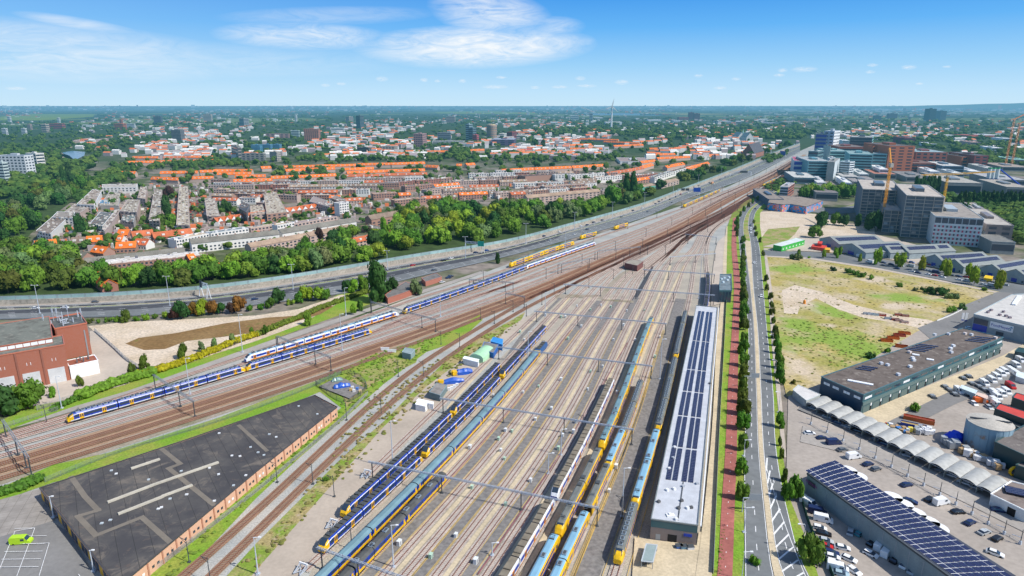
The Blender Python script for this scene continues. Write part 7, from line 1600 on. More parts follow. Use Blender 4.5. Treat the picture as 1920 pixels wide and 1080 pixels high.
def tree(p,r,h,tone,label,kind='round',name='broadleaf_tree',cat='tree',group=None):
 if kind=='tall':r*=1.75 if h>20 and p[1]<600 else 1.3
 if name=='street_tree':k_=TG.uniform(.78,1.2);r*=k_;h*=(1+k_)/2
 if name=='shrub':r*=1.35;h*=1.25
 t=empty(name,(p[0],p[1],0),TG.uniform(0,6.28),label,cat,group)
 link('trunk',TRK,t,scl=(r*.9,r*.9,h));c=tuple(v*TG.uniform(1.0,1.32)*k_ for v,k_ in zip(GCOL[tone],(1.05,1,.9)))
 link('crown',TG.choice(CR[kind]),t,c,scl=(r,r,h));return t
def scatter(poly,n,dmin,wpoly=None,wt=None):
 P=gp(poly);x0,x1=min(p.x for p in P),max(p.x for p in P);y0,y1=min(p.y for p in P),max(p.y for p in P);out=[];tries=0
 while len(out)<n and tries<n*60:
  tries+=1;q=(TG.uniform(x0,x1),TG.uniform(y0,y1))
  if inside(q,P)and all((q[0]-o[0])**2+(q[1]-o[1])**2>dmin*dmin for o in out[-400:]):out.append(q)
 return out
def wood(poly,n,dmin,r,h,tones,lab,grp,kind='round'):
 for i,q in enumerate(sorted(scatter(poly,n,dmin))):
  k=TG.choice(tones);rr=TG.uniform(*r);s='large' if rr>(r[0]+r[1])/2 else 'small'
  tree(q,rr,TG.uniform(*h),k,'%s %s tree %s'%(s,k,lab),kind,group='%s %s trees %s'%(s,k,grp))
NT_=['mid green','mid green','bright green','olive green','dark green','grey-green']
wood([(0,400),(60,372),(128,345),(160,345),(172,352),(150,372),(110,396),(80,412),(58,438),(36,462),(0,470)],44,12,(8,11),(13,17),NT_,'in the park at the left edge','in the left park')
wood([(-20,478),(40,468),(60,478),(150,488),(168,515),(210,535),(215,546),(120,548),(-20,552)],40,10,(8,11),(12,15),['mid green','bright green','mid green','olive green','grey-green'],'in the thick clump above the motorway at the lower left','above the motorway at lower left')
wood([(210,545),(215,532),(330,520),(345,512),(430,508),(520,488),(560,482),(610,478),(640,485),(600,508),(480,520),(400,532),(300,541)],48,8.5,(7,9.5),(10,14),NT_+['bright green'],'in the narrow belt behind the noise screen','behind the noise screen')
wood([(600,500),(640,478),(700,452),(735,432),(742,412),(790,398),(830,385),(900,398),(945,388),(1010,398),(1090,392),(1140,385),(1185,380),(1100,405),(1000,432),(900,457),(800,470),(700,494)],108,11,(8,11.5),(11,16),NT_+['bright green','yellow-green'],'in the broad woodland along the motorway','in the broad motorway woodland')
wood([(1185,386),(1150,376),(1190,362),(1240,352),(1300,326),(1380,298),(1430,280),(1490,268),(1500,266),(1440,288),(1396,306),(1290,350)],40,15,(9,13),(11,15),['mid green','dark green','olive green'],'in the belt following the motorway to its far bend','in the far motorway belt')
for(x,y,r,h,k,kd,nm,lb)in[(709,566,7.2,27,'dark green','tall','poplar_tree','big dark column-shaped poplar beside the brick shed, tallest tree by the tracks'),(735,552,6,11,'dark green','round','broadleaf_tree','rounded dark tree at the foot of the big poplar'),(779,553,5,10,'grey-green','round','broadleaf_tree','grey-green conifer between the two brick sheds'),(933,494,3,9,'dark green','tall','poplar_tree','small dark conifer alone beside the motorway barrier'),(1174,372,8,34,'dark green','tall','poplar_tree','left one of the twin dark poplars by the motorway woodland'),(1187,372,8,36,'dark green','tall','poplar_tree','right one of the twin dark poplars by the motorway woodland'),(1145,386,15,24,'mid green','round','broadleaf_tree','very wide crowned tree left of the twin poplars'),(1005,278,11,26,'dark green','tall','poplar_tree','left one of two dark poplars in the town'),(1018,278,11,26,'dark green','tall','poplar_tree','right one of two dark poplars in the town'),(122,350,7,32,'dark green','tall','poplar_tree','dark poplar rising behind the left park, left one'),(131,346,7,32,'dark green','tall','poplar_tree','dark poplar rising behind the left park, right one'),(150,440,8,17,'dark green','round','broadleaf_tree','dark dense tree in front of the white stepped houses'),(174,398,6,13,'mid green','round','broadleaf_tree','tree at the end of the blue-grey panelled roof'),(314,406,8,24,'dark green','tall','poplar_tree','tall dark tree between the brown-grey block and the cream block'),(318,372,9,16,'purple-brown','round','broadleaf_tree','dark purple-leaved tree at the top of the cream block'),(300,428,10,13,'olive green','round','broadleaf_tree','wide olive tree at the end of the brown-grey block'),(322,425,8,12,'mid green','round','broadleaf_tree','wide green tree at the lower end of the cream block'),(426,402,8,15,'dark green','round','broadleaf_tree','dark round tree in the courtyard behind the gabled row'),(411,396,4,13,'dark green','cone','conifer_tree','dark cone-shaped tree in the courtyard behind the gabled row'),(600,452,5,12,'purple-brown','round','broadleaf_tree','purple-leaved tree in front of the tan roofed terrace'),(645,452,8,12,'mid green','round','broadleaf_tree','green tree between the tan and the red-brown terraces'),(660,446,8,12,'bright green','round','broadleaf_tree','bright tree between the tan and the red-brown terraces'),(625,456,8,11,'dark green','round','broadleaf_tree','dark tree between the tan and the red-brown terraces'),(572,462,5,9,'mid green','round','broadleaf_tree','tree at the left end of the red-brown terrace'),(720,444,5,19,'bright green','tall','poplar_tree','bright green slender tree at the right end of the red-brown terrace'),(54,766,7,10.5,'mid green','round','broadleaf_tree','leafy tree in front of the grey roller doors'),(4,780,8,12,'dark green','round','broadleaf_tree','dark tree cut by the left edge of the picture'),(1540,425,9,15,'dark green','round','broadleaf_tree','dark tree beside the sand lot, left one of the pair'),(1526,446,8,11,'mid green','round','broadleaf_tree','green tree right of the bright green hall'),(1565,422,7,12,'mid green','round','broadleaf_tree','tree at the right end of the sand lot'),(1582,424,6,11,'dark green','round','broadleaf_tree','dark tree in front of the grey workshop gables'),(1608,424,5,13,'dark green','tall','poplar_tree','column tree left of the unfinished shells'),(1630,432,8,17,'dark green','round','broadleaf_tree','dark tree at the foot of the left unfinished shell, left one'),(1645,432,8,17,'dark green','round','broadleaf_tree','dark tree at the foot of the left unfinished shell, right one')]:
 tree(G(x,y),r,h,k,lb,kd,nm)
for i in range(7):x=1716+i*6.5;tree(G(x,366),6,27,'dark green','dark poplar in the row behind the right unfinished shell, %s from the left'%ordn(i),'tall','poplar_tree')
for i in range(16):x=1796+i*8.6;tree(G(x,395-(i%2)*2),9,25,'dark green','dark column tree in the row left of the cream hall, %s from the left'%ordn(i),'cone','conifer_tree')
for i in range(12):x=1505+i*9.5;y=372-(i%3)*3;tree(G(x,y),10,15,'bright green' if i%3 else 'mid green','roadside tree behind the painted wall building, %s from the left'%ordn(i),'round','broadleaf_tree')
# street trees along the main road
LR=[(1394,645),(1394,664),(1394,688),(1394,710),(1393,737),(1392,758),(1392,780),(1391,806),(1391,845),(1388,892),(1390,938)]+[(1394-.075*i*1.6,632-i*12.5)for i in range(1,15)]+[(1382,444),(1381,434),(1381,425),(1383,416),(1388,407),(1395,398),(1403,390),(1411,383),(1420,377),(1429,371)]
for i,(x,y)in enumerate(LR):tree(G(x,y),3.0 if y>600 else 2.6,6.8 if y>600 else 6.5,TG.choice(['mid green','olive green','mid green']),'%s street tree beside the red cycle lane, %s from the %s'%('bushy' if i<11 else 'small',ordn(i if i<11 else i-11),'upper sign down' if i<11 else 'bend up'),'round','street_tree','street tree','street trees left of the main road')
RR_=[(1453,636),(1455,650),(1457,664),(1459,678),(1460,692),(1461,706),(1462,720),(1462,803),(1461,838),(1464,862),(1470,905),(1452,625),(1449,608),(1447,592),(1446,578),(1444,562),(1438,545),(1436,528),(1430,480),(1425,455),(1417,444),(1415,432),(1413,420)]
for i,(x,y)in enumerate(RR_):big=640<y<820;tree(G(x,y),2.4 if big else(1.2 if y>820 else 2.0),6.8 if big else 4.5,'mid green' if big else 'olive green','small street tree on the right verge of the main road, %s one'%ordn(i),'round','street_tree','street tree','street trees right of the main road')
for(x,y,r,h,lb)in[(1475,940,2.8,7,'round street tree left of the grey solar-roofed wall'),(1492,936,2.6,7,'second round street tree beside the purple sign wall'),(1518,1058,3.2,7.5,'large street tree beside the hatched markings'),(1416,1060,1.5,3,'low bush by the lamp on the grass verge'),(1712,770,2.5,3.5,'bright bush beside the grey access lane')]:tree(G(x,y),r,h,'mid green',lb,'round' if h>4 else 'bush','street_tree' if h>4 else 'shrub','street tree' if h>4 else 'shrub')
for i,(x,y,h)in enumerate([(1497,482,6),(1544,484,7),(1567,484,8),(1574,479,7),(1612,491,6),(1644,497,12),(1680,499,10),(1689,502,11),(1727,508,11),(1768,512,10),(1775,518,11),(1815,520,10),(1826,534,12),(1873,542,12),(1448,372,6),(1461,378,6),(1497,379,6),(1532,385,6)]):tree(G(x,y),h*.33,h,'yellow-green' if h>9 else 'bright green','fresh yellow-green tree along the parking road, %s from the left'%ordn(i),'round','roadside_tree','tree','yellow-green trees along the parking road')
# shrubs
SHR=[(170,606,3),(186,606,2.5),(203,604,3),(220,603,3.5),(237,604,5),(256,602,3),(274,600,4),(291,598,3),(309,597,4),(327,600,5),(342,598,8),(364,592,6),(380,590,7),(398,590,6),(415,588,5),(434,588,5),(450,585,7),(470,583,4),(490,580,4),(508,578,5),(524,570,7),(545,572,4),(562,568,5),(574,564,7),(598,563,6),(612,562,5),(650,548,6),(664,548,6),(680,546,7)]
SC=['olive green','mid green','mid green','bright green','olive green','mid green','bright green','mid green','bright green','purple-brown','dark green','rusty orange','yellow-green','rusty orange','dark green','purple-brown','rusty orange','mid green','mid green','mid green','dark green','bright green','mid green','yellow-green','bright green','mid green','dark green','bright green','mid green']
for i,(x,y,h)in enumerate(SHR):tree(G(x,y),h*.55,h*1.05,SC[i],'%s shrub along the near edge of the motorway, %s from the left'%(SC[i],ordn(i)),'bush' if h<5 else 'round','shrub','shrub','shrubs between the motorway and the sandy field')
for i,(x,y,h,k)in enumerate([(249,707,6,'olive green'),(272,695,7,'olive green'),(344,672,7.5,'olive green'),(378,660,5,'grey-green'),(403,655,5.5,'grey-green'),(437,644,5,'grey-green'),(472,628,4,'mid green'),(499,628,5,'mid green'),(578,610,7,'bright green'),(662,590,6,'bright green'),(676,583,6,'mid green'),(100,745,4.5,'bright green'),(150,725,5,'olive green')]):tree(G(x,y),h*.4,h,k,'slender young tree on the sandy field behind the hedge, %s from the left'%ordn(i),'round','young_tree','tree','young trees on the sandy field')
for i,(x,y,h,k)in enumerate([(1487,486,7,'dark green'),(1496,488,7,'grey-green'),(1562,508,5,'dark green'),(1590,512,6,'mid green'),(1603,516,6,'mid green'),(1615,520,6,'mid green'),(1632,524,5,'bright green'),(1686,538,5,'mid green'),(1716,546,4,'grey-green'),(1735,548,6,'dark green'),(1752,552,8,'dark green'),(1768,555,8,'dark green'),(1780,560,6,'grey-green'),(1790,560,6,'grey-green'),(1782,586,6,'bright green'),(1804,580,6,'grey-green'),(1632,672,5,'dark green'),(1665,662,4,'mid green'),(1489,720,3,'olive green'),(1845,545,4,'bright green'),(1517,485,3,'bright green'),(610,903,2.4,'mid green'),(880,655,1.6,'mid green')]):tree(G(x,y),h*.6,h*.9,k,'%s bush on the rough ground, %s from the left'%(k,ordn(i)),'bush','bush','bush','bushes on rough ground')
def hedge(px,w,h,tone,label,step=1.6):
 P=resample(gp(px),3);S=arc(P);rnd=random.Random(int(px[0][0]));mb=MB();s=0;o=P[0]
 while s<S[-1]:
  p,d=at_s(P,S,s)
  for k in(-.3,.3):
   c=(p.x-o.x-d.y*w*k+rnd.uniform(-.3,.3),p.y-o.y+d.x*w*k,h*rnd.uniform(.4,.6));r=w*rnd.uniform(.3,.42);rz=h*rnd.uniform(.42,.6)
   lump(mb,c,r,rz,rnd,1,0,.25);leaves(mb,c,r,rz,14,.32,rnd)
  s+=step
 t=mb.obj('hedge',M['leaf'],None,GCOL[tone]if isinstance(tone,str)else tone);t.location=(o.x,o.y,0);tag(t,label,'hedge')
hedge([(262,706),(300,696),(350,680),(400,660),(450,640),(482,630)],4.5,2.8,(.26,.24,.008),'bright yellow-green hedge along the service road at the left');hedge([(482,630),(520,614),(560,598),(600,580),(650,562),(690,548)],4,2.6,(.12,.16,.02),'greener continuation of the yellow hedge towards the tall poplar')
hedge([(150,748),(180,735),(215,722),(250,712),(290,700)],6,3.4,'bright green','wide bright green bush mass below the white annex');hedge([(-10,930),(20,922),(50,912),(80,898)],4,2.6,'mid green','clipped green hedge left of the huge dark depot')
hedge([(100,770),(130,756),(155,745)],3,2.2,'mid green','low green hedge by the left fence')
hedge([(1349,1078),(1362,900),(1366,830)][:1]+[(1352,1040),(1356,990)],1.2,.5,'bright green','low strip of clipped greenery beside the red cycle lane')
M['hedgewall']=mat('hedgewall',(.015,.06,.045),.9,bump=(2,.6))
fence([(1502,938),(1512,975),(1530,1020),(1550,1060),(1570,1110)],2.0,'dark green screen fence beside the lower car park','hedgewall',solid=True)
# merged far greenery
NOTREE=[[(-5,212),(185,212),(175,222),(80,229),(-5,229)],[(812,207),(1015,209),(1015,218),(815,218)],[(1195,209),(1395,212),(1395,219),(1195,219)],[(1085,211),(1285,212),(1285,220),(1085,220)],[(1605,245),(1730,245),(1730,256),(1605,256)],[(110,282),(165,282),(165,303),(110,303)]]
def mass(name,label,spec,seed,mt='leafwood'):
 rnd=random.Random(seed);mb=MB()
 for poly,n,r0,r1,hf in spec:
  xs_=[p[0]for p in poly];ys_=[p[1]for p in poly];c=0;tr=0
  while c<n and tr<n*30:
   tr+=1;x,y=rnd.uniform(min(xs_),max(xs_)),rnd.uniform(min(ys_),max(ys_))
   if not inside((x,y),poly):continue
   c+=1
   if any(inside((x,y),e)for e in NOTREE):continue
   p=G(x,y);r=rnd.uniform(r0,r1);h=r*hf
   for k in range(2):q=(p.x+rnd.uniform(-.5,.5)*r,p.y+rnd.uniform(-.5,.5)*r,h*(.55+.25*k));lump(mb,q,r*rnd.uniform(.6,.8),h*.42,rnd,1,0,.3)
   leaves(mb,(p.x,p.y,h*.65),r*.95,h*.5,12,r*.17,rnd)
 o=mb.obj(name,M[mt]);o['kind']='stuff';tag(o,label,'trees')
mass('town_trees','garden and street trees packed between the terraces of the town',[([(60,440),(170,350),(230,345),(400,340),(800,328),(1200,312),(1290,320),(1180,352),(1100,385),(830,378),(740,405),(690,440),(560,462),(470,470),(400,480),(300,465),(200,470),(110,470)],520,3,5.5,1.4),([(150,400),(160,350),(240,300),(260,330),(230,345),(190,352),(165,385)],110,5,9,1.4),([(210,300),(400,285),(800,270),(1250,255),(1420,265),(1400,290),(1250,320),(900,330),(500,345),(300,345),(200,335)],420,5,9,1.35),([(285,312),(405,306),(405,314),(285,318)],60,7,8,1.3),([(380,300),(460,306),(500,312),(430,314),(370,308)],40,7,9,1.3),([(800,292),(1150,288),(1170,302),(1000,306),(800,304)],150,7,10,1.2),([(840,285),(880,285),(880,300),(840,300)],30,9,12,1.4),([(560,296),(740,296),(800,288),(800,304),(560,303)],90,7,10,1.2)],31)
mass('wooded_suburb','continuous tree cover of the wooded suburbs beyond the orange rows',[([(-30,330),(-30,240),(250,232),(250,275),(180,300),(160,345),(120,350),(60,360),(0,380)],480,8,13,1.1),([(230,234),(600,228),(1000,226),(1000,268),(800,280),(500,290),(240,272)],700,8,13,.85),([(1000,240),(1200,236),(1500,238),(1530,250),(1500,262),(1250,262),(1100,252),(1000,258)],650,11,18,1.0),([(1560,240),(1930,228),(1930,300),(1860,305),(1780,285),(1700,272),(1630,262),(1580,258)],430,9,15,.9)],32)
mass('distant_woodland','blue-green woodland stretching to the horizon',[([(-60,206),(1980,206),(1980,234),(1500,240),(1000,234),(-60,240)],950,16,30,.55),([(-60,200.2),(1980,200.2),(1980,207),(-60,207)],420,60,150,.22)],33)
mass('scrub_woodland','bushy green plantation right of the unfinished shells',[([(1790,440),(1790,395),(1925,385),(1925,445),(1905,440),(1860,415),(1800,412)],260,5,8,1.3),([(1850,430),(1925,440),(1925,460),(1905,455)],30,5,7,1.2),([(1720,372),(1790,378),(1860,380),(1925,380),(1925,392),(1790,392)],100,6,9,1.4),([(1430,352),(1470,338),(1490,345),(1450,362)],20,4,6,1.0),([(1800,300),(1925,300),(1925,312),(1810,312)],60,7,10,1.1),([(1520,300),(1545,285),(1545,300),(1500,345),(1490,330)],26,6,9,1.2),([(1430,300),(1480,285),(1468,296),(1436,310)],26,6,9,1.1)],34)
# ------------------------------------------------------------------ vehicles
def veh_meshes(k):
 if k in MESHC:return MESHC[k]
 if k=='car':L,Wd,H=4.4,1.8,1.48;prof=[(-2.2,.35),(-2.2,.85),(-1.95,1.0),(1.05,.98),(2.0,.78),(2.2,.6),(2.2,.35)];cab=[(-1.95,.98),(-1.45,1.42),(-.1,1.48),(.35,1.40),(1.15,.96)]
 elif k=='hatch':L,Wd,H=4.0,1.75,1.5;prof=[(-2.0,.35),(-2.0,.95),(-1.9,1.02),(1.0,1.0),(1.8,.82),(2.0,.6),(2.0,.35)];cab=[(-1.95,1.0),(-1.75,1.45),(-.2,1.52),(.3,1.42),(1.1,.98)]
 else:L,Wd,H=5.7,2.0,2.5;prof=[(-2.85,.4),(-2.85,2.35),(-2.7,2.5),(1.1,2.5),(1.35,2.42),(2.05,1.45),(2.75,1.2),(2.85,.9),(2.85,.4)];cab=None
 b=MB();w=Wd/2
 secs=[[(x,-w,z)for x,z in prof],[(x,w,z)for x,z in prof]];
 n=len(prof);b.loft([[(x,-w*.97,z)for x,z in prof],[(x,-w,z)for x,z in prof],[(x,w,z)for x,z in prof],[(x,w*.97,z)for x,z in prof]])
 if cab:
  t=[(x,z)for x,z in cab];wr=w*.80
  b.face([(cab[1][0]+.08,-wr,cab[1][1]+.02),(cab[3][0]-.1,-wr,cab[3][1]+.03),(cab[3][0]-.1,wr,cab[3][1]+.03),(cab[1][0]+.08,wr,cab[1][1]+.02)])
 body=b.mesh(k+'_body',M['paint'])
 b=MB()
 if cab:
  wr=w*.80;wb=w*.96
  lo=[(cab[0][0],-wb,cab[0][1]),(cab[4][0],-wb,cab[4][1]),(cab[4][0],wb,cab[4][1]),(cab[0][0],wb,cab[0][1])];up=[(cab[1][0],-wr,cab[1][1]),(cab[3][0],-wr,cab[3][1]),(cab[3][0],wr,cab[3][1]),(cab[1][0],wr,cab[1][1])];b.loft([lo,up],0,True)
  parts=[('windows',b.mesh('windows',M['glass']))]
 else:
  b.face([(1.37,-.85,2.40),(2.04,-.92,1.50),(2.04,.92,1.50),(1.37,.85,2.40)]);b.v=[(x+.03,y,z+.02)for x,y,z in b.v]
  for s in(-1,1):b.box(.35,1.35,s*w-.01 if s>0 else-w-.015,s*w+.015 if s>0 else-w+.01,1.45,2.1)
  parts=[('windows',b.mesh('windows',M['glass']))]
 wm=MB();
 for i in range(12):a,c=2*pi*i/12,2*pi*(i+1)/12;wm.face([(0,-.1,0),(.33*cos(a),-.1,.33*sin(a)),(.33*cos(c),-.1,.33*sin(c))]);wm.face([(0,.1,0),(.33*cos(c),.1,.33*sin(c)),(.33*cos(a),.1,.33*sin(a))]);wm.face([(.33*cos(a),-.1,.33*sin(a)),(.33*cos(a),.1,.33*sin(a)),(.33*cos(c),.1,.33*sin(c)),(.33*cos(c),-.1,.33*sin(c))])
 MESHC[k]=(body,parts,wm.mesh('wheel',M['rubber']),L,w);return MESHC[k]
CC={'white':(.78,.79,.80),'silver':(.45,.48,.50),'black':(.015,.015,.018),'navy':(.015,.03,.10),'grey':(.14,.15,.16),'red':(.50,.02,.02),'teal':(.06,.28,.32),'blue':(.03,.10,.35),'green':(.42,.66,.02),'orange':(.75,.14,.02),'yellow':(.8,.5,.02),'pale blue':(.35,.48,.55)}
def car(x,y,ang,col,kind='car',label='',group=None,z=0,wheels=True,name=None):
 body,parts,wh_,L,w=veh_meshes(kind);p=G(x,y);t=empty(name or('van' if kind=='van' else 'parked_car'),(p.x,p.y,z),ang,label,'van' if kind=='van' else 'car',group)
 link('body',body,t,CC[col])
 for nm,me in parts:link(nm,me,t)
 if wheels:
  for sx in(-1,1):
   for sy in(-1,1):link('wheel',wh_,t,loc=(sx*L*.31,sy*(w-.06),.34))
 return t
def hd(x0,y0,x1,y1):a,b=G(x0,y0),G(x1,y1);return atan2(b.y-a.y,b.x-a.x)
car(41,1019,hd(30,1020,60,1018),'green','van','lime green van parked in the white-lined bays at the lower left')
bays=MB()
for k in range(6):
 y0=994+k*14.5;a=G(28-k*6.2,y0);c=G(92-k*3.8 if k else 65,y0-1+(0));bays.bar((a.x,a.y,.62),(c.x,c.y,.62),.14,.01)
for(a,c)in(((29,999),(-8,1090)),((66,993),(30,1090)),((93,1021),(72,1090)),((29,999),(66,993)),((58,1023),(93,1021)),((148,1080),(160,1100))):a=G(*a);c=G(*c);bays.bar((a.x,a.y,.632),(c.x,c.y,.632),.14,.01)
bays.obj('parking_markings',M['marking'])['kind']='structure'
for((a,t_),lb)in((((101,971),931),'street lamp on a white pole against the dark left wall of the depot, upper one'),(((176,1072),1032),'street lamp on a white pole against the dark left wall of the depot, lower one')):lightmast(a[0],a[1],t_,lb,1,'street_lamp',None,.8,cat='street lamp')
# lower right parking lot
hA=hd(1513,1000,1530,1004)
LOT=[(1509,936,-1.1,'silver','hatch','small silver car nearest the wall corner at the top of the lot'),(1516,948,-1.0,'white','van','white van tucked behind the green screen at the top of the lot'),(1532,964,hA,'navy','van','dark blue van in the angled row'),(1543,978,hA,'white','van','white and blue van with its nose to the right in the angled row'),(1537,993,hA,'white','hatch','white hatchback just below the white and blue van'),(1544,1003,hA,'black','car','black car with a yellow window sticker in the angled row'),(1548,1017,hA,'silver','car','silver car above the red one'),(1548,1027,hA,'red','hatch','bright red car in the angled row'),(1558,1039,hA,'navy','car','dark blue car directly below the red one'),(1560,1047,hA,'white','car','white car below the dark blue one, with a red bumper neighbour'),(1564,1058,hA,'white','hatch','second white car below the dark blue one'),(1570,1070,hA,'white','van','cream-topped white van in the angled row'),(1576,1079,hA,'pale blue','car','pale car at the bottom edge of the angled row'),(1594,1000,1.0,'silver','car','silver car facing the camera beside the grey wall'),(1612,1003,.6,'teal','hatch','turquoise car beside the silver one at the grey wall'),(1635,1022,.55,'black','hatch','black small car in front of the white van cabs'),(1649,1028,.75,'white','van','white van with a blue-grey box, upper one of two by the wall'),(1662,1040,.75,'white','van','white van with a blue-grey box, lower one of two by the wall'),(1632,1042,-.85,'white','hatch','white compact car between the vans and the lane'),(1679,1053,.6,'black','car','black car with red tail lamps below the vans'),(1696,1062,.7,'white','car','white car with a black roof below the black one'),(1711,1073,.7,'silver','car','silver car at the wall near the bottom edge'),(1579,1030,-.35,'white','car','white car with a black roof parked across the lane'),(1591,1051,-.75,'white','car','white car with a glass roof standing in the lane'),(1600,1073,-1.1,'white','car','white car nearest the camera in the lane')]
for(x,y,a,c,k,l)in LOT:car(x,y,a,c,k,l)
# vacuum bays and wash yard
VB=[(1518,815,-.1,'white','car','white car with open doors at the first vacuum bay'),(1541,824,.1,'navy','car','navy estate car at the second vacuum bay'),(1563,834,.1,'navy','van','dark blue van at the vacuum bays'),(1579,846,.3,'grey','car','grey hatchback beside the dark blue van'),(1600,860,.25,'white','van','white van at the middle vacuum bays'),(1627,873,.4,'navy','car','navy people carrier at the middle vacuum bays'),(1642,882,.4,'grey','hatch','grey small car right of the navy people carrier'),(1699,912,.3,'navy','car','dark blue car under the white barrier'),(1742,939,.6,'black','car','black car at the vacuum bays beside the white one'),(1764,946,.3,'white','van','white van with open doors at the vacuum bays'),(1796,963,.1,'black','car','black car with its doors open at the vacuum bays'),(1818,983,.5,'navy','car','navy car with open doors near the round canopies'),(1845,1001,.4,'silver','car','silver car with open doors at the last bays'),(1869,1013,.5,'black','hatch','black small car at the last vacuum bay'),(1872,960,-.3,'navy','car','dark car in front of the white building with tilted panels'),(1706,943,-.6,'navy','car','dark blue car driving along the solar panels'),(1865,1041,-.7,'white','car','white car driving past the end of the solar panels')]
for(x,y,a,c,k,l)in VB:car(x,y,a,c,k,l,z=.1)
for i,(x,y,c)in enumerate([(1521,768,'silver'),(1550,784,'silver'),(1569,795,'navy'),(1586,802,'silver'),(1605,811,'black'),(1638,826,'grey'),(1655,835,'navy'),(1697,856,'silver'),(1759,885,'grey'),(1782,894,'white'),(1806,908,'white'),(1830,918,'silver')]):car(x,y,2.3,c,'hatch','%s car inside the curved canopies, %s from the road end'%(c,ordn(i)),z=.1)
# van compound at right
VN=[(1845,722),(1859,716),(1868,710),(1876,704),(1882,700),(1895,698),(1904,688),(1912,678),(1918,668),(1904,704),(1863,741),(1869,748),(1877,742),(1886,738),(1864,756),(1868,762)]
va=hd(1860,716,1878,728)
for i,(x,y)in enumerate(VN):car(x,y,va,'white','van','white van in the ranks by the red-roofed stores, %s from the lower left'%ordn(i),'white vans parked in ranks')
car(1894,727,va,'red','van','red lorry cab with a flat bed among the white vans');car(1838,755,-.1,'orange','van','orange round-backed trailer van in front of the white boxes');car(1854,766,va,'silver','car','silver car alone in front of the white vans');car(1826,759,va,'white','hatch','white small car beside the orange one');car(1797,736,va,'white','van','white van cab at the left end of the compound')
for i,(q,c,lb)in enumerate([([(1800,727),(1828,738),(1832,732),(1804,722)],(.50,.58,.60),'pale grey lorry box standing among the vans'),([(1905,705),(1925,712),(1925,700),(1908,697)],(.55,.62,.64),'pale lorry box at the right edge of the van compound'),([(1830,740),(1850,748),(1852,742),(1834,736)],(.6,.45,.38),'faded pinkish lorry box in the compound')]):quadb('lorry_box',lb,'lorry box',q,2.8,c,tuple(v*1.2 for v in c),'paint','matte',.05)
for i,(x,y)in enumerate([(1806,712),(1816,708),(1822,722),(1836,728),(1846,734),(1812,742),(1780,734),(1772,728),(1748,746),(1790,742)]):
 p=G(x,y);mb=MB();mb.box(-2.2,2.2,-1,1,.5,.8);mb.box(-1.2,.8,-.9,.9,.8,1.5,1);mb.box(1.2,2.0,-.9,.9,.8,1.2);o=mb.obj('scrap_trailer',[M['darkmetal'],M['metal']]);o.location=(p.x,p.y,0);o.rotation_euler=(0,0,va);tag(o,'dark flat trailer with parts among the vans, %s from the left'%ordn(i),'trailer','flat trailers and chassis in the compound')
for i,(x,y,c)in enumerate([(1818,617,'white'),(1828,620,'silver'),(1838,622,'white')]):car(x,y,-.5,c,'car','%s car in the shade of the big grey store, %s of three'%(c,ordn(i)))
# parking road
pa_=hd(1645,500,1770,523)
for i,(x,y,c,k)in enumerate([(1612,483,'white','van'),(1630,493,'white','van'),(1656,494,'navy','car'),(1655,499,'grey','car'),(1671,497,'navy','car'),(1681,505,'navy','car'),(1689,500,'silver','car'),(1707,501,'silver','van'),(1709,493,'blue','car'),(1709,510,'white','car'),(1721,513,'navy','car'),(1729,507,'grey','car'),(1741,509,'silver','car'),(1740,516,'white','car'),(1755,513,'navy','van'),(1752,518,'red','hatch'),(1767,521,'white','car'),(1783,518,'grey','car'),(1797,520,'navy','car'),(1797,526,'white','car'),(1812,521,'red','car'),(1813,529,'silver','van'),(1826,527,'navy','car'),(1843,528,'silver','car'),(1844,535,'white','car'),(1859,531,'grey','car'),(1860,538,'silver','van'),(1884,536,'silver','car'),(1744,498,'red','car'),(1755,501,'silver','car'),(1794,508,'grey','car'),(1810,510,'silver','car'),(1833,514,'white','car'),(1696,491,'grey','car'),(1846,519,'grey','car')]):car(x,y,pa_+(pi if i%2 else 0),c,k,'%s %s on the road in front of the workshop halls, %s from the left'%(c,'van' if k=='van' else 'car',ordn(i)),'vehicles along the parking road',z=.2)
# main road traffic
for(x,y,c,k,a0,a1,lb)in[(1405,587,'grey','car',(1404,600),(1403,570),'grey car driving up the left carriageway'),(1427,558,'white','hatch',(1427,560),(1428,580),'white car waiting on the right carriageway near the glass pavilion'),(1408,433,'white','van',(1408,430),(1409,445),'white van in the queue on the right carriageway'),(1408,438,'white','car',(1408,430),(1409,445),'white car behind the queueing van'),(1407,424,'navy','car',(1408,430),(1409,445),'dark car ahead of the queueing van'),(1414,495,'white','hatch',(1413,480),(1414,500),'white car on the right carriageway beside the junction'),(1416,393,'navy','car',(1416,397),(1430,385),'dark car turning at the far junction')]:car(x,y,hd(*a0,*a1),c,k,lb,z=RZ)
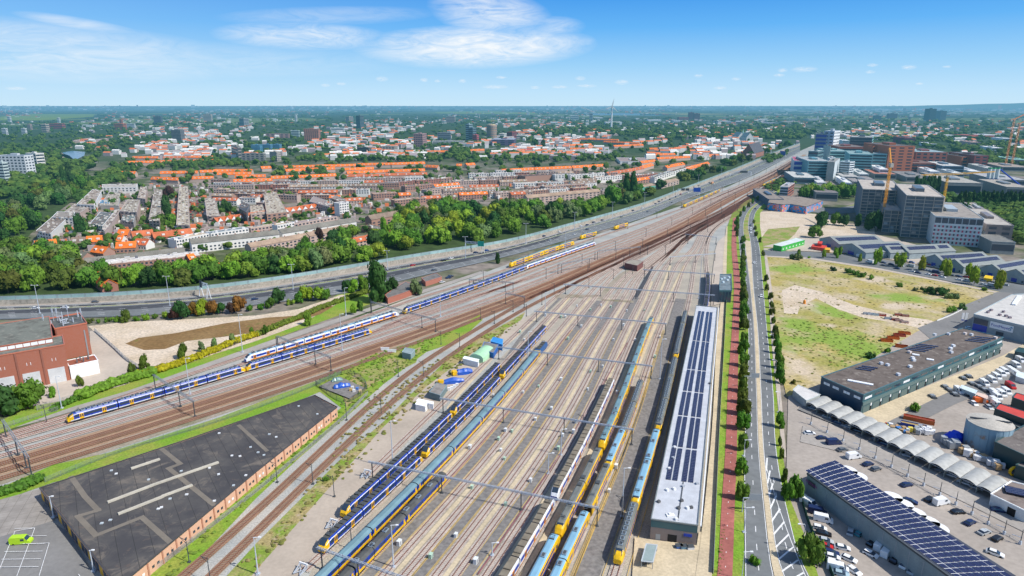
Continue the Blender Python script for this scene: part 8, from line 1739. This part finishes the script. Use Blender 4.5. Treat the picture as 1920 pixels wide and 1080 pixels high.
# motorway traffic
mwP=mwl([(0,.2)]);SM=arc(mwP)
MC=[(67,580,'white'),(179,568,'grey'),(122,579,'white'),(478,563,'navy'),(774,499,'red'),(832,490,'black'),(846,486,'white'),(892,475,'navy'),(913,471,'blue'),(814,508,'grey'),(1020,444,'navy'),(1049,436,'white'),(1101,423,'navy'),(1101,431,'navy'),(1089,425,'white'),(1113,418,'navy'),(1129,414,'navy'),(1077,441,'white'),(1032,452,'silver'),(1187,396,'navy'),(1204,391,'white'),(1229,383,'navy'),(1236,379,'navy'),(1241,376,'navy'),(1247,373,'black'),(1260,381,'grey'),(1267,370,'navy'),(1256,375,'black'),(1276,365,'red'),(1290,362,'white'),(1300,352,'navy'),(1310,349,'grey'),(1318,357,'navy'),(1330,343,'grey'),(1338,346,'white'),(1350,337,'navy'),(1360,333,'grey'),(1372,330,'black'),(1386,325,'red'),(1398,322,'grey'),(1414,313,'navy'),(1424,311,'white'),(1437,303,'grey'),(1452,296,'navy'),(1461,292,'white'),(1476,286,'grey'),(1150,403,'navy'),(1165,408,'grey'),(1214,398,'grey')]
for i,(x,y,c)in enumerate(MC):
 g_=G(x,y).xy;s=s_near(mwP,SM,g_);_,d=at_s(mwP,SM,s);car(x,y,atan2(d.y,d.x),c,'car','%s car driving on the motorway, %s from the left edge'%(c,ordn(i)),'cars on the motorway',z=.35,wheels=x<1200,name='car')
for i,(x,y,w_)in enumerate([(1489,272,26),(1335,345,14)]):g_=G(x,y);s=s_near(mwP,SM,g_.xy);_,d=at_s(mwP,SM,s);t=empty('lorry',g_,atan2(d.y,d.x),'lorry on the motorway near %s'%['its far bend','the blue sign gantry'][i],'lorry');mb=MB();mb.box(-6,4.5,-1.25,1.25,1,3.8);mb.box(4.8,7,-1.2,1.2,.6,3);mb.obj('body',M['paint'],t,(.6,.3,.15)if i else(.45,.5,.6));mb=MB();[mb.box(x_-.5,x_+.5,-1.2,1.2,0,1)for x_ in(-5,-3.5,3.5,5.8)];mb.obj('wheels',M['rubber'],t)
for(x,y,c,lb)in[(841,522,'navy','dark car parked beside the far brick shed'),(845,519,'navy','second dark car parked beyond the far brick shed'),(829,530,'white','pale car parked in front of the far brick shed')]:car(x,y,.5,c,'car',lb)
# cars in the town streets
CT=[(280,395,293,352),(284,400,297,352),(203,455,222,420),(362,425,360,350),(376,425,368,350),(206,458,226,420),(372,405,367,350),(358,412,357,348)]
n_=0
for(x0,y0,x1,y1)in CT:
 k=14
 for i in range(k):
  if TG.random()<.8:
   f=i/k;x,y=x0+(x1-x0)*f,y0+(y1-y0)*f;car(x,y,hd(x0,y0,x1,y1),TG.choice(['white','silver','navy','grey','black','red']),TG.choice(['car','hatch']),'tiny parked car along a narrow town street left of centre','tiny cars along narrow town streets',wheels=False);n_+=1
# street lamps by the cycle lane and the sign over the road
for i,(x,y,yt)in enumerate([(1396,665,645),(1395,712,697),(1395,773,750),(1394,857,825),(1392,930,916),(1395,1000,917+35),(1390,1090,1035),(1410,560,540)]):lightmast(x,y,yt,'slim grey street lamp between the cycle lane and the road, %s from the top'%ordn(i),1,'street_lamp','street lamps left of the road',1.8,cat='street lamp',w=.14)
for i,(x,y,yt)in enumerate([(1448,648,628),(1453,700,675),(1459,775,735),(1503,1035,983)]):lightmast(x,y,yt,'slim grey street lamp on the right verge, %s from the top'%ordn(i),1,'street_lamp','street lamps right of the road',-1.8,cat='street lamp',w=.14)
for(xa,ya,xb,lb,zz)in[(1394,728,1423,'sign cantilever reaching over the left carriageway with a grey-blue panel',6),(1391,962,1425,'lower sign cantilever reaching over the left carriageway',5.5)]:
 p=G(xa,ya);q=G(xb,ya+3);t=empty('sign_cantilever',p,0,lb,'sign gantry');L_=(q-p).length;mb=MB();mb.cyl((0,0,0),.2,.15,zz,8);mb.bar((0,0,zz),(L_,0,zz),.22);mb.obj('pole',M['galv'],t);mb=MB();mb.box(L_-3.6,L_,-.12,.02,zz-.8,zz+1.4);mb.obj('sign_panel',M['metal'],t)
# clumps of weeds and rubble on the rough field
def clumps(poly,n,s0,s1,m,name,label,seed):
 rnd=random.Random(seed);P=gp(poly);mb=MB();x0,x1=min(p.x for p in P),max(p.x for p in P);y0,y1=min(p.y for p in P),max(p.y for p in P);c=0
 while c<n:
  q=(rnd.uniform(x0,x1),rnd.uniform(y0,y1))
  if not inside(q,P):continue
  c+=1;s=rnd.uniform(s0,s1);lump(mb,(q[0],q[1],.3),s,s*.5,rnd,1,0,.35)
 o=mb.obj(name,M[m]);o['kind']='stuff';tag(o,label,'weeds')
M['weed']=mat('weed',(.13,.15,.03),.95,fn=two((.25,.20,.08),.12,.4,.6,fine=1.5));M['weedg']=mat('weedg',(.10,.19,.02),.95,fn=two((.17,.21,.04),.12,.4,.6,fine=1.5))
FP=[(1432,482),(1500,485),(1760,528),(1875,550),(1745,608),(1640,665),(1542,712),(1480,735),(1464,690),(1455,620)]
clumps(FP,500,.3,1.0,'weed','dry_weeds','dry brownish weeds tufting the sandy building field',51)
clumps([(1462,600),(1530,605),(1640,628),(1690,645),(1560,700),(1545,670),(1475,640)],260,.3,.9,'weedg','green_weeds','lush green weeds in the middle of the building field',52)
clumps([(690,745),(870,650),(985,590),(975,605),(860,690),(740,800),(560,985),(450,1110),(400,1110),(560,940)],500,.3,1.0,'weed','verge_weeds','dry weeds along the verge beside the rusty tracks',53)
clumps([(600,712),(700,665),(850,620),(800,660),(720,720),(640,790),(480,925),(400,1010),(330,1080),(300,1080),(480,900),(640,770),(640,735)],600,.3,.9,'weedg','verge_weeds','green growth along the salmon brick side of the depot',54)
fix_labels()
